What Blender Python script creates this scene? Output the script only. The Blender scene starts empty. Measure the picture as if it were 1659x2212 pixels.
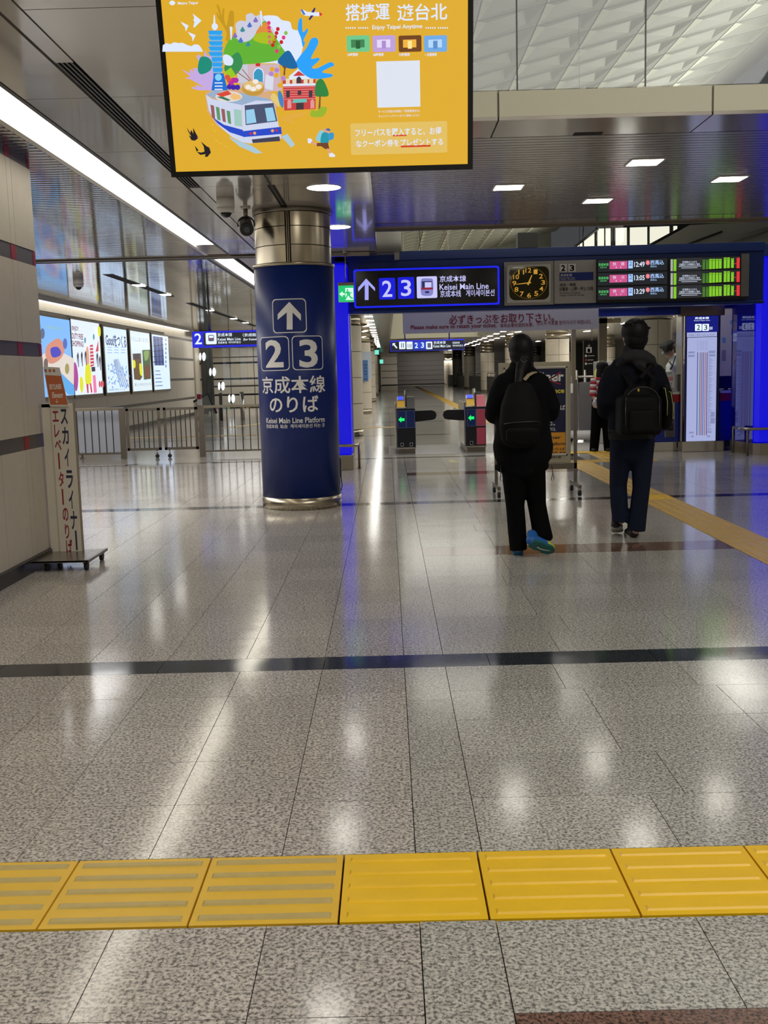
import bpy, bmesh, math, random
from mathutils import Vector, Matrix
from math import sin, cos, pi, radians, sqrt, atan2
random.seed(7)
SC = bpy.context.scene
COL = SC.collection
# ------------------------------------------------------------------ camera
FPX, CX, CY = 2277.24, 829.5, 1106.0
PITCH, YAW, ROLL = radians(7.53722), radians(-0.34374), radians(-1.47837)
CAM = Vector((0, 0, 1.4))
_f = Vector((sin(YAW)*cos(PITCH), cos(YAW)*cos(PITCH), -sin(PITCH)))
_r = Vector((cos(YAW), -sin(YAW), 0)); _u = _r.cross(_f)
_r2 = _r*cos(ROLL)+_u*sin(ROLL); _u2 = -_r*sin(ROLL)+_u*cos(ROLL)
cd = bpy.data.cameras.new('camera'); cam = bpy.data.objects.new('camera', cd); COL.objects.link(cam)
cd.sensor_fit = 'VERTICAL'; cd.sensor_height = 24.0; cd.lens = 24.0*FPX/2212.0
cd.clip_start = 0.05; cd.clip_end = 400
cam.matrix_world = Matrix(((_r2.x, _u2.x, -_f.x, CAM.x), (_r2.y, _u2.y, -_f.y, CAM.y), (_r2.z, _u2.z, -_f.z, CAM.z), (0, 0, 0, 1)))
SC.camera = cam
# ------------------------------------------------------------------ world, exposure
w = bpy.data.worlds.new('world'); SC.world = w; w.use_nodes = True
w.node_tree.nodes['Background'].inputs[0].default_value = (0.9, 0.95, 1.0, 1)
w.node_tree.nodes['Background'].inputs[1].default_value = 0.06
SC.view_settings.view_transform = 'Standard'; SC.view_settings.look = 'None'
SC.view_settings.gamma = 1; SC.view_settings.use_curve_mapping = False
SC.view_settings.exposure = 0.0
LAMP_W = 13.0      # radiance of the ceiling lamps
def area(name, loc, sx, sy, power, color=(1, .97, .92), rot=(0, 0, 0)):
    l = bpy.data.lights.new(name, 'AREA'); l.shape = 'RECTANGLE'; l.size = sx; l.size_y = sy
    l.energy = power; l.color = color
    o = bpy.data.objects.new(name, l); COL.objects.link(o); o.location = loc; o.rotation_euler = rot
    return o
# area lights with no modelled fixture, one behind the viewer



area('rear_fill', (1.0, -4.5, 3.6), 3.5, 2.5, 60)  # unseen fill added behind the viewer to lift the ambient level

area('vault_side_fill', (8.0, 30, 6.0), 1.0, 36, 620, (1, .98, .88), (0, radians(94), 0))  # unseen sideways light added to bring out the coffer relief
area('vault_fill', (3.5, 1.0, 6.3), 5, 6, 410, (1, .975, .93), (radians(12), 0, 0))  # unseen fill added overhead to brighten fascia, floor and foreground
area('vault_fill', (2.4, 34, 6.2), 4, 34, 520, (1, .97, .9))  # unseen fill added to brighten the hall beyond the gates
area('vault_fill', (2.4, 78, 6.2), 4, 26, 900, (1, .97, .9))  # unseen fill added over the dark far end of the hall
area('shutter_lamp', (6.0, 108, 2.95), 8, 2, 260, (1, .96, .9), (radians(40), 0, 0))
area('left_concourse_fill', (-5.2, 12, 3.0), 2.5, 7, 260, (1, .99, .97))  # unseen fill added to brighten the fence and white board
area('hall_fill', (2.0, 17.2, 3.05), 4, .8, 40)



area('far_concourse_light', (-5, 42, 2.9), 4, 8, 220)
area('side_hall_fill', (9, 44, 3.0), 3, 36, 1500)  # unseen fill added to brighten the right side of the hall
area('booth_light', (4.6, 18.2, 3.0), 2.5, 1.2, 30)
# ------------------------------------------------------------------ materials
def s2l(c):
    return tuple(((x/255)/12.92 if x/255 <= .04045 else ((x/255+.055)/1.055)**2.4) for x in c)
MATS = {}
def mat(name, rgb, rough=.5, metal=0.0, emit=0.0, bump=0.0, bscale=20, spec=None, alpha=1.0, var=0.0, coat=0.0, stretch=None, bdist=.002):
    if name in MATS: return MATS[name]
    m = bpy.data.materials.new(name); m.use_nodes = True; nt = m.node_tree; b = nt.nodes['Principled BSDF']
    c = s2l(rgb)+(1,)
    b.inputs['Base Color'].default_value = c; b.inputs['Roughness'].default_value = rough
    b.inputs['Metallic'].default_value = metal
    if spec is not None: b.inputs['Specular IOR Level'].default_value = spec
    if coat: b.inputs['Coat Weight'].default_value = coat; b.inputs['Coat Roughness'].default_value = .05
    if alpha < 1: b.inputs['Alpha'].default_value = alpha
    if emit:
        b.inputs['Emission Color'].default_value = c; b.inputs['Emission Strength'].default_value = emit
        b.inputs['Base Color'].default_value = (.02, .02, .02, 1)
    geo = nt.nodes.new('ShaderNodeNewGeometry'); no = nt.nodes.new('ShaderNodeTexNoise')
    no.inputs['Scale'].default_value = bscale; no.inputs['Detail'].default_value = 3
    if stretch:
        mp = nt.nodes.new('ShaderNodeMapping'); mp.inputs['Scale'].default_value = stretch
        nt.links.new(geo.outputs['Position'], mp.inputs[0]); nt.links.new(mp.outputs[0], no.inputs[0])
    else: nt.links.new(geo.outputs['Position'], no.inputs[0])
    if bump:
        bp = nt.nodes.new('ShaderNodeBump'); bp.inputs['Strength'].default_value = bump; bp.inputs['Distance'].default_value = bdist
        nt.links.new(no.outputs[0], bp.inputs['Height']); nt.links.new(bp.outputs[0], b.inputs['Normal'])
    if var and not emit:
        hs = nt.nodes.new('ShaderNodeHueSaturation'); hs.inputs['Color'].default_value = c
        mr = nt.nodes.new('ShaderNodeMapRange'); mr.inputs[3].default_value = 1-var; mr.inputs[4].default_value = 1+var
        nt.links.new(no.outputs[0], mr.inputs[0]); nt.links.new(mr.outputs[0], hs.inputs['Value']); nt.links.new(hs.outputs[0], b.inputs['Base Color'])
    MATS[name] = m
    return m
def glow(name, rgb, k=1.0): return mat(name, rgb, .3, emit=k)
def granite(name, c0, c1, c2, rough, scale=150):
    m = bpy.data.materials.new(name); m.use_nodes = True; nt = m.node_tree; b = nt.nodes['Principled BSDF']; N = nt.nodes.new; L = nt.links.new
    geo = N('ShaderNodeNewGeometry'); oi = N('ShaderNodeObjectInfo')
    n1 = N('ShaderNodeTexNoise'); n1.inputs['Scale'].default_value = scale; n1.inputs['Detail'].default_value = 4; n1.inputs['Roughness'].default_value = .62
    n2 = N('ShaderNodeTexNoise'); n2.inputs['Scale'].default_value = scale*.42; n2.inputs['Detail'].default_value = 2
    n3 = N('ShaderNodeTexNoise'); n3.inputs['Scale'].default_value = 1.7; n3.inputs['Detail'].default_value = 2
    for n in (n1, n2, n3): L(geo.outputs['Position'], n.inputs[0])
    r1 = N('ShaderNodeValToRGB'); e = r1.color_ramp.elements
    e[0].position = .41; e[0].color = s2l(c2)+(1,); e[1].position = .47; e[1].color = s2l(c1)+(1,)
    x = r1.color_ramp.elements.new(.56); x.color = s2l(c0)+(1,)
    L(n1.outputs[0], r1.inputs[0])
    r2 = N('ShaderNodeMapRange'); r2.inputs[1].default_value = .35; r2.inputs[2].default_value = .62; r2.inputs[3].default_value = .8; r2.inputs[4].default_value = 1.08
    L(n2.outputs[0], r2.inputs[0])
    ad = N('ShaderNodeMath'); ad.operation = 'ADD'; L(oi.outputs['Random'], ad.inputs[0]); L(geo.outputs['Random Per Island'], ad.inputs[1])
    fr = N('ShaderNodeMath'); fr.operation = 'FRACT'; L(ad.outputs[0], fr.inputs[0])
    r3 = N('ShaderNodeMapRange'); r3.inputs[3].default_value = .92; r3.inputs[4].default_value = 1.06; L(fr.outputs[0], r3.inputs[0])
    r4 = N('ShaderNodeMapRange'); r4.inputs[3].default_value = .93; r4.inputs[4].default_value = 1.07; L(n3.outputs[0], r4.inputs[0])
    a = N('ShaderNodeMath'); a.operation = 'MULTIPLY'; L(r2.outputs[0], a.inputs[0]); L(r3.outputs[0], a.inputs[1])
    a2 = N('ShaderNodeMath'); a2.operation = 'MULTIPLY'; L(a.outputs[0], a2.inputs[0]); L(r4.outputs[0], a2.inputs[1])
    hs = N('ShaderNodeHueSaturation'); L(r1.outputs[0], hs.inputs['Color']); L(a2.outputs[0], hs.inputs['Value']); L(hs.outputs[0], b.inputs['Base Color'])
    rr = N('ShaderNodeMapRange'); rr.inputs[3].default_value = rough*.75; rr.inputs[4].default_value = rough*1.3; L(n1.outputs[0], rr.inputs[0]); L(rr.outputs[0], b.inputs['Roughness'])
    n4 = N('ShaderNodeTexNoise'); n4.inputs['Scale'].default_value = 3.2; n4.inputs['Detail'].default_value = 1; L(geo.outputs['Position'], n4.inputs[0])
    b1 = N('ShaderNodeBump'); b1.inputs['Strength'].default_value = .35; b1.inputs['Distance'].default_value = .0025; L(n4.outputs[0], b1.inputs['Height'])
    b2 = N('ShaderNodeBump'); b2.inputs['Strength'].default_value = .12; b2.inputs['Distance'].default_value = .0006; L(n1.outputs[0], b2.inputs['Height']); L(b1.outputs[0], b2.inputs['Normal'])
    L(b2.outputs[0], b.inputs['Normal']); b.inputs['Specular IOR Level'].default_value = .62
    MATS[name] = m; return m
def glass(name, tint=(225, 235, 235), rough=.02, refl=.06, haze=0.0):
    m = bpy.data.materials.new(name); m.use_nodes = True; nt = m.node_tree; nt.nodes.remove(nt.nodes['Principled BSDF'])
    t = nt.nodes.new('ShaderNodeBsdfTransparent'); t.inputs[0].default_value = s2l(tint)+(1,)
    g = nt.nodes.new('ShaderNodeBsdfGlossy'); g.inputs['Roughness'].default_value = rough
    fr = nt.nodes.new('ShaderNodeFresnel'); fr.inputs[0].default_value = 1.45
    mx = nt.nodes.new('ShaderNodeMixShader'); nt.links.new(fr.outputs[0], mx.inputs[0]); nt.links.new(t.outputs[0], mx.inputs[1]); nt.links.new(g.outputs[0], mx.inputs[2])
    out = mx
    if haze:
        d = nt.nodes.new('ShaderNodeBsdfDiffuse'); d.inputs[0].default_value = s2l(tint)+(1,)
        m2 = nt.nodes.new('ShaderNodeMixShader'); m2.inputs[0].default_value = haze
        nt.links.new(mx.outputs[0], m2.inputs[1]); nt.links.new(d.outputs[0], m2.inputs[2]); out = m2
    nt.links.new(out.outputs[0], nt.nodes['Material Output'].inputs[0]); MATS[name] = m; return m
FLOOR = granite('granite_floor', (212, 205, 197), (176, 169, 161), (118, 113, 109), .12, 92)
FLOOR_B = granite('granite_floor_border', (206, 203, 195), (170, 167, 160), (116, 114, 109), .12, 105)
DARKG = granite('granite_dark', (62, 66, 70), (48, 52, 56), (38, 41, 45), .09, 90)
BROWNG = granite('granite_brown', (134, 103, 90), (104, 78, 68), (62, 50, 46), .09, 110)
GROUT = mat('grout', (52, 48, 45), .9)
YEL = mat('tactile_yellow', (244, 196, 24), .38, var=.10, bscale=6, bump=.15)
YELOLD = mat('tactile_yellow_worn', (206, 166, 70), .42, var=.14, bscale=9, bump=.15)
YELBAR = mat('tactile_bar_worn', (196, 174, 106), .4, var=.14, bscale=30)
CEILM = mat('lacquered_ceiling_panel', (188, 184, 176), .13, .25, bump=.35, bscale=1.3, spec=.7, bdist=.01, coat=.4)
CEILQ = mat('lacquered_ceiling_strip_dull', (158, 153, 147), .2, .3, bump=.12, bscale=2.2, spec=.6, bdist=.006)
CEILR = mat('lacquered_ceiling_strip', (186, 185, 184), .06, .8, bump=.12, bscale=2.2, spec=.8, bdist=.006)
CEILH = mat('hall_ceiling_panel', (176, 168, 156), .22, .2, bump=.2, bscale=1.3)
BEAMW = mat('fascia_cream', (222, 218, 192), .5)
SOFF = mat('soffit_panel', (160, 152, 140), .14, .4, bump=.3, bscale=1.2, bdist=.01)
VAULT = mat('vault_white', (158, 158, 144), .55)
VAULT_LIT = mat('vault_slope_lit', (236, 238, 214), .5)  # light on the coffer slopes imitated by a whiter colour
VAULTP = mat('vault_plain', (160, 158, 148), .5)
DARK = mat('dark_gap', (16, 16, 16), .7)
DGREY = mat('dark_grey_metal', (66, 64, 62), .4, .5)
STONE = mat('wall_stone_panel', (202, 194, 180), .5, 0, var=.07, bscale=9)
BAND = mat('wall_band_grey', (96, 92, 88), .45, .3)
REDT = mat('wall_red_tab', (150, 22, 42), .45)
SKIRT = mat('skirting_black', (34, 33, 33), .3)
STEEL = mat('brushed_steel', (176, 166, 146), .27, 1.0, bump=.12, bscale=40, stretch=(1, 1, .03), bdist=.001)
STEELD = mat('steel_dark_satin', (128, 120, 108), .34, .9)
STEELP = mat('steel_polished', (190, 186, 178), .16, 1.0)
NAVYP = mat('pillar_blue_wrap', (0, 32, 104), .38, spec=.45)
NAVY = mat('beam_blue', (9, 48, 122), .35, .1)
WHITEP = mat('print_white', (232, 230, 226), .5)
WHITE = mat('white_paint', (218, 216, 212), .45)
BLACK = mat('black_plastic', (14, 14, 15), .35)
RUBBER = mat('rubber_black', (20, 20, 20), .6)
ROW_GLOW = glow('lamp_white', (255, 250, 238), LAMP_W)
STRIP_GLOW = glow('trough_tube', (255, 248, 230), 4.5)
BLUE_GLOW = glow('blue_light_panel', (3, 1, 205), 1.0)
GLASS = glass('clear_glass', (250, 252, 251))
# ------------------------------------------------------------------ mesh helpers
class MB:
    """collects geometry (world coordinates) for ONE mesh object"""
    def __init__(s): s.bm = bmesh.new(); s.mats = []
    def mi(s, m):
        if m not in s.mats: s.mats.append(m)
        return s.mats.index(m)
    def face(s, pts, m):
        vs = [s.bm.verts.new(p) for p in pts]
        f = s.bm.faces.new(vs); f.material_index = s.mi(m); return f
    def box(s, x0, y0, z0, x1, y1, z1, m, bev=0):
        P = [(x0, y0, z0), (x1, y0, z0), (x1, y1, z0), (x0, y1, z0), (x0, y0, z1), (x1, y0, z1), (x1, y1, z1), (x0, y1, z1)]
        v = [s.bm.verts.new(p) for p in P]; k = s.mi(m); fs = []
        for q in ((0, 3, 2, 1), (4, 5, 6, 7), (0, 1, 5, 4), (1, 2, 6, 5), (2, 3, 7, 6), (3, 0, 4, 7)):
            f = s.bm.faces.new([v[i] for i in q]); f.material_index = k; fs.append(f)
        if bev:
            es = list({e for f in fs for e in f.edges})
            r = bmesh.ops.bevel(s.bm, geom=es, offset=bev, segments=2, affect='EDGES', profile=.5)
            for f in r['faces']: f.material_index = k
        return s
    def cyl(s, cx, cy, z0, z1, r, m, n=40, a0=0, a1=2*pi, r1=None, caps=True):
        r1 = r if r1 is None else r1; k = s.mi(m); full = abs(a1-a0-2*pi) < 1e-6; cnt = n if full else n+1
        A = [a0+(a1-a0)*i/n for i in range(cnt)]
        lo = [s.bm.verts.new((cx+r*cos(a), cy+r*sin(a), z0)) for a in A]; hi = [s.bm.verts.new((cx+r1*cos(a), cy+r1*sin(a), z1)) for a in A]
        for i in range(n):
            j = (i+1) % cnt; f = s.bm.faces.new((lo[i], lo[j], hi[j], hi[i])); f.material_index = k; f.smooth = True
        if full and caps:
            f = s.bm.faces.new(lo[::-1]); f.material_index = k; f = s.bm.faces.new(hi); f.material_index = k
        return s
    def tube(s, pts, r, m, n=10, closed=False):
        k = s.mi(m); pts = [Vector(p) for p in pts]; rings = []; N = len(pts)
        for i, p in enumerate(pts):
            a = pts[(i-1) % N] if (i > 0 or closed) else p; b = pts[(i+1) % N] if (i < N-1 or closed) else p
            t = (b-a).normalized(); up = Vector((0, 0, 1)) if abs(t.z) < .95 else Vector((1, 0, 0))
            u = t.cross(up).normalized(); v = u.cross(t).normalized()
            rr = r[i] if isinstance(r, (list, tuple)) else r
            rings.append([s.bm.verts.new(p+u*rr*cos(2*pi*q/n)+v*rr*sin(2*pi*q/n)) for q in range(n)])
        for i in range(N if closed else N-1):
            A, B = rings[i], rings[(i+1) % N]
            for q in range(n):
                f = s.bm.faces.new((A[q], A[(q+1) % n], B[(q+1) % n], B[q])); f.material_index = k; f.smooth = True
        if not closed:
            for rg in (rings[0][::-1], rings[-1]):
                f = s.bm.faces.new(rg); f.material_index = k
        return s
    def loft(s, pts, rad, m, n=18, xref=(1, 0, 0), rnd=True):
        """soft limb: pts = centres, rad = (a along xref, b across)"""
        k = s.mi(m); pts = [Vector(p) for p in pts]; P = []; Rr = []
        for i, p in enumerate(pts):
            P.append(p); Rr.append(tuple(rad[i]) if isinstance(rad[i], (tuple, list)) else (rad[i], rad[i]))
        if rnd:
            def cap(p, q, r):
                d = (p-q).normalized(); m_ = min(r); out = []
                for a in (.5, .85, .98): out.append((p+d*m_*a, (r[0]*sqrt(1-a*a), r[1]*sqrt(1-a*a))))
                return out
            h = cap(P[0], P[1], Rr[0]); t_ = cap(P[-1], P[-2], Rr[-1])
            P = [x[0] for x in h[::-1]]+P+[x[0] for x in t_]; Rr = [x[1] for x in h[::-1]]+Rr+[x[1] for x in t_]
        rings = []
        for i, p in enumerate(P):
            a = P[max(0, i-1)]; b = P[min(len(P)-1, i+1)]; t = (b-a).normalized()
            X = Vector(xref); X = (X-t*X.dot(t)); X = X.normalized() if X.length > .05 else t.orthogonal().normalized(); Y = t.cross(X)
            rings.append([s.bm.verts.new(p+X*Rr[i][0]*cos(2*pi*q/n)+Y*Rr[i][1]*sin(2*pi*q/n)) for q in range(n)])
        for A, B in zip(rings, rings[1:]):
            for q in range(n):
                f = s.bm.faces.new((A[q], A[(q+1) % n], B[(q+1) % n], B[q])); f.material_index = k; f.smooth = True
        for rg in (rings[0][::-1], rings[-1]):
            f = s.bm.faces.new(rg); f.material_index = k; f.smooth = True
        return s
    def ball(s, c, r, m, seg=20, rot=None):
        r = (r, r, r) if not isinstance(r, (tuple, list)) else r; k = s.mi(m)
        M = Matrix.Translation(c) @ (rot or Matrix.Identity(4)) @ Matrix.Diagonal((r[0], r[1], r[2], 1))
        res = bmesh.ops.create_uvsphere(s.bm, u_segments=seg, v_segments=seg*2//3, radius=1, matrix=M)
        for v in res['verts']:
            for f in v.link_faces: f.material_index = k; f.smooth = True
        return s
    def prism(s, poly, y0, y1, m, ax='y'):
        """poly of (x,z) pushed along y (or (y,z) along x, or (x,y) along z)"""
        k = s.mi(m)
        def P(a, b, c): return (a, c, b) if ax == 'y' else ((c, a, b) if ax == 'x' else (a, b, c))
        A = [s.bm.verts.new(P(a, b, y0)) for a, b in poly]; B = [s.bm.verts.new(P(a, b, y1)) for a, b in poly]
        for rg in (A[::-1], B): s.bm.faces.new(rg).material_index = k
        for i in range(len(A)):
            j = (i+1) % len(A); s.bm.faces.new((A[i], A[j], B[j], B[i])).material_index = k
        return s
    def build(s, name, parent=None, root=(0, 0, 0), remesh=0, smooth_it=0, label=None, fixn=True):
        """root: world position of the top-level object the piece belongs to"""
        if fixn: bmesh.ops.recalc_face_normals(s.bm, faces=s.bm.faces)
        bmesh.ops.translate(s.bm, verts=s.bm.verts, vec=-Vector(root))
        me = bpy.data.meshes.new(name); s.bm.to_mesh(me); s.bm.free()
        for m in s.mats: me.materials.append(m)
        o = bpy.data.objects.new(name, me); COL.objects.link(o)
        if remesh:
            md = o.modifiers.new('r', 'REMESH'); md.mode = 'VOXEL'; md.voxel_size = remesh; md.use_smooth_shade = True
            if smooth_it:
                sm = o.modifiers.new('s', 'SMOOTH'); sm.iterations = smooth_it; sm.factor = .5
            dg = bpy.context.evaluated_depsgraph_get(); new = bpy.data.meshes.new_from_object(o.evaluated_get(dg))
            o.modifiers.clear(); o.data = new; new.materials.clear()
            for m in s.mats: new.materials.append(m)
        if parent is not None: o.parent = parent
        else: o.location = root
        if label: o['label'] = label
        return o
def thing(name, label, cat, loc, group=None):
    o = bpy.data.objects.new(name, None); COL.objects.link(o); o.location = loc; o.empty_display_size = .2
    return tag(o, label, cat, group)
def tag(o, label, cat, group=None, kind=None):
    o['label'] = label; o['category'] = cat
    if group: o['group'] = group
    if kind: o['kind'] = kind
    return o
def struct(name, loc=(0, 0, 0), mb=None, label=None):
    if mb is None:
        o = bpy.data.objects.new(name, None); COL.objects.link(o); o.location = loc
    else: o = mb.build(name, None, loc)
    o['kind'] = 'structure'
    if label: o['label'] = label
    return o
def inst(src_mesh, name, loc, parent=None, rot=None):
    o = bpy.data.objects.new(name, src_mesh); COL.objects.link(o); o.location = loc
    if parent is not None: o.parent = parent
    if rot: o.rotation_euler = rot
    return o
def kids(o): return [c for c in bpy.data.objects if c.parent == o]
def dup(root, loc, label=None):
    r = root.copy(); COL.objects.link(r); r.location = loc
    if label: r['label'] = label
    for ch in kids(root):
        c = ch.copy(); COL.objects.link(c); c.parent = r
        for g in kids(ch):
            d = g.copy(); COL.objects.link(d); d.parent = c
    return r
# ------------------------------------------------------------------ surfaces: where a sight line meets a plane or a column
def ray(px, py): return (_f+_r2*((px-CX)/FPX)-_u2*((py-CY)/FPX))
class Plane:
    cyl = False
    def __init__(s, p, n, u=None):
        s.p = Vector(p); s.n = Vector(n).normalized(); s.v = None
        s.u = Vector(u).normalized() if u else Vector((0, 0, 1)).cross(s.n).normalized()
        s.v = s.n.cross(s.u)
    def st(s, px, py):
        d = ray(px, py); t = (s.p-CAM).dot(s.n)/d.dot(s.n); q = CAM+d*t-s.p; return q.dot(s.u), q.dot(s.v)
    def xyz(s, a, b, lift=0): return s.p+s.u*a+s.v*b+s.n*lift
class Cyl:
    cyl = True
    def __init__(s, cx, cy, r): s.c = (cx, cy); s.r = r
    def st(s, px, py):
        d = ray(px, py); ox, oy = CAM.x-s.c[0], CAM.y-s.c[1]; a = d.x**2+d.y**2; b = ox*d.x+oy*d.y; c = ox*ox+oy*oy-s.r**2
        dd = max(0, b*b-a*c); t = (-b-sqrt(dd))/a; x = ox+d.x*t; y = oy+d.y*t
        return s.r*(atan2(y, x)+pi/2), CAM.z+d.z*t
    def xyz(s, a, b, lift=0):
        th = a/s.r-pi/2; return Vector((s.c[0]+(s.r+lift)*cos(th), s.c[1]+(s.r+lift)*sin(th), b))
def PY(y): return Plane((0, y, 0), (0, -1, 0))           # upright plane facing the viewer
def at(px, py, y):
    d = ray(px, py); t = y/d.y; return CAM.x+d.x*t, CAM.z+d.z*t
TXT = {}
def text_mesh(s, bold):
    k = (s, bold)
    if k not in TXT:
        c = bpy.data.curves.new('t', 'FONT'); c.body = s; c.size = 1; c.resolution_u = 3; c.offset = bold
        o = bpy.data.objects.new('t', c); TXT[k] = bpy.data.meshes.new_from_object(o)
        bpy.data.objects.remove(o)
    return TXT[k]
class Print:
    """flat print on a surface; coordinates measured on the photograph and laid on the real surface"""
    def __init__(s, surf, lift=.0015, step=.0008): s.S = surf; s.mb = MB(); s.lift = lift; s.step = step; s.n = 0
    def _emit(s, bm2, m):
        if s.S.cyl:
            xs = [v.co.x for v in bm2.verts]; x = min(xs)+.012
            while x < max(xs):
                bmesh.ops.bisect_plane(bm2, geom=bm2.verts[:]+bm2.edges[:]+bm2.faces[:], plane_co=(x, 0, 0), plane_no=(1, 0, 0)); x += .02
        s.n += 1; lf = s.lift+s.step*s.n*1.0; k = s.mb.mi(m); mp = {}
        for v in bm2.verts: mp[v.index] = s.mb.bm.verts.new(s.S.xyz(v.co.x, v.co.y, lf))
        for f in bm2.faces:
            try: nf = s.mb.bm.faces.new([mp[v.index] for v in f.verts]); nf.material_index = k
            except ValueError: pass
        bm2.free()
    def poly_st(s, pts, m):
        b = bmesh.new(); vs = [b.verts.new((x, y, 0)) for x, y in pts]; b.faces.new(vs); b.verts.index_update()
        if b.faces[:][0].normal.z < 0: b.normal_update()
        bmesh.ops.triangulate(b, faces=b.faces[:]) if len(pts) > 4 else None
        b.verts.index_update(); s._emit2(b, m)
    def _emit2(s, b, m):
        for f in b.faces: f.normal_update()
        fl = [f for f in b.faces if f.normal.z < 0]
        if fl: bmesh.ops.reverse_faces(b, faces=fl)
        if s.S.cyl:
            xs = [v.co.x for v in b.verts]; x = min(xs)+.012; mx = max(xs)
            while x < mx:
                bmesh.ops.bisect_plane(b, geom=b.verts[:]+b.edges[:]+b.faces[:], plane_co=(x, 0, 0), plane_no=(1, 0, 0)); x += .02
        b.verts.index_update(); b.verts.ensure_lookup_table()
        s.n += 1; lf = s.lift+s.step*s.n; k = s.mb.mi(m)
        mp = [s.mb.bm.verts.new(s.S.xyz(v.co.x, v.co.y, lf)) for v in b.verts]
        for f in b.faces:
            nf = s.mb.bm.faces.new([mp[v.index] for v in f.verts]); nf.material_index = k
        b.free()
    def poly(s, pts, m): s.poly_st([s.S.st(*p) for p in pts], m); return s
    def same(s): s.n -= 1; return s
    def rect(s, x0, y0, x1, y1, m, rr=0):
        a, b = s.S.st(x0, (y0+y1)/2), s.S.st(x1, (y0+y1)/2); c, d = s.S.st((x0+x1)/2, y0), s.S.st((x0+x1)/2, y1)
        s.rect_st(a[0], d[1], b[0], c[1], m, rr); return s
    def rect_st(s, u0, v0, u1, v1, m, rr=0):
        if not rr: pts = [(u0, v0), (u1, v0), (u1, v1), (u0, v1)]
        else:
            R = rr*min(u1-u0, v1-v0); pts = []
            for cx, cy, a in ((u1-R, v0+R, -90), (u1-R, v1-R, 0), (u0+R, v1-R, 90), (u0+R, v0+R, 180)):
                for q in range(5): t = radians(a+q*22.5); pts.append((cx+R*cos(t), cy+R*sin(t)))
        s.poly_st(pts, m)
    def frame(s, x0, y0, x1, y1, m, inner, w=.01, rr=0):
        a, b = s.S.st(x0, (y0+y1)/2), s.S.st(x1, (y0+y1)/2); c, d = s.S.st((x0+x1)/2, y0), s.S.st((x0+x1)/2, y1)
        s.rect_st(a[0], d[1], b[0], c[1], m, rr); s.rect_st(a[0]+w, d[1]+w, b[0]-w, c[1]-w, inner, rr); return s
    def text(s, t, x0, y0, x1, y1, m, bold=.0, flip=False):
        a, b = s.S.st(x0, (y0+y1)/2), s.S.st(x1, (y0+y1)/2); c, d = s.S.st((x0+x1)/2, y0), s.S.st((x0+x1)/2, y1)
        return s.text_st(t, a[0], d[1], b[0], c[1], m, bold)
    def text_st(s, t, u0, v0, u1, v1, m, bold=0):
        me = text_mesh(t, bold)
        if not len(me.vertices): return s
        b = bmesh.new(); b.from_mesh(me); xs = [v.co.x for v in b.verts]; ys = [v.co.y for v in b.verts]
        X0, X1, Y0, Y1 = min(xs), max(xs), min(ys), max(ys)
        for v in b.verts: v.co.x = u0+(v.co.x-X0)/(X1-X0)*(u1-u0); v.co.y = v0+(v.co.y-Y0)/max(1e-6, Y1-Y0)*(v1-v0)
        s._emit2(b, m); return s
    def build(s, name, parent, root, label=None):
        return s.mb.build(name, parent, root, label=label, fixn=False)
def curve(pts, n=5):
    """closed smooth outline through pts"""
    out = []; N = len(pts)
    for i in range(N):
        p0, p1, p2, p3 = [pts[(i+k-1) % N] for k in range(4)]
        for q in range(n):
            t = q/n; out.append(tuple(.5*((2*p1[c])+(-p0[c]+p2[c])*t+(2*p0[c]-5*p1[c]+4*p2[c]-p3[c])*t*t+(-p0[c]+3*p1[c]-3*p2[c]+p3[c])*t**3) for c in (0, 1)))
    return out
def ell(cx, cy, rx, ry, n=20, rot=0):
    c, s_ = cos(rot), sin(rot); return [(cx+rx*cos(2*pi*i/n)*c-ry*sin(2*pi*i/n)*s_, cy+rx*cos(2*pi*i/n)*s_+ry*sin(2*pi*i/n)*c) for i in range(n)]
# ================================================================== FLOOR
fl = struct('floor', (0, 0, 0), label='glossy speckled granite station floor with dark cross bands')
g = MB(); g.box(-14, -7, -.06, 17, 114, -.022, GROUT); g.build('floor_bed', fl)
slab_cache = {}
def slab_mesh(w_, d_, m, th=.03, gap=.0014):
    k = (round(w_, 3), round(d_, 3), m.name)
    if k not in slab_cache:
        b = MB(); b.box(gap, gap, -th, w_-gap, d_-gap, 0, m)
        me = bpy.data.meshes.new('slab'); bmesh.ops.recalc_face_normals(b.bm, faces=b.bm.faces); b.bm.to_mesh(me); b.bm.free(); me.materials.append(m); slab_cache[k] = me
    return slab_cache[k]
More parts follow.
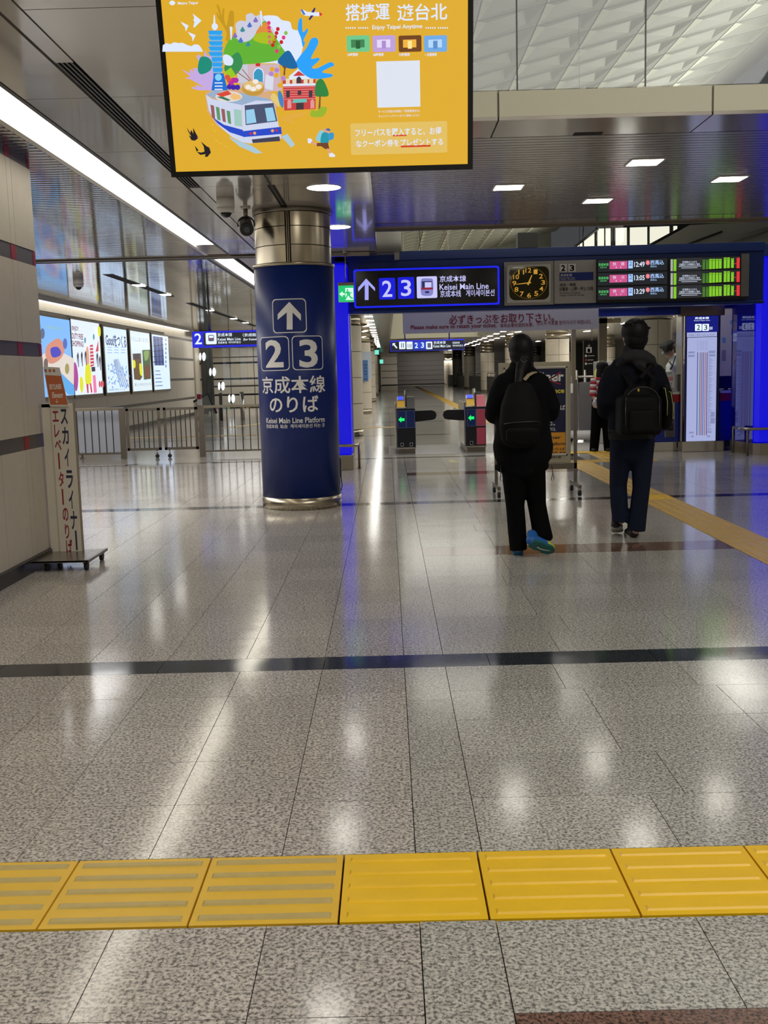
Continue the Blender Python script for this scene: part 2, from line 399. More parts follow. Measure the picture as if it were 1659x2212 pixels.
# rows of the floor in depth
rows = []
y = 4.896
while y > 0.3: rows.append((y-.3925, y)); y -= .3925
NEAR0, NEAR1 = 2.546, 2.936                 # near tactile band
rows = [(a, b) for a, b in rows]
y = 5.12
for k in range(15): rows.append((y+k*.4027, y+(k+1)*.4027))
y = 11.38
for k in range(14): rows.append((y+k*.4157, y+(k+1)*.4157))
TX0, TX1 = 2.625, 3.02                      # tactile path running in depth
slabs = []
for (a, b) in rows:
    if abs(a-NEAR0) < .1: continue
    x = .049
    while x > -4.0:
        slabs.append((x-.3925, a, .3925, b-a, FLOOR)); x -= .3925
    ri = round((b-4.9)/.4); off = (ri % 2)*.195+(.12 if ri % 3 == 0 else 0)
    brown = abs(a-1.76) < .12 or abs(a-7.94) < .12 or abs(a-14.29) < .12
    x = .244
    first = True
    while x < 5.5:
        w_ = .585 if not first else (.585 if off == 0 else .39+off)
        nx = x+w_
        lim = TX0 if a > 6.3 else 99
        if x < lim < nx or abs(nx-lim) < .1: nx = lim
        if not (TX0-.01 <= x < TX1-.01 and a > 6.3):
            m = BROWNG if (brown and x < 2.6) else FLOOR_B
            if nx-x > .04: slabs.append((x, a, nx-x, b-a, m))
        else: nx = TX1
        x = nx; first = False
# narrow border column
y = .4
while y < 17.2:
    if not (y+.797 > NEAR0 and y < NEAR1 and False):
        slabs.append((.049, y, .195, .797, FLOOR_B))
    y += .797
def clipbands(s_):
    x, y, w_, d_, m = s_; out = [(y, y+d_)]
    for (p, q) in ((NEAR0, NEAR1), (4.896, 5.12), (11.16, 11.38), (17.2, 17.42)):
        nn = []
        for (a, b) in out:
            if b <= p+1e-4 or a >= q-1e-4: nn.append((a, b))
            else:
                if a < p-.01: nn.append((a, p))
                if b > q+.01: nn.append((q, b))
        out = nn
    return [(x, a, w_, b-a, m) for a, b in out if b-a > .03]
slabs = [t for s_ in slabs for t in clipbands(s_)]
def visible(s_):
    x, y, w_, d_, m = s_; ye = y+d_
    return (ye > 2.05) and abs(x+w_/2+.03*y*0) < .385*ye+.35
vis = [s_ for s_ in slabs if visible(s_)]; vis.sort(key=lambda q: q[1]); near = vis[:262]; nearset = set(map(id, near))
for s_ in near:
    inst(slab_mesh(s_[2], s_[3], s_[4]), 'slab', (s_[0], s_[1], 0), fl)
rest = MB()
for s_ in slabs:
    if id(s_) not in nearset: rest.box(s_[0]+.002, s_[1]+.002, -.02, s_[0]+s_[2]-.002, s_[1]+s_[3]-.002, 0, s_[4])
x = min(q[0] for q in slabs)
while x > -13:                                # wider field to the left
    yy = .3
    while yy < 17.1:
        if not (yy < 5.12 and yy+.4 > 4.896): rest.box(x-.39, yy+.002, -.02, x-.004, yy+.398, 0, FLOOR) if not (yy < 11.38 and yy+.4 > 11.16) else rest.box(x-.39, yy+.002, -.02, x-.004, yy+.398, 0, DARKG)
        yy += .4
    x -= .3925
rest.box(-14, -7, -.02, 17, .3, -.0005, FLOOR); rest.box(5.5, .3, -.02, 17, 17.2, -.0005, FLOOR_B)
yy = 17.42
k = 0
while yy < 113.6:
    d_ = 6.04; rest.box(-14, yy+.004, -.02, .045, min(113.6, yy+d_), -.0003, FLOOR); rest.box(.049, yy+.004, -.02, .244, min(113.6, yy+d_), -.0004, FLOOR_B)
    rest.box(.248, yy+.004, -.02, 17, min(113.6, yy+d_), -.0003, FLOOR_B); yy += d_
    if yy < 113: rest.box(-14, yy, -.02, 17, yy+.22, -.0002, DARKG)
    yy += .22; k += 1
o = rest.build('slab_field', fl); o['kind'] = 'stuff'
for (p, q) in ((4.896, 5.12), (11.16, 11.38), (17.2, 17.42)):
    x = -4.34
    while x < 5.6:
        inst(slab_mesh(.8, q-p, DARKG), 'dark_slab', (x, p, 0), fl); x += .8
# ---- tactile tiles (near band, running across; path running in depth)
def tactile_mesh(key, wx, wy, along, base, bar, dots=False, n=5):
    b = MB(); b.box(.003, .003, -.02, wx-.003, wy-.003, .001, base)
    if dots:
        for i in range(5):
            for j in range(5): b.cyl(wx*(i+.5)/5, wy*(j+.5)/5, .001, .006, .013, bar, 8, r1=.009)
    else:
        for i in range(n):
            c = (i+.5)/n
            if along == 'x': x0, x1, y0, y1 = .02, wx-.02, wy*c-.014, wy*c+.014
            else: x0, x1, y0, y1 = wx*c-.014, wx*c+.014, .02, wy-.02
            v = [b.bm.verts.new(p) for p in ((x0, y0, .001), (x1, y0, .001), (x1, y1, .001), (x0, y1, .001))]
            i_ = .005; t = [b.bm.verts.new(p) for p in ((x0+i_, y0+i_, .006), (x1-i_, y0+i_, .006), (x1-i_, y1-i_, .006), (x0+i_, y1-i_, .006))]
            k = b.mi(bar)
            for q in range(4): b.bm.faces.new((v[q], v[(q+1) % 4], t[(q+1) % 4], t[q])).material_index = k
            b.bm.faces.new(t).material_index = k
    me = bpy.data.meshes.new(key); bmesh.ops.recalc_face_normals(b.bm, faces=b.bm.faces); b.bm.to_mesh(me); b.bm.free()
    for m in b.mats: me.materials.append(m)
    return me
tm_new = tactile_mesh('tactile_tile', .3893, .389, 'x', YEL, YEL)
YM = mat('tactile_yellow_mid', (236, 190, 52), .4, var=.1, bscale=6, bump=.15)
tm_old = tactile_mesh('tactile_tile', .3893, .389, 'x', YM, YELBAR)
for k in range(-11, 13):
    inst(tm_new if k >= 0 else tm_old, 'tactile_tile', (-.16+k*.3893, NEAR0+.0005, 0), fl)
tm_y = tactile_mesh('tactile_tile', .395, .395, 'y', YELOLD, YELOLD, n=4)
tm_x = tactile_mesh('tactile_tile', .395, .395, 'x', YELOLD, YELOLD, n=4)
tm_d = tactile_mesh('tactile_warning_tile', .395, .395, 'y', YEL, YEL, dots=True)
yy = 6.3
while yy < 15.6:
    warn = abs(yy-11.04) < .2
    inst(tm_d if warn else tm_y, 'tactile_warning_tile' if warn else 'tactile_tile', (TX0, yy, .001), fl); yy += .395
for k in range(4): inst(tm_x, 'tactile_tile', (TX1-.2+k*.395-.395, 15.63, .0005), fl)
yy = 16.1
while yy < 17.3: inst(tm_y, 'tactile_tile', (3.25, yy, .0005), fl); yy += .395
for k in range(5): inst(tm_d, 'tactile_warning_tile', (2.0+k*.395, 17.3, .002), fl)
b = MB(); b.box(2.55, 28, 0, 2.95, 108, .003, YELOLD); b.box(-.8, 80, 0, 2.55, 80.5, .003, YELOLD); b.box(-.6, 27.0, 0, .6, 27.4, .003, YELOLD)
b.box(-9, 25.0, 0, -1.6, 25.4, .003, YELOLD); b.prism([(-4.6, 29.0), (-4.2, 29), (-2.6, 34), (-3.0, 34)], 0, .003, YELOLD, 'z')
b.build('far_tactile_path', fl)
b = MB(); b.prism([(1.99, 9.17), (2.13, 9.17), (2.10, 9.27), (1.96, 9.27)], .0003, .001, mat('floor_sticker', (196, 200, 170), .5), 'z'); b.build('floor_sticker', fl)
b = MB(); b.prism([(.95, 16.2), (1.1, 16.2), (1.02, 16.6), (.93, 16.6)], .0005, .001, mat('floor_arrow', (190, 184, 120), .5), 'z'); b.build('floor_mark', fl)
# ================================================================== LEFT PIER WALL (near)
X = -2.68
wl = struct('wall_left', (X, 8.3, 0), label='grey stone clad pier with dark bands and red tabs')
b = MB(); b.box(X-1.6, -7, 0, X-.02, 8.27, 3.08, DARK); b.build('core', wl, (X, 8.3, 0))
ys = [8.3, 7.87, 7.77, 7.27]
while ys[-1] > -1: ys += [ys[-1]-1.2, ys[-1]-1.3, ys[-1]-1.8]
zs = [(.1, .9), (1.0, 1.59), (1.69, 2.28), (2.39, 3.0)]
for i in range(len(ys)-1):
    for (z0, z1) in zs:
        b = MB(); b.box(X-.03, ys[i+1]+.003, z0+.002, X, ys[i]-.003, z1-.002, STONE); b.build('panel', wl, (X, 8.3, 0))
for (z0, z1) in ((.9, 1.0), (1.59, 1.69), (2.28, 2.39), (3.0, 3.08)):
    b = MB(); b.box(X-.03, -7, z0, X-.006, 8.3, z1, BAND); b.build('band', wl, (X, 8.3, 0))
    for (a, c) in ((7.77, 7.87), (8.25, 8.302), (5.8, 5.9)):
        b = MB(); b.box(X-.03, a, z0+.004, X-.003, c, z1-.004, REDT); b.build('red_tab', wl, (X, 8.3, 0))
for (z0, z1) in zs:
    b = MB(); b.box(X-1.6, 8.27, z0, X-.035, 8.3, z1, STONE); b.build('panel', wl, (X, 8.3, 0))
b = MB(); b.box(X-1.6, -7, 0, X+.03, 8.33, .1, SKIRT); struct('baseboard_left', (X, 8.3, 0), b)
# ================================================================== LOW LEFT CEILING
Z = 3.08
ce = struct('ceiling', (0, 0, Z), label='low ceiling of glossy metal panels with a light trough')
def panel(x0, y0, x1, y1, z, m, parent=ce, root=(0, 0, Z), gap=.004, th=.03, name='panel'):
    b = MB(); b.box(x0+gap, y0+gap, z, x1-gap, y1-gap, z+th, m); return b.build(name, parent, root)
b = MB(); b.box(-14, -7, Z+.14, -.1, 15.6, Z+.18, DARK); b.build('ceiling_void', ce, (0, 0, Z))
seams = [-7, -5.7, -4.2, -2.65, -1.1, .45, 2.0, 3.5, 5.06, 6.6, 8.14, 9.68, 11.23, 12.78, 14.33, 15.1]
for a, c in zip(seams, seams[1:]):
    panel(-2.14, a, -1.74, c, Z, CEILM)
    if c <= 9.8: panel(-1.62, a, -.1, c, Z, CEILM)
    else: panel(-1.62, a, -1.02, c, Z, CEILM); panel(-.96, a, -.1, c, Z, CEILM)
for (a, c) in ((-7, -.5), (1.0, 5.9), (9.75, 15.1)): panel(-1.735, a, -1.625, c, Z+.004, CEILM, gap=.006, name='track_cover')
for (a, c) in ((-.5, 1.0), (5.9, 9.75)):
    b = MB()
    for q in range(4): b.box(-1.735+.026*q+.004, a, Z+.006, -1.735+.026*q+.016, c, Z+.05, DGREY)
    b.build('track_rail', ce, (0, 0, Z))
b = MB(); b.box(-1.018, 9.0, Z+.002, -.962, 10.95, Z+.05, DARK); b.box(-1.0, 9.0, Z-.002, -.98, 10.9, Z+.01, DGREY); b.build('track_slot', ce, (0, 0, Z))
def ribbed(name, x0, x1, y0, y1, z, parent, root, pitch=.1, m=CEILR, sag=.0016):
    b = MB(); yy = y0; k = b.mi(m); kd = b.mi(DARK)
    while yy < y1-1e-3:
        e = min(yy+pitch, y1); P = []
        n = 4
        for q in range(n+1):
            t = q/n; yq = yy+.004+(e-yy-.012)*t; P.append((yq, z-sag*4*t*(1-t)))
        P.append((e-.006, z+.008)); P.append((e, z+.008)); P.append((e+.004, z))
        vs = [(b.bm.verts.new((x0, p, q)), b.bm.verts.new((x1, p, q))) for p, q in P]
        for i in range(len(vs)-1):
            f = b.bm.faces.new((vs[i][0], vs[i+1][0], vs[i+1][1], vs[i][1])); f.material_index = k if i < n else kd
        yy = e
    o = b.build(name, parent, root, fixn=False); o['kind'] = 'stuff'; return o
ribbed('ceiling_strips', -5.2, -2.5, 3.0, 15.02, Z, ce, (0, 0, Z)); ribbed('ceiling_strips', -14, -5.2, 3.0, 15.02, Z, ce, (0, 0, Z))
panel(-2.68, -7, -2.5, 3.0, Z, CEILM)
panel(-14, 15.02, -.1, 15.1, Z, SOFF, gap=0)
# transition trim, dark gap, then the next ceiling field
tr = MB(); tr.box(-14, 15.1, Z-.02, -.1, 15.22, Z+.1, STEELD); struct('trim_1', (-3, 15.1, Z), tr)
tr = MB(); tr.box(-14, 15.22, Z+.05, -.1, 15.3, Z+.1, DARK); tr.box(-14, 15.3, Z-.02, -.1, 15.36, Z+.04, STEELD); struct('trim_2', (-3, 15.3, Z), tr)
ribbed('ceiling_strips', -7.2, -2.56, 15.36, 48, Z, ce, (0, 0, Z), pitch=.2); panel(-14, 15.36, -7.2, 48, Z, CEILH)
for k in range(22): panel(-2.1, 15.36+1.5*k, .22, 15.36+1.5*(k+1), Z, CEILH)
# light trough: recessed channel with a long lit tube
def trough(y0, y1, label, x0=-2.48, x1=-2.14):
    t = thing('light_trough', label, 'light', ((x0+x1)/2, y0, Z), 'light troughs in the left ceiling')
    R = ((x0+x1)/2, y0, Z)
    b = MB(); b.box(x0, y0, Z-.012, x0+.05, y1, Z+.12, WHITE); b.box(x1-.03, y0, Z-.004, x1, y1, Z+.12, DGREY); b.build('edge_rail', t, R)
    b = MB(); b.box(x0+.05, y0, Z+.10, x1-.03, y1, Z+.115, WHITE); b.box(x0+.05, y1-.03, Z, x1-.03, y1, Z+.1, WHITE); b.build('channel', t, R)
    yy = y0
    while yy < y1-.3:
        e = min(yy+2.4, y1-.9); 
        if e-yy < .1: break
        b = MB(); b.box(x0+.055, yy, Z+.02, x1-.055, e-.004, Z+.09, STRIP_GLOW); b.build('diffuser', t, R); yy = e
    return t
trough(-6, 14.9, 'long glowing light trough above the pier, ending before the blue pillar')
trough(15.4, 23, 'shorter light trough seen beside the steel top of the pillar')
# ================================================================== LOW RIGHT CEILING SLAB (hung under the vault)
ZR = 3.2
cr = struct('ceiling_slab', (2.3, 8, ZR), label='low hung ceiling slab with cream fascia and square lamps')
RR = (2.3, 8, ZR)
for (a, c) in ((-.1, .86), (.86, 2.42), (2.42, 3.98), (3.98, 5.54), (5.54, 7.1), (7.1, 8.7)):
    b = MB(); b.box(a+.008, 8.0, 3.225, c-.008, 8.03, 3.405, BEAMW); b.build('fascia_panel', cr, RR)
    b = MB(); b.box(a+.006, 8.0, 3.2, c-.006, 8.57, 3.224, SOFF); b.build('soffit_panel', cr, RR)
b = MB(); b.box(-.1, 8.03, 3.23, 8.7, 13.8, 3.4, VAULTP); b.build('slab_core', cr, RR)
ribbed('ceiling_strips', -.1, 8.7, 8.6, 13.2, ZR+.004, cr, RR, m=CEILQ, sag=.0008)
for k in range(6): panel(-.1+1.5*k, 13.2, 1.4+1.5*k, 13.7, ZR, SOFF, cr, RR)
b = MB(); b.box(-.1, 13.7, ZR-.03, 8.7, 13.74, ZR+.2, STEELD); b.box(-.1, 13.75, ZR-.01, 8.7, 13.85, ZR+.2, DGREY); b.build('rear_edge', cr, RR)
b = MB(); b.box(-.12, 8.0, Z-.005, -.095, 15.2, 3.40, SOFF); b.build('side_reveal', cr, RR)
b = MB(); b.box(1.5, 8.48, 3.196, 1.72, 8.56, 3.202, DARK); b.build('air_slot', cr, RR)
b = MB(); b.box(-.09, 15.2, 3.08, .25, 15.28, 3.6, STEELP); b.build('end_reveal', cr, RR)
# ================================================================== VAULT
vt = struct('ceiling_vault', (0, 0, 6), label='high coffered vault of white folded metal panels')
ZV0, KV = 6.1, .22
def zv(x): return ZV0+KV*x
pitch = 1.01; cm = None
def coffer(p, m):
    b = MB(); k = b.mi(m); g_ = .012; w_ = pitch
    def V(x, y, z): return b.bm.verts.new((x, y, z+KV*x))
    o_ = [V(g_, g_, 0), V(w_-g_, g_, 0), V(w_-g_, w_-g_, 0), V(g_, w_-g_, 0)]
    i_ = [V(.15, .06, -.035), V(w_-.26, .07, .15), V(w_-.16, w_-.10, .03), V(.03, w_-.08, .0)]
    for q in range(4): b.bm.faces.new((o_[q], o_[(q+1) % 4], i_[(q+1) % 4], i_[q])).material_index = b.mi(VAULT_LIT) if q == 3 else k
    b.bm.faces.new(i_).material_index = k
    t = [V(0, 0, .2), V(w_, 0, .2), V(w_, w_, .2), V(0, w_, .2)]; b.bm.faces.new(t).material_index = b.mi(DARK)
    for q in range(4): b.bm.faces.new((o_[q], o_[(q+1) % 4], t[(q+1) % 4], t[q])).material_index = b.mi(DARK)
    me = bpy.data.meshes.new('coffer'); b.bm.to_mesh(me); b.bm.free()
    for q in b.mats: me.materials.append(q)
    return me
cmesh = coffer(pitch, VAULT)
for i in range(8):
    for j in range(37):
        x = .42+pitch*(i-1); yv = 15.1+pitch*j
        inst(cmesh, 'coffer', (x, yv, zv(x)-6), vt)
b = MB(); x = .42-pitch
b.prism([(.42+7*pitch, zv(.42+7*pitch)), (8.3, zv(8.3)), (8.3, zv(8.3)+.1), (.42+7*pitch, zv(.42+7*pitch)+.1)], 15.1, 52, VAULTP); b.prism([(x, zv(x)-.05), (x+9*pitch, zv(x+9*pitch)-.05), (x+9*pitch, zv(x+9*pitch)+.08), (x, zv(x)+.08)], 15.0, 15.09, DGREY); b.build('cross_rail', vt, (0, 0, 6))
for i in range(5):
    for j in range(7):
        xa, xb = .42-pitch+i*1.82, .42-pitch+(i+1)*1.82; ya = -6+3*j; yb = ya+3
        b = MB(); b.face([(xa+.01, ya+.01, zv(xa)), (xb-.01, ya+.01, zv(xb)), (xb-.01, yb-.01, zv(xb)), (xa+.01, yb-.01, zv(xa))], VAULTP)
        b.face([(xa, ya, zv(xa)+.05), (xb, ya, zv(xb)+.05), (xb, yb, zv(xb)+.05), (xa, yb, zv(xa)+.05)], DARK)
        b.build('vault_panel', vt, (0, 0, 6), fixn=False)
b = MB(); b.box(-.7, -7, Z+.18, -.6, 15.3, 6.4, VAULTP); b.box(.15, 15.3, 3.0, .22, 52, 6.4, VAULT); b.box(-.7, 15.2, 3.6, .2, 15.3, 6.4, VAULT)
struct('wall_vault_left', (-.6, 8, 3), b)
# clerestory of lit panes with slanting ends
wn = struct('window_1', (7, 36, 4.4), label='row of backlit clerestory panes with black slanting frame')
RW = (7, 36, 4.4); YW = 35.9
LIT = glow('lit_pane', (236, 234, 214), 1.05); Pw = PY(YW)
edges = [1237, 1262, 1285, 1293, 1309, 1322, 1330, 1357, 1363, 1402, 1410, 1449, 1460]
def topy(x): return 494-(x-1290)*.035
def pane(x0, x1, name='pane'):
    pts = []
    def zt(x): return max(topy(x), 497+(1290-x)*.72) if x < 1290 else topy(x)
    def zb(x): return 536 if x < 1400 else 536-(x-1400)*.5
    c = [(x0, zb(x0)), (x1, zb(x1)), (x1, zt(x1)), (x0, zt(x0))]
    pts = [Pw.xyz(*Pw.st(*q)) for q in c]
    b = MB(); b.face(pts, LIT); b.face([p+Vector((0, .03, 0)) for p in pts][::-1], LIT)
    for i in range(4): b.face([pts[i], pts[(i+1) % 4], pts[(i+1) % 4]+Vector((0, .03, 0)), pts[i]+Vector((0, .03, 0))], LIT)
    b.build(name, wn, RW)
for a, c in ((1238, 1258), (1262, 1284), (1291, 1305), (1308, 1319), (1330, 1354), (1361, 1398), (1404, 1446), (1455, 1463)): pane(a, c)
b = MB()
def strip(p, q, wpx, yy, m):
    A = Vector(PY(yy).xyz(*PY(yy).st(*p))); B = Vector(PY(yy).xyz(*PY(yy).st(*q))); b.tube([A, B], wpx*yy/FPX/2, m, 6)
strip((1235, 538), (1292, 494), 6, YW-.05, BLACK); strip((1376, 545), (1470, 494), 7, YW-.05, BLACK)
for xx in (1260, 1288, 1306.5, 1321, 1327, 1357.5, 1401, 1450): strip((xx, 542), (xx, 490), 3.2, YW-.03, BLACK)
b.build('window_frame', wn, RW)
b = MB(); pts = [PY(YW+.2).xyz(*PY(YW+.2).st(*p)) for p in ((1216, 560), (1320, 560), (1700, 560), (1700, 470), (1310, 480))]; b.face(pts, DARK); b.build('backing', wn, RW)
# sloping bulkhead right of the clerestory
b = MB(); q = [PY(34.5).xyz(*PY(34.5).st(*p)) for p in ((1378, 548), (1490, 486), (1800, 470), (1800, 548))]
b.face(q, VAULTP); b.face([p+Vector((0, .3, 0)) for p in q][::-1], VAULTP); struct('wall_vault_bulkhead', (8, 34.5, 5), b)
b = MB(); strip((1440, 545), (1560, 500), 5, 34.4, DGREY); strip((1500, 545), (1660, 495), 12, 34.3, SOFF); b.build('trim', bpy.data.objects['wall_vault_bulkhead'], (8, 34.5, 5))
# far side and right side shells
b = MB(); b.box(8.7, -7, 0, 8.8, 16.0, 8.5, STONE); b.box(8.1, 8, 3.4, 8.2, 19, 8.5, VAULT); struct('wall_right', (8.7, 8, 0), b)
b = MB(); b.box(-14, -7.1, 0, 9, -7, 8.5, STONE); struct('wall_back', (0, -7, 0), b)
b = MB(); b.box(.15, 52.9, 3.3, 8.2, 53.1, 8.5, VAULT); struct('wall_vault_end', (4, 46, 4), b)
# glass screen standing on the slab edge: clear panes with thin dark joints
gs = thing('glass_screen', 'clear glass screen with thin joints standing above the cream fascia', 'glass screen', (3.7, 8.02, 3.41))
xj = [-.1, 1.0, 1.93, 2.86, 3.79, 4.72, 5.65, 6.58, 7.51, 8.44]
for a, c in zip(xj, xj[1:]):
    b = MB(); b.box(a+.005, 8.0, 3.412, c-.005, 8.01, 4.6, GLASS); b.build('pane', gs, (3.7, 8.02, 3.41))
for a in xj[1:-1]:
    b = MB(); b.box(a-.004, 7.998, 3.41, a+.004, 8.012, 4.6, DGREY); b.build('joint', gs, (3.7, 8.02, 3.41))
# ================================================================== LAMPS
def round_lamp(x, y, label):
    t = thing('downlight', label, 'light', (x, y, Z), 'round downlights')
    b = MB(); b.cyl(x, y, Z-.003, Z, .165, WHITE, 32); b.build('trim_ring', t, (x, y, Z))
    b = MB(); b.cyl(x, y, Z-.005, Z-.001, .15, ROW_GLOW, 32, r1=.15); b.build('diffuser', t, (x, y, Z))
round_lamp(-.53, 9.88, 'round glowing downlight just below the advertising screen')
round_lamp(-.53, 12.5, 'round glowing downlight right of the steel pillar top')
round_lamp(-.53, 6.9, 'round downlight hidden above the advertising screen')
for k, (x, y, lb) in enumerate([(1.26, 10.87, 'leftmost square lamp in the ribbed low ceiling'), (2.35, 9.75, 'upper middle square lamp in the ribbed low ceiling'),
                 (2.35, 11.88, 'lower middle square lamp in the ribbed low ceiling'), (3.42, 10.73, 'rightmost square lamp in the ribbed low ceiling')]):
    t = thing('square_light', lb, 'light', (x, y, ZR), 'square lamps of the low ceiling')
    b = MB(); b.box(x-.155, y-.155, ZR-.003, x+.155, y+.155, ZR+.03, WHITE); b.build('trim_ring', t, (x, y, ZR))
    b = MB(); b.box(x-.135, y-.135, ZR-.005, x+.135, y+.135, ZR+.02, ROW_GLOW); b.build('diffuser', t, (x, y, ZR))
src = None
HALLG = glow('hall_lamp_white', (255, 252, 244), 14.0)
def hall_lamp(x, y, label, grp):
    global src
    if src is None:
        src = thing('hall_light', label, 'light', (x, y, Z), grp)
        b = MB(); b.box(x-.14, y-.32, Z-.016, x+.14, y+.32, Z-.002, WHITE); b.build('trim_ring', src, (x, y, Z))
        b = MB(); b.box(x-.12, y-.3, Z-.022, x+.12, y+.3, Z-.015, HALLG); b.build('diffuser', src, (x, y, Z)); return
    o = dup(src, (x, y, Z), label); o['group'] = grp
def nth(k): return ('nearest', 'second', 'third', 'fourth', 'fifth', 'sixth', 'seventh', 'eighth', 'ninth', 'tenth', 'eleventh', 'twelfth', 'thirteenth', 'fourteenth', 'fifteenth', 'sixteenth', 'seventeenth', 'eighteenth', 'farthest')[k]
for k in range(17): hall_lamp(-.5, 29.4+2.55*k, nth(k)+' lamp of the single row above the left hall columns', 'left hall lamps')
for k in range(19): hall_lamp(5.2, 32+3.05*k, nth(k)+' lamp of the inner row beside the right hall columns', 'inner right hall lamps')
for k in range(15): hall_lamp(5.97, 30+3.05*k, nth(k)+' lamp of the outer row touching the right hall columns', 'outer right hall lamps')
for k in range(9): hall_lamp(9.4, 34+4*k, nth(k)+' lamp of the row between the two right column rows', 'far right hall lamps')
for i, (y0, y1, sp) in enumerate(((17.3, 22.3, (19.46, 21.76)), (24.4, 36.7, (27.2, 31.4, 34.0)))):
    t = thing('spot_track', ('nearer' if i == 0 else 'farther')+' dark ceiling slot with small bright spots, left of the pillar', 'light', (-4.45, y0, Z), 'spot slots')
    b = MB(); b.box(-4.53, y0, Z-.006, -4.37, y1, Z+.002, DARK); b.build('slot', t, (-4.45, y0, Z))
    for s_ in sp:
        b = MB(); b.box(-4.53, s_-.2, Z-.009, -4.37, s_+.2, Z-.0065, HALLG); b.build('spot', t, (-4.45, y0, Z))
# ================================================================== HALL BEYOND THE GATES
hc = struct('ceiling_hall', (3, 40, Z), label='low hall ceiling on both sides of the vault')
b = MB(); b.box(4.6, 17.05, Z, 17, 114, Z+.03, CEILH); b.build('ceiling_field', hc, (3, 40, Z))
b = MB(); b.box(-2.1, 48.4, Z, .22, 114, Z+.2, CEILH); b.box(-14, 48.1, Z, -2.1, 114, Z+.2, CEILH); b.build('ceiling_field', hc, (3, 40, Z))
b = MB(); b.box(.22, 52.8, Z, 4.6, 63, Z+.5, CEILH); b.box(.22, 93, Z, 4.6, 114, Z+.5, CEILH); b.build('ceiling_field', hc, (3, 40, Z))
b = MB(); b.box(.22, 52.5, Z-.05, 4.6, 52.8, 6.9, BEAMW); b.box(.22, 92.6, Z-.03, 4.6, 93, 6.9, BEAMW); b.box(.22, 63, Z+.5, 4.6, 93, 7, VAULT); b.build('cross_fascia', hc, (3, 40, Z))
b = MB(); b.box(4.5, 16.6, Z+.0, 4.6, 52.8, 3.2, VAULT); b.build('side_fascia', hc, (3, 40, Z))
b = MB(); b.box(1.15, 112.8, 0, 17, 113.2, Z, mat('shutter_grey', (112, 108, 104), .5, .2)); s_ = struct('wall_far_shutter', (5, 113, 0), b)
b = MB()
for k in range(1, 6): b.box(1.15, 112.74, .5*k, 17, 112.8, .5*k+.02, DGREY)
b.box(1.15, 112.7, 0, 17, 112.8, .12, SKIRT); b.build('shutter_rib', s_, (5, 113, 0))['kind'] = 'stuff'
wf = struct('wall_far', (-.5, 112.8, 0), label='pale far wall with three thin dark bands')
for a, c in ((.12, .8), (.86, 1.5), (1.56, 2.2), (2.26, 3.05)):
    b = MB(); b.box(-3, 112.7, a, 1.12, 113, c, STONE); b.build('panel', wf, (-.5, 112.8, 0))
b = MB(); b.box(-3, 112.75, 0, 1.13, 113.1, 3.08, DARK); b.build('backing', wf, (-.5, 112.8, 0))
# left wall of the hall behind the columns
b = MB(); b.box(-2.2, 40, 0, -1.9, 113, Z, STONE); b.box(-1.95, 40, 0, -1.88, 113, .12, SKIRT); struct('wall_hall_left', (-2, 60, 0), b)
b = MB(); b.box(15.5, 16, 0, 16, 113, Z, mat('dim_wall', (120, 114, 106), .6)); struct('wall_hall_right', (15.5, 60, 0), b)
# columns: stone clad drums with steel tops
CLAD = mat('column_cladding', (200, 190, 170), .42, 0, var=.06, bscale=8)
col_src = None
def column(x, y, label, group, r=.43, zt=2.45):
    global col_src
    R = (x, y, 0)
    if col_src is not None:
        o = dup(col_src, R, label); o['group'] = group; return o
    t = thing('stone_column', label, 'column', R, group)
    z = .15; n = 0
    b = MB(); b.cyl(x, y, 0, .15, r-.01, STEEL); b.build('steel_base', t, R)
    b = MB(); b.cyl(x, y, .1, Z, r-.02, DARK); b.build('core', t, R)
    while z < zt-.01:
        z1 = min(z+.5756, zt)
        for q in range(2):
            b = MB(); b.cyl(x, y, z+.006, z1-.006, r, CLAD, 22, a0=-pi/2+pi*q+.012, a1=-pi/2+pi*(q+1)-.012); b.build('cladding_panel', t, R)
        z = z1
    for a, c in ((2.46, 2.66), (2.67, 2.87), (2.88, Z-.01)):
        b = MB(); b.cyl(x, y, a, c, r-.012, STEEL); b.build('steel_ring', t, R)
    col_src = t; return t
for k, y in enumerate((23.9, 37.3, 51.8, 66, 80, 94, 108)):
    o_ = ('first', 'second', 'third', 'fourth', 'fifth', 'sixth', 'last')[k]
    column(-.98, y, f'{o_} stone clad column behind the left blue light post', 'left hall columns')
for k, y in enumerate((25.0, 39, 52.3, 66, 80, 94, 108)):
    lb = ('stone clad column behind the ticket office clerk', 'large stone clad column between the two walking people', 'stone clad column above the woman in the black jacket', 'stone clad column with steel top left of the woman',
          'second column beyond the woman towards the dark shutter', 'third column beyond the woman towards the dark shutter', 'farthest right column beside the dark shutter')[k]
    column(6.25, y, lb, 'right hall columns')
for k, y in enumerate((57.5, 71, 85)): column(11.9, y, ('far right column with steel top just left of the man', 'second column of the far right row', 'third column of the far right row')[k], 'far right hall columns')
b = MB()
for y0, y1 in ((40, 51), (54, 65), (67.5, 79), (81.5, 93), (95, 107)): b.box(6.1, y0, 0, 6.2, y1, 1.0, mat('low_wall_dark', (84, 80, 76), .5))
pw = b.build('low_partition', None, (6.15, 60, 0)); tag(pw, 'dark grey low partition between the right hall columns', 'partition')
b = MB()
for y0, y1 in ((40, 51), (54, 65), (67.5, 79), (81.5, 93)):
    b.tube([(6.15, y0, 1.2), (6.15, y1, 1.2)], .025, STEELD, 6)
    for k in range(6): b.tube([(6.15, y0+(y1-y0)*k/5, .98), (6.15, y0+(y1-y0)*k/5, 1.2)], .02, STEELD, 5)
b.build('handrail', pw, (6.15, 60, 0))
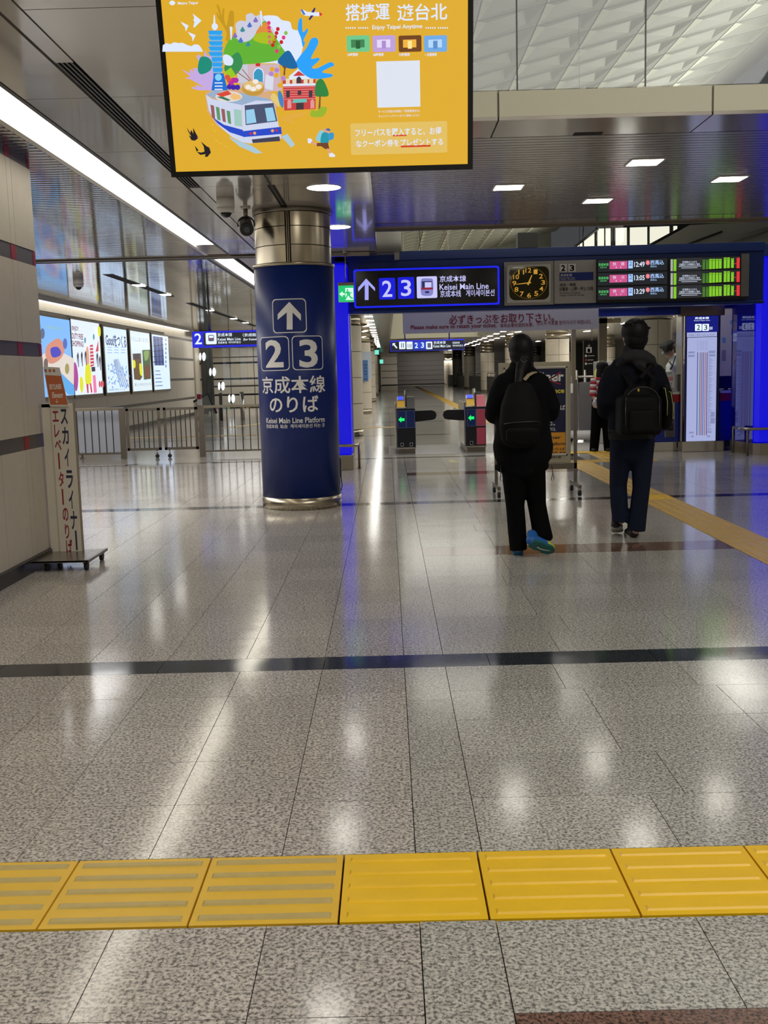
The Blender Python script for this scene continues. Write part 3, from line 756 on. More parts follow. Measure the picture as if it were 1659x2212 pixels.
b = MB(); b.box(-.62, 37.2, 1.35, -.52, 37.3, 2.1, WHITE)
RN = (-.5, 36.86, 1.4); nb = thing('notice_board', 'small blue notice on the second column left of the gates', 'notice', RN)
b2 = MB(); b2.box(-.98, 36.80, 1.2, -.52, 36.85, 2.12, mat('notice_white', (214, 226, 240), .5)); b2.build('frame', nb, RN)
p = Print(PY(36.80), .004, .003); p.rect(784, 778, 795, 824, mat('notice_blue', (96, 140, 200), .5))
for yy in (788, 794, 801, 807, 818): p.rect(786, yy, 793, yy+1.6, mat('notice_ink', (40, 60, 110), .5)).same()
p.build('printed_sheet', nb, RN); b.bm.free()
# ================================================================== LEFT BACKGROUND
XW = -7.15
ww = struct('wall_poster_side', (XW, 30, 0), label='side wall carrying the backlit posters, grey bands')
RWp = (XW, 30, 0)
b = MB(); b.box(XW-.3, -7, 0, XW-.03, 39.5, Z, DARK); b.build('core', ww, RWp)
yy = 12
while yy < 39.4:
    e = min(yy+1.5, 39.4)
    for a, c in ((.12, .62), (.7, 1.0), (2.86, 3.06)) if 18 < yy < 34 else ((.12, .62), (.7, 1.3), (1.38, 2.0), (2.08, 2.7), (2.78, 3.06)):
        b = MB(); b.box(XW-.03, yy+.004, a, XW, e-.004, c, STONE); b.build('panel', ww, RWp)
    yy = e
b = MB()
for a in (.62, 1.3, 2.0, 2.7): b.box(XW-.03, 12, a, XW-.008, 39.4, a+.08, BAND)
b.box(XW-.03, 12, 0, XW+.02, 39.4, .12, SKIRT); b.box(XW-.03, 18, 1.0, XW-.01, 35, 2.85, BAND); b.build('band', ww, RWp)
t = thing('cove_light', 'thin bright ceiling edge light above the wall posters', 'light', (-6.98, 21, Z))
b = MB(); b.box(-7.12, 20.5, Z-.05, -6.88, 38, Z-.01, mat('cove_strip_white', (255, 250, 235), .3, emit=3.0)); b.build('diffuser', t, (-6.98, 21, Z))
b = MB(); b.box(-6.88, 20.5, Z-.07, -6.84, 38, Z-.001, WHITE); b.build('edge_rail', t, (-6.98, 21, Z))
# posters
PX = Plane((XW+.06, 30, 0), (1, 0, 0))
def C_(n, rgb, k=1.0): return glow('print_'+n, rgb, k)
white_bg = C_('pale_blue', (188, 218, 250), 1.15)
pl = [((80, 683), (149.5, 689.5), (160.5, 854), (95, 858), 'backlit poster in pale blue with small round pictures, partly behind the pier'),
      ((153, 689), (213, 699), (223, 850), (164, 853), 'backlit poster of bright fashion figures on white, second from the pier'),
      ((222, 707), (271, 711), (281, 845), (235, 848), 'backlit poster with large blue headline over a city drawing, middle one'),
      ((280, 715), (321, 719), (330, 843), (290, 845), 'backlit poster with two framed photographs, second from the far end'),
      ((328, 722), (361, 727), (370, 840), (335.5, 842), 'backlit poster with a dark blue girder picture, farthest from the pier')]
posters = []
for k, (a, b_, c, d, lb) in enumerate(pl):
    P = [PX.xyz(*PX.st(*q)) for q in (a, b_, c, d)]; y0, y1 = (P[0].y+P[3].y)/2, (P[1].y+P[2].y)/2; z1 = sum((P[0].z, P[1].z))/2; z0 = sum((P[2].z, P[3].z))/2
    R = (XW, y0, z0); t = thing('wall_poster', lb, 'poster', R, 'backlit posters on the side wall')
    b = MB(); b.box(XW+.002, y0-.1, z0-.07, XW+.05, y1+.1, z1+.06, STEELD); b.build('frame', t, R)
    b = MB(); b.box(XW+.05, y0, z0, XW+.06, y1, z1, [C_('sky_blue', (120, 178, 240), 1.1), C_('white_warm', (214, 226, 240), 1.15), C_('white_cool', (205, 226, 252), 1.15), C_('white_green', (212, 228, 236), 1.1), C_('white_cool', (205, 226, 252), 1.15)][k]); b.build('lit_panel', t, R)
    posters.append((t, R))
def pprint(k, name, fn):
    t, R = posters[k]; p = Print(PX, .004, .002); fn(p); p.build(name, t, R)
K = 600/1659
def L4(x, y): return (x*K, 500+y*K)          # crop coordinates of the left background
def poly4(p, pts, m, sm=False):
    pts = [L4(*q) for q in pts]; p.poly(curve(pts) if sm else pts, m)
def f0(p):
    poly4(p, [(240, 740), (330, 700), (440, 760), (440, 975), (400, 978), (300, 830), (245, 800)], C_('cream_land', (225, 214, 205)))
    poly4(p, [(275, 690), (310, 655), (350, 640), (385, 690), (360, 760), (300, 790), (270, 745)], C_('salmon', (214, 140, 120)), True)
    poly4(p, [(300, 700), (340, 690), (362, 720), (350, 745), (310, 750)], C_('indigo', (60, 60, 190)), True)
    poly4(p, [(345, 830), (440, 920), (442, 975), (400, 975), (350, 900)], C_('sea', (90, 170, 235)))
    for (x, y, c) in ((250, 610, (90, 100, 140)), (385, 670, (70, 100, 190)), (270, 790, (110, 90, 90)), (397, 820, (160, 150, 90))): p.poly([L4(*q) for q in ell(x, y, 13, 32)], C_('dot%d' % c[0], c)).same()
    p.text('Travel Better Days', *L4(268, 562), *L4(365, 592), C_('olive_text', (150, 190, 150)))
pprint(0, 'poster_print', f0)
def f1(p):
    mg, rd, yl, pk, bk = C_('magenta', (170, 60, 150)), C_('crimson', (200, 40, 70)), C_('vivid_yellow', (225, 225, 20)), C_('pink', (235, 120, 170)), C_('ink', (30, 30, 60))
    dr = C_('maroon', (120, 20, 50))
    for i, s_ in enumerate(('ENJOY', 'DUTY FREE', 'SHOPPING!')): p.text(s_, *L4(428, 566+i*44), *L4((468, 495, 498)[i], 600+i*44), dr, .02).same()
    poly4(p, [(440, 790), (456, 800), (466, 880), (458, 950), (444, 930)], mg, True)
    poly4(p, [(476, 870), (492, 880), (496, 930), (486, 965), (475, 930)], yl, True)
    poly4(p, [(510, 790), (530, 780), (545, 880), (530, 915), (506, 900)], yl, True)
    poly4(p, [(512, 700), (524, 695), (530, 780), (512, 790)], C_('skin_lit', (220, 160, 130)), True)
    poly4(p, [(512, 910), (518, 965), (526, 965), (524, 912)], rd); poly4(p, [(532, 910), (540, 965), (548, 960), (540, 905)], rd)
    poly4(p, [(532, 680), (550, 675), (558, 800), (536, 810)], rd)
    for q in range(6): poly4(p, [(533, 690+q*20), (552, 688+q*20), (553, 694+q*20), (534, 697+q*20)], C_('white_print', (235, 235, 240)))
    poly4(p, [(538, 810), (560, 808), (562, 835), (540, 838)], bk)
    poly4(p, [(545, 860), (562, 858), (570, 962), (552, 965)], pk)
    poly4(p, [(578, 650), (580, 715), (562, 720)], rd); poly4(p, [(575, 572), (590, 575), (592, 620), (580, 625)], yl, True)
    for (x, y) in ((498, 650), (550, 630)): p.poly([L4(*q) for q in ell(x, y, 5, 18)], C_('teal_dot', (60, 140, 160))).same()
    for (x, y) in ((455, 740), (478, 735), (500, 730), (570, 740), (585, 760)): poly4(p, [(x, y-20), (x+5, y), (x+6, y+70), (x+2, y+70), (x, y+10), (x-4, y+60), (x-6, y)], bk)
    for x in (583, 594, 605): p.poly([L4(*q) for q in ell(x, 912, 5, 20)], rd).same()
pprint(1, 'poster_print', f1)
def f2(p):
    bl, lb_ = C_('headline_blue', (40, 60, 110)), C_('drawing_blue', (130, 165, 220))
    p.text('Goodをつくる', *L4(630, 615), *L4(752, 690), bl, .03)
    rnd = random.Random(3)
    for i in range(70):
        x = 640+rnd.random()*125; y = 790+rnd.random()*140; s_ = 2+rnd.random()*6; poly4(p, [(x, y), (x+s_, y-4), (x+s_+2, y+8), (x+1, y+10)], lb_); p.n -= 1
    for i in range(5): poly4(p, [(700-i*6, 760+i*4), (704-i*6, 760), (770-i*12, 930), (764-i*12, 932)], C_('drawing_grey', (150, 170, 205))); p.n -= 1
    for i in range(9): p.rect(*L4(640+(i % 3)*40, 690+(i//3)*16), *L4(668+(i % 3)*40, 694+(i//3)*16), lb_).same()
    p.text('未来の空をつくる', *L4(648, 938), *L4(745, 950), bl)
pprint(2, 'poster_print', f2)
def f3(p):
    ink = C_('soft_ink', (120, 130, 150)); p.text('くらしにぬくもりを', *L4(782, 632), *L4(882, 660), ink)
    poly4(p, [(790, 730), (840, 728), (848, 870), (835, 888), (800, 884)], C_('brown_photo', (90, 66, 40)))
    poly4(p, [(800, 730), (828, 728), (830, 760), (802, 760)], C_('navy_photo', (40, 40, 70)))
    poly4(p, [(830, 790), (846, 800), (848, 860), (834, 850)], C_('vivid_yellow', (225, 225, 20)), True); poly4(p, [(792, 770), (805, 775), (806, 810), (793, 815)], C_('vivid_yellow', (225, 225, 20)), True)
    poly4(p, [(846, 708), (894, 706), (898, 880), (856, 886)], C_('green_photo', (60, 90, 55)))
    poly4(p, [(856, 720), (885, 716), (880, 760), (862, 770)], C_('leaf_green', (130, 160, 90)), True); poly4(p, [(862, 810), (886, 800), (890, 870), (866, 872)], C_('dark_red_photo', (110, 60, 45)), True)
    p.text('暮らしの中の小さな一歩', *L4(800, 905), *L4(895, 922), ink)
pprint(3, 'poster_print', f3)
def f4(p):
    nb_ = C_('girder_blue', (50, 80, 150)); ink = C_('grey_ink', (120, 140, 180))
    poly4(p, [(912, 625), (970, 632), (980, 800), (922, 800)], nb_)
    for i in range(5): poly4(p, [(914, 650+i*32), (975, 640+i*34), (975, 644+i*34), (914, 655+i*32)], C_('girder_dark', (25, 35, 70))); p.n -= 1
    for i in range(3): poly4(p, [(920+i*20, 630), (924+i*20, 630), (936+i*20, 800), (931+i*20, 800)], C_('girder_dark', (25, 35, 70))); p.n -= 1
    for i in range(7): p.rect(*L4(985, 640+i*26), *L4(993, 656+i*26), ink).same()
    for i in range(5): p.rect(*L4(926, 830+i*22), *L4(955+i*4, 836+i*22), ink).same()
pprint(4, 'poster_print', f4)
# back wall with bands, slim steel post and glass lift front with glowing ovals for lamp reflections
wb = struct('wall_back_left', (-5, 47, 0), label='banded stone wall beyond the fence'); RB = (-5, 47, 0)
b = MB(); b.box(-14, 47.1, 0, -1.6, 47.4, Z, DARK); b.build('core', wb, RB)
for i in range(9):
    for a, c in ((.05, .55), (.63, 1.25), (1.33, 1.95), (2.03, 2.65), (2.73, 3.06)):
        b = MB(); b.box(-11.1+1.05*i, 47.0, a, -11.1+1.05*(i+1)-.03, 47.1, c, STONE if (i+int(a)) % 5 else CLAD); b.build('panel', wb, RB)
b = MB(); b.box(-7.6, 39.5, 0, -7.1, 40.4, Z, CLAD); struct('wall_corner_pier', (-7.3, 40, 0), b)
gl = thing('lift_front', 'glass and steel lift front with oval lamp reflections behind the fence', 'lift', (-5.2, 40.5, 0)); RG = (-5.2, 40.5, 0)
b = MB(); b.box(-7.05, 40.4, 0, -6.85, 40.5, Z, DGREY); b.box(-6.68, 40.4, 0, -6.6, 40.5, Z, DGREY); b.box(-4.4, 40.4, 0, -4.25, 40.5, Z, STEELD); b.build('post', gl, RG)
b = MB(); b.box(-6.85, 40.44, .1, -6.68, 40.46, Z, mat('dark_glass_pane', (62, 70, 68), .08, .3)); b.build('dark_pane', gl, RG)
b = MB(); b.box(-6.6, 40.44, .3, -4.4, 40.46, Z-.3, GLASS); b.build('glass_pane', gl, RG)
b = MB(); b.box(-6.6, 40.42, 1.0, -4.4, 40.48, 1.06, DGREY); b.box(-6.6, 40.42, 2.1, -4.4, 40.48, 2.14, DGREY); b.build('cross_bar', gl, RG)
POV = glow('oval_reflection', (240, 248, 250), 1.6)  # ceiling lamp reflections in the lift glass, made as glowing ovals
for k, (x, y) in enumerate(((437, 770.5), (459, 803.5), (478, 834), (500, 861))):
    p = Print(PY(40.3), .0, .004)
    p.poly(ell(x-4.5, y, 2.6, 8.5), POV).same(); p.poly(ell(x+3.5, y, 3.9, 9.2), POV)
    lx, lz = at(x, y, 40.3); q = p.mb
    t = thing('oval_reflection', ('highest', 'second highest', 'third highest', 'lowest')[k]+' pair of glowing ovals imitating lamp reflections beyond the fence', 'light', (lx, 40.4, lz), 'imitated reflections of the lift front')
    R = (lx, 40.4, lz); b = MB(); b.box(lx-.05, 40.3, lz-.17, lx+.02, 40.39, lz+.17, DGREY); b.build('housing', t, R); p.build('lit_face', t, R)
e = thing('steel_pillar', 'slim steel pillar seen between fence and platform sign', 'pillar', (-4.95, 44, 0)); RE = (-4.95, 44, 0)
b = MB(); b.cyl(-4.95, 44, 0, Z, .3, STEEL); b.build('shaft', e, RE); b = MB(); b.cyl(-4.95, 44, 0, .15, .32, STEELP); b.build('base_ring', e, RE)
# escalator balustrade, bollard posts and a striped barrier post
es = thing('escalator', 'escalator balustrade with black handrail far behind the fence', 'escalator', (-5.4, 33, 0)); RS = (-5.4, 33, 0)
A = [Vector(PY(33).xyz(*PY(33).st(*q))) for q in ((418, 868), (449, 850), (468, 893))]
b = MB(); b.tube(A, .035, BLACK, 8); b.build('handrail', es, RS)
b = MB(); b.face([A[0], A[1], A[2], (A[2].x, 33, .02), (A[0].x, 33, .02)], glass('hazy_glass', (200, 205, 200), haze=.25)); b.build('glass_side', es, RS, fixn=False)
for x_, yb, yt, lb, r in ((476, 912, 850, 'short dark bollard post beyond the fence', .055), (522, 912, 848, 'polished steel bollard post left of the blue pillar', .07)):
    gx, gz = at(x_, yt, 34); t = thing('bollard', lb, 'post', (gx, 34, 0), 'bollards beyond the fence')
    b = MB(); b.cyl(gx, 34, 0, gz, r, DGREY if r < .06 else STEELP, 16); b.build('shaft', t, (gx, 34, 0)); b = MB(); b.cyl(gx, 34, gz, gz+.03, r+.01, STEELP, 16); b.build('cap', t, (gx, 34, 0))
gx, gz = at(430, 850, 26); t = thing('barrier_post', 'white and red striped post behind the fence gate', 'post', (gx, 26, 0)); b = MB()
b.box(gx-.045, 25.95, .0, gx+.045, 26.05, gz, WHITE); b.build('shaft', t, (gx, 26, 0))
for k in range(4): b = MB(); b.box(gx-.047, 25.945, gz-.14-.27*k, gx+.047, 26.055, gz-.02-.27*k, REDT); b.build('stripe', t, (gx, 26, 0))
# row of small coloured panels low in the distance
rnd = random.Random(5); cols = [(150, 190, 120), (96, 160, 190), (170, 110, 170), (70, 70, 90), (120, 200, 200), (190, 190, 90)]
for k, (xa, xb) in enumerate(((406, 412), (415, 421), (436, 443), (445, 453), (458, 466), (468, 475), (482, 487), (489, 496), (532, 540))):
    x0, z0 = at(xa, 894, 46.9); x1, z1 = at(xb, 880, 46.9); c = cols[(k*5+1) % 6]
    o = MB().box(x0, 46.86, z0, x1, 46.99, z1, mat('small_panel_%d' % ((k*5+1) % 6), c, .4)).build('small_poster', None, (x0, 46.95, z0))
    tag(o, nth(k).replace('nearest', 'leftmost')+' small coloured poster from the left, low on the far back wall', 'poster', 'coloured panels on the back wall')
# dome cameras
def dome(x, y, lb):
    t = thing('dome_camera', lb, 'camera', (x, y, Z), 'dome cameras'); R = (x, y, Z)
    b = MB(); b.cyl(x, y, Z-.09, Z, .085, WHITE, 24); b.cyl(x, y, Z-.14, Z-.09, .075, WHITE, 24, r1=.085); b.build('housing', t, R)
    b = MB(); b.ball((x, y, Z-.13), (.055, .055, .055), mat('dark_dome', (12, 12, 14), .08), 18); b.build('lens_dome', t, R)
dome(-1.49, 10.3, 'grey ceiling dome camera left of the pillar top'); dome(-5.1, 17.9, 'dome camera on the ceiling above the posters')
# ================================================================== FENCE
YF = 18.65
fe = thing('metal_fence', 'grey steel railing fence with a double gate in the left background', 'fence', (-3.9, YF, 0)); RF = (-3.9, YF, 0)
def bar(x0, z0, x1, z1, nm, m=STEELD, d=.02):
    b = MB(); b.box(x0, YF-d, z0, x1, YF+d, z1, m); return b.build(nm, fe, RF)
for x0, x1 in ((-7.1, -4.74), (-3.24, -1.5)):
    bar(x0, .86, x1, .905, 'top_rail', STEEL, .025); bar(x0, .085, x1, .115, 'bottom_rail')
for x in (-7.05, -4.69, -3.29, -1.5): bar(x-.05, 0, x+.05, .9, 'post', STEELD, .03)
def fbars(x0, x1, z0, z1, n):
    src_ = None
    for i in range(1, n):
        x = x0+(x1-x0)*i/n
        if src_ is None: src_ = bar(x-.008, z0, x+.008, z1, 'bar', DGREY, .008); sx = x
        else:
            o = src_.copy(); COL.objects.link(o); o.location = (x-sx, 0, 0)
fbars(-7.0, -4.74, .11, .87, 18); fbars(-3.24, -1.5, .11, .87, 13)
for x0, x1 in ((-4.62, -4.02), (-3.96, -3.36)):
    for a in (.84, .14): bar(x0, a, x1, a+.045, 'gate_rail', STEELD, .022)
    bar(x0-.0, .14, x0+.045, .885, 'gate_stile', STEELD, .022); bar(x1-.045, .14, x1, .885, 'gate_stile', STEELD, .022)
    fbars(x0+.045, x1-.045, .18, .85, 6)
    xc = x1-.08 if x0 < -4.2 else x0+.08
    b = MB(); b.tube([(xc, YF, .14), (xc, YF, .06)], .012, STEELP, 8); b.tube([(xc, YF-.015, .035), (xc, YF+.015, .035)], .035, RUBBER, 14); b.build('castor', fe, RF)
b = MB(); b.box(-4.06, YF-.05, .66, -3.92, YF-.02, .7, STEELP); b.build('latch', fe, RF)
wbx = MB(); wbx.box(-5.62, 19.0, .1, -4.75, 19.04, .9, mat('white_board_panel', (205, 210, 222), .4)); o = wbx.build('panel', None, (-5.2, 19.0, 0))
tb = thing('white_board', 'plain white board standing behind the left fence bars', 'board', (-5.2, 19.0, 0)); o.parent = tb; o.location = (0, 0, 0)
b = MB()
for x in (-5.55, -4.82): b.tube([(x, 19.06, 0), (x, 19.06, .88)], .015, STEELD, 8); b.tube([(x, 18.95, .012), (x, 19.2, .012)], .012, STEELD, 6)
b.build('stand', tb, (-5.2, 19.0, 0))
# ================================================================== PILLAR
PC = (-.945, 11.27); RP = (PC[0], PC[1], 0)
pp = thing('round_pillar', 'round pillar wrapped in blue with platform numbers 2 and 3 and steel top', 'pillar', RP)
b = MB(); b.cyl(*PC, 0, .125, .424, STEEL, 64); b.build('steel_base', pp, RP)
b = MB(); b.cyl(*PC, .125, 2.5, .418, NAVYP, 96); b.build('blue_wrap', pp, RP)
b = MB(); b.cyl(*PC, 2.5, 2.53, .428, STEEL, 64); b.build('ledge_ring', pp, RP)
b = MB(); b.cyl(*PC, 2.5, Z+.05, .38, DARK, 48); b.build('core', pp, RP)
for a, c in ((2.532, 2.70), (2.708, 2.885), (2.893, 3.03)):
    th = -pi/2-.04
    b = MB(); b.cyl(*PC, a, c, .395, STEEL, 60, a0=th+.07, a1=th+2*pi-.07); b.build('steel_panel', pp, RP)
b = MB(); b.cyl(*PC, 2.532, 3.04, .398, STEEL, 4, a0=th-.035, a1=th-.012); b.cyl(*PC, 2.532, 3.04, .398, STEEL, 4, a0=th+.012, a1=th+.035); b.build('joint_strip', pp, RP)
b = MB(); b.cyl(*PC, 3.035, Z+.004, .41, STEELD, 64); b.build('ceiling_collar', pp, RP)
SP = Cyl(PC[0], PC[1], .418)
p = Print(SP, .0006, .0006)
p.frame(589, 645, 662, 719, WHITEP, NAVYP, .009, .12)
p.poly([(625, 652), (650, 679), (650, 693), (632, 675), (632, 712), (619.5, 712), (619.5, 675), (600, 691), (600, 679)], WHITEP)
p.build('arrow_sign', pp, RP)
p = Print(SP, .0006, .0006); p.frame(564, 727, 625, 801, WHITEP, NAVYP, .008, .12); p.text('2', 574, 734, 612, 794, WHITEP, .024); p.build('number_plate', pp, RP)
p = Print(SP, .0006, .0006); p.frame(631, 725, 697, 799, WHITEP, NAVYP, .008, .12); p.text('3', 646, 733, 686, 794, WHITEP, .024); p.build('number_plate', pp, RP)
p = Print(SP, .0006, .0006); p.text('京成本線', 567, 812, 702, 850, WHITEP, .013); p.text('のりば', 583, 855, 688, 891, WHITEP, .016)
p.text('Keisei Main Line Platform', 576, 902, 701, 914, WHITEP, .012); p.text('京成本线  站台  게이세이본선 타는 곳', 576, 916, 701, 925, WHITEP, .008); p.build('lettering', pp, RP)
b = MB(); b.box(-.535, 11.28, .3, -.515, 11.34, .5, BLACK, .004); b.tube([(-.52, 11.3, .3), (-.51, 11.28, .2), (-.53, 11.3, .14)], .006, BLACK, 6); b.build('side_bracket', pp, RP)
# spotlight by the pillar top
t = thing('ceiling_spotlight', 'black cylindrical spotlight in a yoke at the left of the pillar top', 'light', (-1.38, 10.9, Z)); R = (-1.38, 10.9, Z)
b = MB(); b.cyl(-1.38, 10.9, Z-.015, Z, .05, WHITE, 20); b.cyl(-1.38, 10.9, Z-.1, Z-.015, .022, STEELD, 14); b.build('ceiling_mount', t, R)
b = MB(); b.tube([(-1.38+.085*cos(a), 10.9, Z-.165+.075*sin(a)) for a in [pi*1.1-i*pi*1.2/10 for i in range(11)]], .008, DGREY, 8); b.build('yoke', t, R)
A = Vector((-1.40, 11.0, Z-.12)); B = Vector((-1.355, 10.75, Z-.235))
b = MB(); b.tube([A, A+(B-A)*.15, A+(B-A)*.8, B], [.05, .062, .066, .07], DGREY, 24); b.build('lamp_body', t, R)
d = (B-A).normalized(); b = MB(); b.tube([B-d*.002, B+d*.014], [.062, .06], BLACK, 24); b.tube([B+d*.014, B+d*.02], [.036, .03], mat('lens_grey', (70, 76, 84), .1), 20); b.build('lens', t, R)
# ================================================================== GANTRY
YB = 15.6
gt = thing('gate_beam', 'blue beam spanning the ticket gates, carrying signs and displays', 'beam', (2.4, YB, 2.25)); RT = (2.4, YB, 2.25)
b = MB(); b.box(-.53, YB+.02, 2.27, 5.5, YB+.5, 3.12, NAVY, .01); b.build('beam_body', gt, RT)
b = MB(); b.box(-.72, YB-.02, 3.0, 5.5, YB+.04, 3.13, NAVY, .008); b.build('upper_lip', gt, RT)
b = MB(); b.box(-.53, YB-.02, 2.255, 5.5, YB+.04, 2.30, NAVY, .008); b.build('lower_lip', gt, RT)
b = MB(); b.box(-1.35, YB-.02, 2.97, -.535, YB+.5, 3.13, NAVY, .01); b.build('end_cap', gt, RT)
x0, z0 = at(1121, 540, YB); x1, z1 = at(1164, 510, YB)
b = MB(); b.box(x0, YB+.1, 3.13, x1, YB+.35, 3.36, DGREY, .006); o = b.build('equipment_box', None, (x0, YB+.2, 3.13)); tag(o, 'dark grey square box standing on top of the blue beam', 'box')
DSP = PY(YB-.10)
sg = thing('direction_sign', 'wide black lit sign with blue outline pointing ahead to platforms 2 and 3', 'sign', (.6, YB-.05, 2.35)); RD = (.6, YB-.05, 2.35)
BLK = mat('sign_black', (8, 9, 12), .16); BLUEL = glow('sign_blue_line', (14, 28, 235)); LILAC = glow('sign_lilac', (168, 168, 250)); BLUT = glow('sign_tile_blue', (10, 20, 214)); LILW = glow('sign_white_lilac', (200, 200, 252))
def fit(px0, py0, px1, py1, y): a = at(px0, (py0+py1)/2, y); c = at(px1, (py0+py1)/2, y); e_ = at((px0+px1)/2, py0, y); f_ = at((px0+px1)/2, py1, y); return a[0], f_[1], c[0], e_[1]
x0, z0, x1, z1 = fit(764, 578, 1079, 662, YB-.1)
b = MB(); b.box(x0, YB-.1, z0, x1, YB-.02, z1, BLK, .01); b.build('sign_box', sg, RD)
p = Print(DSP, .001, .001); p.rect(764, 578, 1079, 662, BLUEL, .06); p.rect(768, 582, 1075, 658, BLK, .05); p.build('lit_outline', sg, RD)
DS = 740, 480, 480/1659
def q3(x, y): return (740+x*480/1659, 480+y*480/1659)
def R3(p, x0, y0, x1, y1, m, rr=0): p.rect(*q3(x0, y0), *q3(x1, y1), m, rr); return p
def T3(p, t, x0, y0, x1, y1, m, bo=0): p.text(t, *q3(x0, y0), *q3(x1, y1), m, bo); return p
p = Print(DSP, .004, .001); p.poly([q3(*q) for q in ((176, 421), (242, 490), (242, 515), (194, 466), (194, 581), (166, 581), (166, 466), (116, 519), (116, 490))], LILAC); p.build('arrow', sg, RD)
for (a, c, s_) in ((272, 394, '2'), (412, 536, '3')):
    p = Print(DSP, .004, .001); R3(p, a, 416 if s_ == '2' else 410, c, 577 if s_ == '2' else 572, BLUT, .08); T3(p, s_, a+24, 436 if s_ == '2' else 430, c-24, 558 if s_ == '2' else 552, LILW, .012); p.build('number_tile', sg, RD)
p = Print(DSP, .004, .001); R3(p, 554, 405, 706, 567, LILW, .06)
dk, gr, rd_ = glow('icon_navy', (40, 40, 90)), glow('icon_grey', (130, 130, 200)), glow('icon_red', (140, 30, 60))
p.poly([q3(*q) for q in curve([(586, 432), (610, 420), (650, 420), (674, 432), (676, 520), (660, 548), (600, 548), (584, 520)], 4)], gr)
R3(p, 592, 440, 668, 500, dk); R3(p, 614, 448, 664, 488, LILW); R3(p, 588, 488, 674, 504, rd_); R3(p, 616, 515, 646, 530, dk); p.build('train_pictogram', sg, RD)
p = Print(DSP, .004, .001); T3(p, '京成本線', 724, 398, 922, 446, LILW, .01).same(); T3(p, 'Keisei Main Line', 724, 458, 1090, 502, LILW, .008).same(); T3(p, '京成本线   게이세이본선', 728, 504, 1134, 556, LILW, .006); p.build('lettering', sg, RD)
# clock
RC = (2.1, YB-.06, 2.35); ck = thing('wall_clock', 'square station clock with gold numerals on the blue beam', 'clock', RC)
PANG = mat('panel_grey_metal', (176, 172, 168), .5, .1)
x0, z0, x1, z1 = fit(1089, 565, 1196, 659, YB-.04); b = MB(); b.box(x0, YB-.04, z0, x1, YB-.018, z1, PANG, .004); b.build('mount_plate', ck, RC)
x0, z0, x1, z1 = fit(1095, 571, 1190, 653, YB-.1); b = MB(); b.box(x0, YB-.1, z0, x1, YB-.04, z1, mat('clock_case', (206, 203, 196), .45, .1), .02); b.build('case', ck, RC)
CS = PY(YB-.1); p = Print(CS, .001, .001); GOLD = glow('clock_gold', (200, 150, 50), .9); p.rect(1100, 576, 1186, 648, mat('clock_face_dark', (52, 48, 20), .06, .2), .18); p.build('dial', ck, RC)
cx_, cy_ = 1142, 611
p = Print(CS, .003, .001)
for h in range(1, 13):
    a = radians(h*30); x = cx_+31*sin(a)-(a*0); y = cy_-27*cos(a); x, y = x+(y-cy_)*.03, y-(x-cx_)*.03; wd = 4.2 if h < 10 else 6.2; p.text(str(h), x-wd, y-5, x+wd, y+5, GOLD, .01).same()
p.build('numerals', ck, RC)
p = Print(CS, .003, .001)
for i in range(60):
    a = radians(i*6); x = cx_+39*sin(a); y = cy_-34*cos(a); p.poly(ell(x, y, .7, .7, 6), GOLD).same()
p.build('minute_dots', ck, RC)
p = Print(CS, .005, .001)
def hand(a, L, wd):
    a = radians(a); s_, c_ = sin(a), cos(a); p.poly([(cx_+x*c_+y*s_, cy_+x*s_-y*c_) for x, y in ((-wd, -5), (wd, -5), (wd*.5, L), (-wd*.5, L))], GOLD)
hand(263, 27, 1.3); hand(22, 18, 1.8); p.build('clock_hands', ck, RC)
# platform panel + departures
RI = (2.8, YB-.05, 2.33); ip = thing('platform_list_sign', 'grey panel listing platforms 2 and 3 between clock and departure display', 'sign', RI)
x0, z0, x1, z1 = fit(1197, 562, 1288, 655, YB-.05); b = MB(); b.box(x0, YB-.05, z0, x1, YB-.018, z1, PANG, .003); b.build('panel_plate', ip, RI)
S5 = PY(YB-.05)
def q4(x, y): return (1180+x*479/1659, 480+y*479/1659)
INK = mat('panel_ink', (26, 26, 30), .5)
p = Print(S5, .001, .001)
for (a, c, s_) in ((100, 154, '2'), (165, 221, '3')): p.rect(*q4(a, 312), *q4(c, 372), WHITEP).same(); p.text(s_, *q4(a+12, 320), *q4(c-12, 366), INK, .03)
p.rect(*q4(100, 376), *q4(352, 436), mat('panel_blue', (22, 44, 130), .4)); p.text('京成本線', *q4(106, 386), *q4(192, 406), WHITEP, .01).same(); p.text('Keisei Main Line', *q4(106, 410), *q4(212, 421), WHITEP).same(); p.text('京成本线  게이세이본선', *q4(106, 425), *q4(216, 434), WHITEP)
p.text('成田・船橋', *q4(100, 456), *q4(222, 480), INK, .01).same(); p.text('日暮里・上野・押上 方面', *q4(100, 484), *q4(350, 512), INK, .01).same(); p.text('for Narita, Funabashi,', *q4(100, 522), *q4(256, 536), INK).same(); p.text('Nippori, Ueno & Oshiage', *q4(100, 540), *q4(284, 554), INK)
p.build('lettering', ip, RI)
RDp = (4.2, YB-.06, 2.33); db = thing('departure_board', 'black departure display with three trains and green car diagrams', 'display', RDp)
x0, z0, x1, z1 = fit(1289, 556, 1618, 650, YB-.08); b = MB(); b.box(x0, YB-.08, z0, x1, YB-.018, z1, BLACK, .004); b.build('case', db, RDp)
S6 = PY(YB-.08); SCR = glow('screen_dark', (26, 30, 36), 1); p = Print(S6, .001, .001)
for (x0_, x1_) in ((386, 905), (925, 1450)):
    for k in range(3):
        dz = (x0_-386)*-.028; p.rect(*q4(x0_, (278, 375, 480)[k]+dz), *q4(x1_, (366, 468, 575)[k]+dz), SCR).same()
p.build('screen', db, RDp)
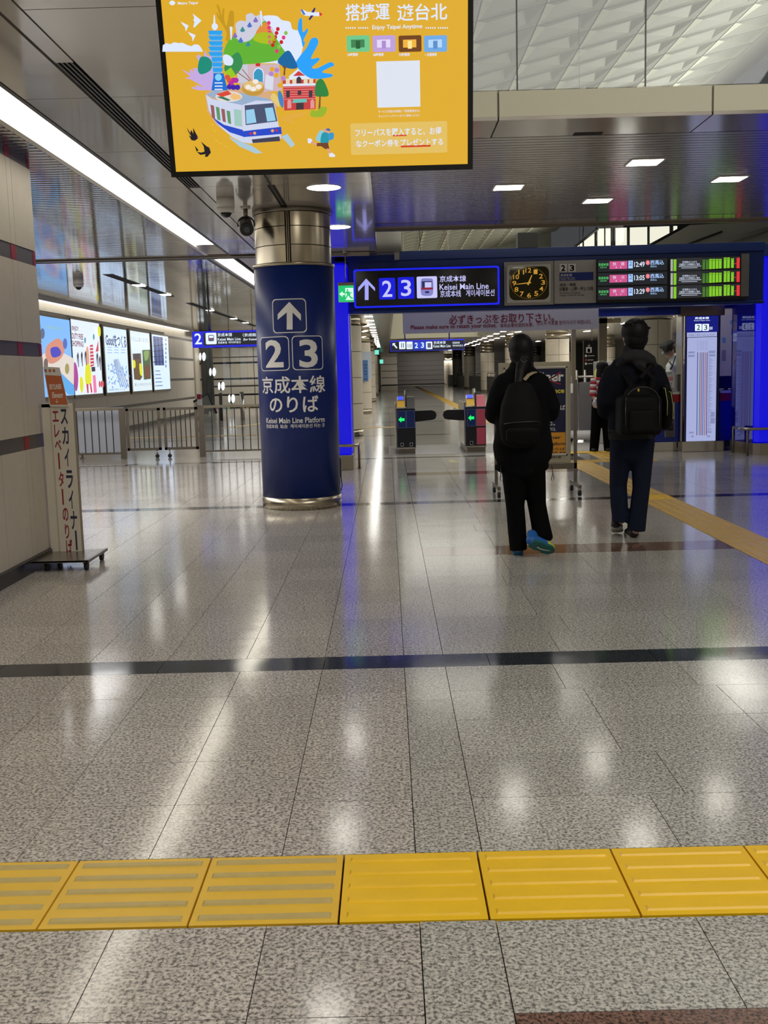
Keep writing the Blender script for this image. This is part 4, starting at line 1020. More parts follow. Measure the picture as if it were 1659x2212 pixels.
GR, PK, LB, CW = glow('led_green', (90, 200, 110)), glow('led_pink', (204, 84, 140)), glow('led_lightblue', (170, 205, 255)), glow('led_white', (225, 235, 255))
LG, DG2, RDL, OR_ = glow('led_lime', (130, 200, 40)), glow('led_dark_green', (70, 120, 40)), glow('led_red', (225, 50, 50)), glow('led_orange', (230, 120, 130))
for k, tm in enumerate(('12:49', '13:05', '13:29')):
    o_ = (0, 101, 203)[k]; p = Print(S6, .003, .001)
    p.text('京成本線', *q4(390, 306+o_), *q4(466, 328+o_), GR, .015).same(); p.text('成田空港', *q4(402, 332+o_), *q4(452, 344+o_), GR)
    p.rect(*q4(473, 292+o_), *q4(606, 350+o_), PK).same(); p.text('快', *q4(497, 300+o_), *q4(524, 326+o_), CW, .02); p.n -= 1; p.text('速', *q4(558, 298+o_), *q4(585, 324+o_), CW, .02); p.n -= 1; p.text('・ ・', *q4(520, 332+o_), *q4(560, 344+o_), CW, .02)
    p.rect(*q4(613, 288+o_), *q4(647, 346+o_), LB).same(); p.text('2', *q4(618, 292+o_), *q4(642, 326+o_), glow('led_navy', (30, 50, 130)), .02)
    p.text(tm, *q4(657, 296+o_), *q4(735, 334+o_), CW, .015).same(); p.poly(ell(*q4(759, 303+o_), 4.6, 5.2), OR_).same(); p.text('A', *q4(753, 293+o_), *q4(765, 313+o_), CW)
    p.text('西馬込', *q4(778, 284+o_), *q4(879, 318+o_), LB, .015).same(); p.text('西馬込', *q4(778, 324+o_), *q4(827, 338+o_), LB)
    p.build('departure_row', db, RDp)
    o2 = (0, 103, 205)[k]; p = Print(S6, .003, .001)
    p.rect(*q4(930, 278+o2), *q4(947, 366+o2), glow('led_grey', (170, 170, 170))).same(); p.rect(*q4(952, 278+o2), *q4(973, 366+o2), LG).same()
    p.rect(*q4(980, 268+o2), *q4(1165, 360+o2), glow('led_info', (40, 42, 46))); p.text('空港第2ビルから', *q4(1018, 290+o2), *q4(1126, 306+o2), CW).same(); p.text('日暮里までの停車駅のご案内', *q4(996, 308+o2), *q4(1148, 324+o2), CW).same(); p.rect(*q4(990, 328+o2), *q4(1160, 331+o2), CW).same(); p.rect(*q4(1010, 340+o2), *q4(1130, 343+o2), CW)
    for i, x in enumerate((1168, 1194, 1218, 1242, 1267, 1291, 1327, 1352, 1382)):
        h = 280 if i < 2 else (275 if i < 6 else 264); p.rect(*q4(x, h+o2+(6 if i == 8 else 0)), *q4(x+20, 354+o2-i*1.5), DG2 if i < 2 else LG).same(); p.rect(*q4(x+7, h+8+o2), *q4(x+13, h+16+o2), glow('led_black', (30, 50, 20)))
        p.n -= 1
    p.rect(*q4(1423, 266+o2), *q4(1446, 345+o2), RDL).same(); p.rect(*q4(1404, 308+o2), *q4(1424, 312+o2), RDL); p.build('car_diagram', db, RDp)
x0, z0, x1, z1 = fit(1601, 548, 1618, 640, YB-.09); b = MB(); b.box(x0, YB-.09, z0, x1, YB-.081, z1, mat('display_grey', (130, 128, 126), .4, .3)); b.build('end_panel', db, RDp)
# exit sign on a rod
ex = thing('exit_sign', 'green emergency exit sign hanging on a rod beside the direction sign', 'sign', (-.555, 15.0, 3.08)); RX = (-.555, 15.0, 3.08)
x0, z0, x1, z1 = fit(731, 615, 764.5, 653, 15.0)
b = MB(); b.box(x0, 14.97, z0, x1, 15.03, z1, WHITE, .004); b.box(x0-.005, 14.965, z1-.01, x1+.005, 15.035, z1+.03, STEELD, .004); b.build('housing', ex, RX)
b = MB(); b.tube([((x0+x1)/2, 15, z1+.02), ((x0+x1)/2, 15, 3.08)], .008, STEEL, 8); b.cyl((x0+x1)/2, 15, 3.06, 3.08, .04, STEEL, 16); b.build('rod', ex, RX)
EG, EW = glow('exit_green', (20, 196, 110)), glow('exit_white', (215, 255, 235)); SX = PY(14.97)
p = Print(SX, .001, .001); p.rect(731.5, 617, 764, 652, EG); p.rect(746, 622, 763.5, 648, EW)
p.poly([(733, 635), (740, 629), (740, 633), (744.5, 633), (744.5, 637.5), (740, 637.5), (740, 642)], EW).same(); p.build('lit_face', ex, RX)
p = Print(SX, .004, .001); p.poly(ell(750.5, 626.5, 1.9, 1.9, 10), EG).same()
for pts in ([(749, 629), (753, 629), (757, 636), (755, 640), (749, 634)], [(749, 629), (745.5, 633), (747, 634.5), (751, 631.5)], [(753, 629), (757, 632), (760, 630.5), (760, 632.5), (756.5, 634.5)], [(755, 636), (759, 642), (763, 643), (763, 645.5), (757.5, 645), (752, 638)], [(750, 634), (752, 638), (750, 642), (747, 647), (745, 646), (748, 640)]): p.poly(pts, EG).same()
p.build('running_figure', ex, RX)
b = MB(); b.box(-1.0, 15.02, 3.02, -.2, 15.09, 3.075, SOFF, .004); o = b.build('ceiling_rail_box', None, (-.6, 15.05, 3.08)); tag(o, 'pale slim housing fixed to the ceiling above the exit sign', 'housing')
# ================================================================== BLUE POSTS
def post_left():
    R = (-1.0, 15.4, 0); t = thing('light_post', 'glowing blue post behind the round pillar, left end of the beam', 'post', R, 'blue light posts')
    b = MB(); b.box(-1.34, 15.36, .22, -.535, 16.1, 2.96, BLUE_GLOW, .03); b.build('glowing_panel', t, R)
    b = MB(); b.box(-1.33, 15.34, 0, -.52, 16.1, .22, STEEL, .01); b.build('steel_plinth', t, R)
    b = MB(); b.box(-.535, 15.8, .22, -.52, 16.1, 2.25, STEELP); b.build('edge_trim', t, R)
def post_right():
    R = (6.2, 16.2, 0); t = thing('light_post', 'large glowing blue post at the right edge, with glossy chamfered side', 'post', R, 'blue light posts')
    poly = [(5.60, 16.2), (5.66, 16.13), (7.2, 16.08), (7.2, 17.0), (5.52, 17.0), (5.52, 16.75)]
    b = MB(); b.prism([(5.60, 16.2), (5.66, 16.13), (7.2, 16.08), (7.2, 17.0), (5.60, 17.0)], .2, 2.97, BLUE_GLOW, 'z'); b.build('glowing_panel', t, R)
    b = MB(); b.prism([(5.53, 16.0), (7.2, 15.9), (7.2, 17.0), (5.53, 17.0)], 2.97, 3.14, NAVY, 'z'); b.build('top_cap', t, R)
    b = MB(); b.prism([(5.5, 16.76), (5.585, 16.2), (5.59, 16.21), (5.59, 17.0), (5.5, 17.0)], .18, 2.3, mat('blue_glass_side', (14, 20, 150), .06, .2, coat=.6), 'z'); b.build('glossy_side', t, R)
    b = MB(); b.prism([(5.5, 16.76), (5.59, 16.2), (5.66, 16.10), (7.2, 16.05), (7.2, 17.0), (5.5, 17.0)], 0, .18, STEEL, 'z'); b.build('steel_plinth', t, R)
post_left(); post_right()
def rail(pts, feet, lb, loc):
    t = thing('guard_rail', lb, 'rail', loc, 'low guard rails'); b = MB(); b.tube(pts, .022, STEEL, 12); b.build('hoop', t, loc)
    for (x, y, z) in feet: b = MB(); b.tube([(x, y, 0), (x, y, z)], .018, STEELD, 10); b.cyl(x, y, 0, .01, .03, STEELD, 14); b.build('leg', t, loc)
rail([(-1.4, 15.75, .4), (-1.4, 15.1, .4), (-.5, 15.12, .37), (-.45, 15.18, .37), (-.44, 15.6, .37)], [(-.44, 15.6, .37), (-1.4, 15.7, .4), (-1.4, 15.1, .4)], 'low steel guard rail around the left blue post', (-.9, 15.1, 0))
rail([(5.42, 16.6, .41), (5.40, 16.1, .41), (5.46, 15.98, .41), (7.3, 15.9, .41)], [(5.42, 16.6, .41), (5.45, 16.02, .41), (7.0, 15.92, .41)], 'low steel guard rail around the right blue post', (5.6, 16, 0))
# ================================================================== ADVERTISING SCREEN
TILT = radians(12.5); TVY = 4.6
_a = at(694, 375, TVY)
TP = Vector((_a[0], TVY, _a[1])); TVN = Vector((0.0, -cos(TILT), -sin(TILT)))
ST = Plane(TP, TVN, (1, 0, 0))
tv = thing('advertising_screen', 'large tilted ceiling screen showing a yellow city travel advertisement', 'screen', (TP.x, TVY, Z)); RTV = (TP.x, TVY, Z)
def obox(S, u0, v0, u1, v1, d0, d1, m, mb=None, bev=0):
    b = mb or MB(); P = [S.xyz(u, v, d) for d in (d0, d1) for u, v in ((u0, v0), (u1, v0), (u1, v1), (u0, v1))]
    v = [b.bm.verts.new(p) for p in P]; k = b.mi(m)
    for q in ((0, 3, 2, 1), (4, 5, 6, 7), (0, 1, 5, 4), (1, 2, 6, 5), (2, 3, 7, 6), (3, 0, 4, 7)): b.bm.faces.new([v[i] for i in q]).material_index = k
    return b
uL = (ST.st(368, 382)[0]+ST.st(338, 0)[0])/2; uR = (ST.st(1020, 367)[0]+ST.st(1024, 0)[0])/2; v0 = (ST.st(368, 382)[1]+ST.st(1020, 367)[1])/2
TH = (uR-uL)*.575
obox(ST, uL, v0, uR, v0+TH, -.05, 0, BLACK).build('screen_frame', tv, RTV)
YS = glow('ad_yellow', (226, 174, 42), .97)
obox(ST, uL+.022, v0+.022, uR-.022, v0+TH-.022, 0, .0012, YS).build('lit_screen', tv, RTV)
b = MB(); c0 = ST.xyz((uL+uR)/2, v0+TH*.55, -.06); b.tube([c0, (c0.x, c0.y+.15, c0.z+.1), (c0.x, c0.y+.15, Z+.02)], .03, DGREY, 12); b.build('ceiling_bracket', tv, RTV)
obox(ST, (uL+uR)/2-.2, v0+TH*.35, (uL+uR)/2+.2, v0+TH*.7, -.1, -.05, DGREY).build('mount_plate', tv, RTV)
kk = 710/1659
def q2(x, y): return (330+x*kk, y*kk)
def q6(x, y): return (340+x*360/1659, y*360/1659)
G_ = lambda n, c: glow('ad_'+n, c, 1.0)
def art(fn, name):
    p = Print(ST, .0016, .0004); fn(p); p.build(name, tv, RTV)
def A2(p, pts, m, sm=0): pts = [q2(*q) for q in pts]; p.poly(curve(pts) if sm else pts, m)
def A6(p, pts, m, sm=0): pts = [q6(*q) for q in pts]; p.poly(curve(pts) if sm else pts, m)
SKYW, CLW, LIL, SKB, TWB = G_('white', (222, 232, 255)), G_('cloud', (205, 205, 222)), G_('lilac', (196, 170, 226)), G_('skyblue', (30, 160, 250)), G_('tower_blue', (40, 160, 236))
def ad_back(p):
    A6(p, [(50, 515), (55, 450), (90, 430), (130, 440), (170, 420), (210, 430), (250, 425), (300, 450), (340, 460), (370, 442), (410, 445), (440, 480), (455, 515)], SKYW)
    for pts in ([(352, 135), (440, 205), (370, 275), (358, 270), (370, 220), (358, 200), (368, 180)], [(233, 215), (312, 255), (285, 315), (275, 270), (255, 250)], [(306, 318), (382, 350), (352, 415), (345, 370), (325, 350)]): A6(p, pts, SKYW); p.n -= 1
    OCH = G_('ochre', (196, 150, 30))
    A6(p, [(590, 50), (615, 60), (640, 150), (650, 90), (668, 95), (665, 190), (690, 260), (715, 130), (740, 105), (762, 130), (760, 250), (730, 330), (710, 400), (680, 400), (690, 330), (650, 250), (600, 170), (590, 120), (620, 160)], OCH, 1)
    A6(p, [(780, 240), (830, 205), (880, 210), (885, 150), (940, 132), (980, 160), (1040, 140), (1060, 200), (1100, 160), (1180, 158), (1240, 200), (1320, 220), (1345, 290), (1420, 320), (1430, 400), (1450, 470), (1420, 540), (1430, 600), (1380, 640), (1200, 640), (800, 500), (790, 350)], CLW, 1)
    A6(p, [(1050, 170), (1180, 158), (1240, 200), (1320, 220), (1345, 290), (1420, 320), (1450, 460), (1380, 640), (1240, 560), (1160, 300)], SKYW, 1)
    A6(p, [(1405, 220), (1420, 185), (1440, 190), (1448, 320), (1490, 285), (1498, 310), (1455, 400), (1470, 420), (1450, 470), (1430, 380), (1400, 300)], SKB, 1)
    A6(p, [(1380, 640), (1420, 560), (1490, 470), (1530, 390), (1575, 375), (1600, 400), (1595, 450), (1530, 580), (1600, 575), (1612, 600), (1540, 670), (1590, 680), (1720, 620), (1760, 650), (1700, 680), (1640, 720), (1740, 740), (1720, 770), (1560, 785), (1460, 740)], SKB, 1)
    A6(p, [(240, 690), (330, 730), (320, 690), (350, 700), (370, 740), (355, 680), (400, 680), (420, 730), (470, 740), (390, 560), (420, 540), (450, 600), (480, 500), (500, 560), (540, 560), (560, 760), (540, 900), (420, 900), (340, 880), (350, 865), (390, 870), (380, 845), (470, 870), (330, 790), (275, 780), (330, 760)], LIL)
    A6(p, [(660, 540), (700, 420), (760, 370), (850, 420), (950, 380), (1040, 230), (1090, 220), (1150, 330), (1240, 470), (1280, 560), (1100, 620), (700, 640)], G_('hill_green', (96, 178, 50)), 1)
    A6(p, [(980, 340), (1050, 235), (1100, 240), (1140, 330), (1080, 380)], G_('hill_orange', (222, 140, 60)), 1); A6(p, [(960, 400), (1010, 330), (1140, 330), (1180, 400), (1100, 440)], G_('hill_lime', (170, 190, 30)), 1)
    A6(p, [(680, 640), (800, 520), (850, 650), (760, 760), (680, 720)], G_('deep_green', (50, 140, 80)), 1)
    A6(p, [(655, 560), (700, 545), (755, 590), (740, 650), (670, 640)], SKYW, 1)
    A6(p, [(405, 690), (430, 575), (500, 570), (545, 620), (530, 700), (440, 740)], G_('teal_tree', (20, 140, 120)), 1)
    for (x, y, c) in ((980, 200, 'c1'), (920, 250, 'c2'), (850, 295, 'c3'), (775, 355, 'c1'), (832, 402, 'c2'), (905, 440, 'c3')):
        A6(p, [(x, y-32), (x+26, y+12), (x+10, y+25), (x-12, y+25), (x-26, y+12)], G_('cabin_'+c, {'c1': (130, 110, 190), 'c2': (80, 110, 200), 'c3': (60, 140, 150)}[c])); p.n -= 1
    A6(p, [(1022, 110), (1040, 112), (1044, 262), (1036, 262)], SKYW); A6(p, [(722, 265), (750, 270), (740, 400), (732, 400)], SKYW)
art(ad_back, 'picture_background')
def ad_tower(p):
    A6(p, [(562, 150), (572, 150), (578, 230), (602, 250), (602, 275), (584, 300), (560, 300), (542, 275), (542, 250), (558, 230)], SKYW)
    for i in range(8):
        y = 305+i*53; A6(p, [(510, y), (640, y), (655, y+4), (640, y+50), (532, y+50), (508, y+4)] if i else [(505, y), (650, y), (640, y+50), (520, y+50)], TWB); p.n -= 1
        
    for i in range(8):
        y = 345+i*53; A6(p, [(522, y), (645, y), (645, y+5), (522, y+5)], G_('tower_light', (130, 210, 250))); p.n -= 1
    A6(p, [(545, 730), (660, 730), (700, 900), (520, 900)], G_('tower_base', (20, 110, 210)))
    p.poly([q6(*q) for q in ell(608, 770, 34, 34)], G_('tower_light', (130, 210, 250)))
    for i in range(3): A6(p, [(572, 820+i*32), (648, 820+i*32), (652, 832+i*32), (570, 832+i*32)], SKYW); p.n -= 1
art(ad_tower, 'picture_tower')
def ad_hall(p):
    W_, P_, NV = SKYW, G_('wall_pink', (206, 180, 190)), G_('roof_navy', (30, 28, 90))
    A6(p, [(790, 640), (1210, 640), (1240, 900), (1040, 920), (830, 880)], P_)
    A6(p, [(790, 640), (900, 640), (900, 820), (800, 830)], G_('stone', (200, 200, 215)))
    A6(p, [(800, 590), (1200, 590), (1190, 630), (810, 630)], W_); A6(p, [(795, 545), (910, 515), (1070, 510), (1195, 545), (1190, 580), (810, 580)], G_('eave', (190, 196, 225)))
    A6(p, [(910, 510), (990, 440), (1075, 505), (1060, 520), (990, 505), (930, 522)], NV); A6(p, [(970, 380), (990, 372), (1005, 385), (1010, 440), (972, 440)], G_('spire_red', (190, 60, 60)))
    A6(p, [(975, 585), (1022, 585), (1025, 660), (980, 660)], G_('plaque_red', (205, 40, 50)))
    A6(p, [(955, 800), (955, 720), (975, 685), (1010, 672), (1045, 690), (1060, 720), (1060, 810)], W_, 0); A6(p, [(962, 810), (962, 725), (985, 692), (1010, 684), (1040, 700), (1052, 730), (1052, 815)], G_('door_teal', (50, 150, 190)))
    for (x0, y0, x1, y1) in ((1110, 230, 1120, 420), (1200, 290, 1150, 450), (1280, 330, 1190, 510)):
        c = [G_('berry_pink', (230, 50, 120)), G_('berry_red', (200, 30, 30)), G_('fruit_green', (140, 190, 80))]
        for i in range(5): t = i/4; p.poly([q6(*q) for q in ell(x0+(x1-x0)*t, y0+(y1-y0)*t, 19, 21, 10)], c[(i+(x0 > 1190)+(x0 > 1270)) % 3 if x0 > 1270 else (0 if x0 < 1150 else 1)]).same()
    p.n += 1
    A6(p, [(1200, 620), (1250, 540), (1300, 505), (1340, 540), (1395, 670), (1300, 680)], G_('tree_blue', (10, 100, 160)), 1)
    A6(p, [(1255, 750), (1262, 680), (1240, 660), (1290, 660), (1275, 690), (1272, 750)], G_('trunk', (110, 70, 60)))
    for (x, y, c) in ((1145, 690, 0), (1190, 700, 1), (1135, 735, 1), (1185, 750, 0), (1255, 780, 1), (1220, 850, 0)): p.poly([q6(*q) for q in ell(x, y, 24, 24, 14)], G_('ball%d' % c, ((226, 170, 30), (180, 130, 210))[c])).same()
    A6(p, [(1080, 740), (1160, 770), (1150, 900), (1070, 880)], G_('dice', (215, 220, 235)))
    p.n += 1
    A6(p, [(670, 720), (735, 672), (780, 745), (730, 790)], G_('lime_leaf', (150, 200, 30)))
    for (x, y, c) in ((700, 770, 0), (720, 800, 0), (760, 800, 1), (735, 830, 1), (785, 800, 1), (760, 870, 2), (800, 870, 2), (720, 865, 2)): p.poly([q6(*q) for q in ell(x, y, 27, 27, 12)], G_('grape%d' % c, ((220, 80, 60), (180, 40, 160), (60, 30, 170))[c])).same()
art(ad_hall, 'picture_memorial_gate')
def ad_train(p):
    ROOF, BODY, ST_, WN = G_('roof_grey', (150, 175, 205)), G_('body', (206, 214, 238)), G_('stripe', (30, 70, 200)), G_('windscreen', (70, 80, 110))
    A2(p, [(265, 470), (330, 440), (600, 470), (640, 530), (600, 560), (660, 700), (500, 720), (400, 690), (320, 630), (275, 560)], G_('base_peach', (214, 170, 130)))
    A2(p, [(270, 480), (310, 455), (450, 470), (590, 500), (610, 525), (460, 530), (440, 540)], ROOF)
    A2(p, [(268, 478), (300, 500), (450, 530), (458, 720), (400, 692), (330, 630), (285, 560)], BODY)
    A2(p, [(452, 530), (520, 508), (600, 510), (615, 530), (648, 690), (640, 712), (490, 724), (458, 718)], BODY, 0)
    A2(p, [(300, 590), (360, 630), (456, 656), (458, 690), (390, 668), (330, 625)], ST_); A2(p, [(456, 662), (648, 640), (652, 676), (458, 692)], ST_)
    A2(p, [(464, 532), (610, 520), (630, 612), (470, 632)], WN)
    A2(p, [(470, 556), (512, 550), (524, 618), (474, 626)], G_('glass_blue', (150, 205, 235))); p.n -= 1; A2(p, [(566, 546), (606, 542), (622, 608), (578, 614)], G_('glass_blue', (150, 205, 235)))
    A2(p, [(410, 550), (448, 556), (452, 640), (414, 634)], G_('door_green', (160, 200, 190)))
    for i in range(4): A2(p, [(292+i*27, 528+i*10), (310+i*27, 534+i*9), (316+i*27, 600+i*9), (300+i*27, 594+i*9)], G_('window_mix%d' % (i % 2), ((150, 90, 90), (90, 150, 100))[i % 2])); p.n -= 1
    for x, y in ((515, 672), (605, 660)): p.poly([q2(*q) for q in ell(x, y, 8, 8, 12)], G_('lamp_orange', (235, 160, 90))).same()
    for x, y in ((494, 674), (626, 658)): p.poly([q2(*q) for q in ell(x, y, 7, 7, 12)], G_('lamp_red', (190, 40, 90))).same()
    p.n += 1
    A2(p, [(500, 704), (640, 688), (644, 712), (506, 722)], G_('bumper', (60, 60, 80)))
    A2(p, [(380, 690), (500, 735), (555, 772), (520, 775), (440, 740)], G_('rail_pale', (170, 200, 215))); p.n -= 1; A2(p, [(650, 690), (680, 675), (718, 730), (700, 745)], G_('rail_pale', (170, 200, 215)))
    # dishes on the roof
    p.poly([q2(*q) for q in ell(385, 488, 68, 27)], G_('plate', (225, 215, 210)))
    A2(p, [(320, 475), (380, 458), (400, 475), (350, 490)], G_('salmon_red', (220, 70, 50))); p.n -= 1; A2(p, [(325, 490), (350, 485), (395, 505), (380, 510)], G_('leafy', (50, 120, 90))); p.n -= 1; A2(p, [(405, 470), (440, 480), (450, 498), (410, 505), (390, 490)], G_('apricot', (240, 190, 120)))
    p.poly([q2(*q) for q in ell(508, 445, 57, 40)], G_('basket', (196, 150, 60))); p.poly([q2(*q) for q in ell(508, 434, 50, 28)], G_('basket_in', (225, 190, 120)))
    for x, y in ((483, 440), (508, 450), (535, 438), (520, 412)): p.poly([q2(*q) for q in ell(x, y, 15, 12, 14)], G_('bun', (240, 232, 225))).same()
    p.n += 1
    A2(p, [(418, 360), (424, 358), (492, 408), (490, 412)], G_('stick', (150, 110, 90))); p.n -= 1; A2(p, [(450, 350), (455, 349), (500, 405), (497, 408)], G_('stick', (150, 110, 90)))
art(ad_train, 'picture_train')
def ad_red(p):
    RD_, WH, DK = G_('brick_red', (200, 60, 60)), SKYW, G_('dark_win', (60, 50, 60))
    A2(p, [(656, 405), (822, 400), (822, 550), (664, 558)], RD_)
    for i in range(6): A2(p, [(658, 440+i*12), (822, 436+i*12), (822, 439+i*12), (658, 443+i*12)], G_('brick_line', (225, 150, 150))); p.n -= 1
    p.n += 1
    A2(p, [(688, 385), (736, 345), (792, 382), (792, 400), (688, 403)], WH); A2(p, [(708, 384), (736, 358), (770, 382)], RD_)
    A2(p, [(726, 420), (726, 395), (738, 385), (750, 395), (750, 420)], DK)
    for x in (672, 705, 762, 790): A2(p, [(x, 398), (x+20, 396), (x+20, 424), (x, 426)], G_('cream_win', (226, 216, 180))); p.n -= 1
    A2(p, [(658, 424), (822, 420), (822, 432), (658, 436)], WH)
    for x in (674, 732, 788): A2(p, [(x, 458), (x+18, 457), (x+18, 490 if x != 732 else 478), (x, 492 if x != 732 else 480)], DK); p.n -= 1
    A2(p, [(724, 520), (762, 518), (762, 552), (724, 554)], DK); A2(p, [(710, 502), (774, 498), (780, 516), (704, 520)], G_('awning', (100, 190, 180)))
    for x in (680, 796): A2(p, [(x, 548), (x, 510), (x+10, 500), (x+20, 510), (x+20, 546)], G_('brick_line', (225, 150, 150))); p.n -= 1
    TG, TL = G_('tree_green', (40, 130, 60)), G_('bush', (150, 180, 40))
    A2(p, [(820, 480), (824, 420), (848, 398), (870, 420), (888, 480), (850, 488)], TG, 1); A2(p, [(836, 560), (842, 480), (848, 480), (846, 560)], G_('trunk', (110, 70, 60)))
    A2(p, [(795, 580), (805, 555), (830, 560), (850, 540), (880, 545), (870, 575), (850, 590), (810, 590)], TL, 1)
    A2(p, [(640, 600), (680, 580), (770, 565), (760, 590), (700, 600), (720, 630), (690, 620), (660, 610)], G_('coral_ochre', (226, 170, 60)), 0)
    A2(p, [(595, 490), (610, 470), (630, 490), (640, 540), (610, 515)], G_('leaf_yellow', (226, 200, 120)), 1); A2(p, [(632, 470), (645, 460), (660, 500), (658, 545), (640, 520)], G_('tree_blue2', (60, 130, 200)), 1)
art(ad_red, 'picture_brick_house')
def ad_small(p):
    NV = G_('plane_navy', (40, 40, 120)); BK = G_('bird_black', (20, 16, 30))
    A2(p, [(748, 50), (760, 50), (780, 60), (840, 62), (856, 72), (840, 82), (770, 80), (752, 68)], SKYW); A2(p, [(746, 48), (756, 48), (772, 74), (760, 74)], G_('plane_blue', (50, 110, 210))); p.n -= 1
    A2(p, [(800, 62), (816, 38), (822, 42), (814, 64)], NV); p.n -= 1; A2(p, [(798, 78), (812, 78), (794, 102), (786, 98)], NV); p.n -= 1; A2(p, [(840, 60), (858, 72), (842, 84)], G_('plane_red', (220, 50, 40)))
    A2(p, [(172, 642), (190, 672), (194, 655), (205, 675), (204, 645), (222, 680), (232, 695), (214, 710), (196, 708), (182, 682), (196, 690), (180, 665)], BK); p.n -= 1
    A2(p, [(212, 735), (232, 758), (220, 765), (245, 770), (262, 765), (258, 740), (244, 714), (272, 738), (286, 745), (294, 770), (276, 792), (262, 790), (268, 778), (240, 782), (222, 765)], BK); p.n -= 1
    A2(p, [(222, 692), (230, 690), (232, 698)], G_('beak', (210, 120, 140))); p.n -= 1
    # traveller
    A2(p, [(862, 655), (875, 648), (890, 652), (892, 668), (878, 680), (864, 672)], G_('trav_skin', (222, 160, 130)), 1); A2(p, [(870, 655), (885, 646), (898, 655), (892, 662)], G_('trav_cap', (60, 100, 160)), 0)
    A2(p, [(826, 690), (846, 658), (866, 668), (858, 714), (826, 708)], G_('trav_pack', (140, 200, 215)), 1); A2(p, [(856, 672), (888, 676), (884, 730), (848, 724)], G_('trav_teal', (20, 150, 170)), 1)
    A2(p, [(826, 722), (884, 720), (892, 752), (870, 752), (850, 738), (828, 738)], G_('trav_brown', (110, 60, 40))); A2(p, [(884, 676), (912, 670), (912, 700), (890, 706)], G_('trav_bag', (50, 150, 200)), 1)
    A2(p, [(800, 708), (830, 724), (826, 736), (798, 720)], G_('trav_skin', (222, 160, 130))); A2(p, [(878, 750), (892, 750), (902, 774), (892, 778)], G_('trav_skin', (222, 160, 130))); p.n -= 1
    A2(p, [(782, 698), (800, 700), (806, 708), (796, 724), (784, 722)], SKYW); p.n -= 1; A2(p, [(888, 772), (904, 770), (920, 782), (920, 792), (892, 792)], SKYW)
    for a in ((310, 700), (330, 716), (290, 620), (300, 650), (360, 730)): A2(p, [(a[0], a[1]), (a[0]+16, a[1]+14), (a[0]+18, a[1]+12)], G_('spark', (250, 205, 90))); p.n -= 1
art(ad_small, 'picture_figures')
def ad_text(p):
    T = lambda s, a, b_, c, d, m=SKYW, bo=.0: p.text(s, *q2(a, b_), *q2(c, d), m, bo).same()
    p.poly([q2(*q) for q in ell(99, 15, 14, 12)], SKYW).same(); p.poly([q2(*q) for q in ((80, 15), (100, 8), (118, 15), (100, 21))], SKYW); T('Metro Taipei', 127, 8, 228, 27, SKYW, .02)
    T('搭捷運', 974, 18, 1196, 104, SKYW, .014); T('遊台北', 1234, 18, 1486, 104, SKYW, .014)
    T('Enjoy Taipei Anytime', 1108, 124, 1360, 152, SKYW, .015)
    for i in range(5):
        for x in (976, 1040, 1380, 1442): p.poly([q2(*q) for q in ell(x+i*11, 141, 3.6, 4.5, 8)], SKYW).same()
    for k, (x0, x1, c) in enumerate(((979, 1095, (110, 200, 140)), (1110, 1225, (190, 160, 220)), (1241, 1356, (110, 60, 20)), (1369, 1485, (110, 170, 230)))):
        p.rect(*q2(x0, 179), *q2(x1, 262), G_('card%d' % k, c), .1)
        p.rect(*q2(x0+22, 200), *q2(x1-26, 240), G_('card_in%d' % k, ((60, 130, 80), (230, 215, 245), (240, 180, 60), (180, 215, 250))[k])); p.rect(*q2(x0+46, 206), *q2(x1-48, 246), G_('card_mid%d' % k, ((30, 90, 50), (170, 140, 210), (250, 230, 150), (90, 140, 200))[k])); p.n -= 2
    p.n += 2
    for s_, x0, x1 in (('24時間券', 982, 1036), ('48時間券', 1112, 1166), ('72時間券', 1242, 1298), ('一日乗車券', 1372, 1434)): T(s_, x0, 268, x1, 284, SKYW, .02)
    p.rect(*q2(1131, 308), *q2(1349, 541), G_('plain_square', (222, 228, 240)))
    T('サービス内容の詳細は「搭捷運遊台北」', 1138, 554, 1348, 568); T('キャンペーンサイトまでご参照ください', 1140, 578, 1348, 591)
    p.n += 1
    p.rect(*q2(999, 617), *q2(1486, 776), G_('note_box', (226, 190, 96)), .05)
    p.rect(*q2(1212, 680), *q2(1282, 687), G_('underline', (210, 50, 30))).same(); p.rect(*q2(1252, 733), *q2(1402, 742), G_('underline', (210, 50, 30)))
    T('フリーパスを購入すると、お得', 1022, 646, 1456, 684, SKYW, .014); T('なクーポン券をプレゼントする', 1026, 702, 1464, 738, SKYW, .014)
art(ad_text, 'lettering')
# ================================================================== STANDING SIGN BY THE PIER
XS = -2.50; YS_ = 8.12
sb = thing('standing_sign', 'tall narrow white board with red and blue katakana on a castor base beside the pier', 'sign', (XS, YS_+.1, 0)); RSB = (XS, YS_+.1, 0)
Ws = mat('sign_board_cream', (214, 206, 192), .5, var=.05, bscale=5); 
b = MB(); b.box(-2.585, YS_, .07, -2.415, YS_+.012, 1.22, Ws); b.build('board', sb, RSB)
b = MB(); b.box(-2.66, YS_+.012, .07, -2.585, YS_+.05, 1.23, Ws); b.box(-2.415, YS_+.0, .07, -2.405, YS_+.03, 1.23, mat('wood_edge', (150, 140, 120), .6)); b.box(-2.66, YS_+.012, 1.2, -2.41, YS_+.05, 1.225, Ws); b.build('side_frame', sb, RSB)
SS = PY(YS_)
p = Print(SS, .001, .0006); RK, BK_ = mat('painted_red', (140, 30, 50), .5), mat('painted_blue', (40, 48, 76), .5)
def qs(x, y): return (80+x*160/708, 760+y*500/2212)
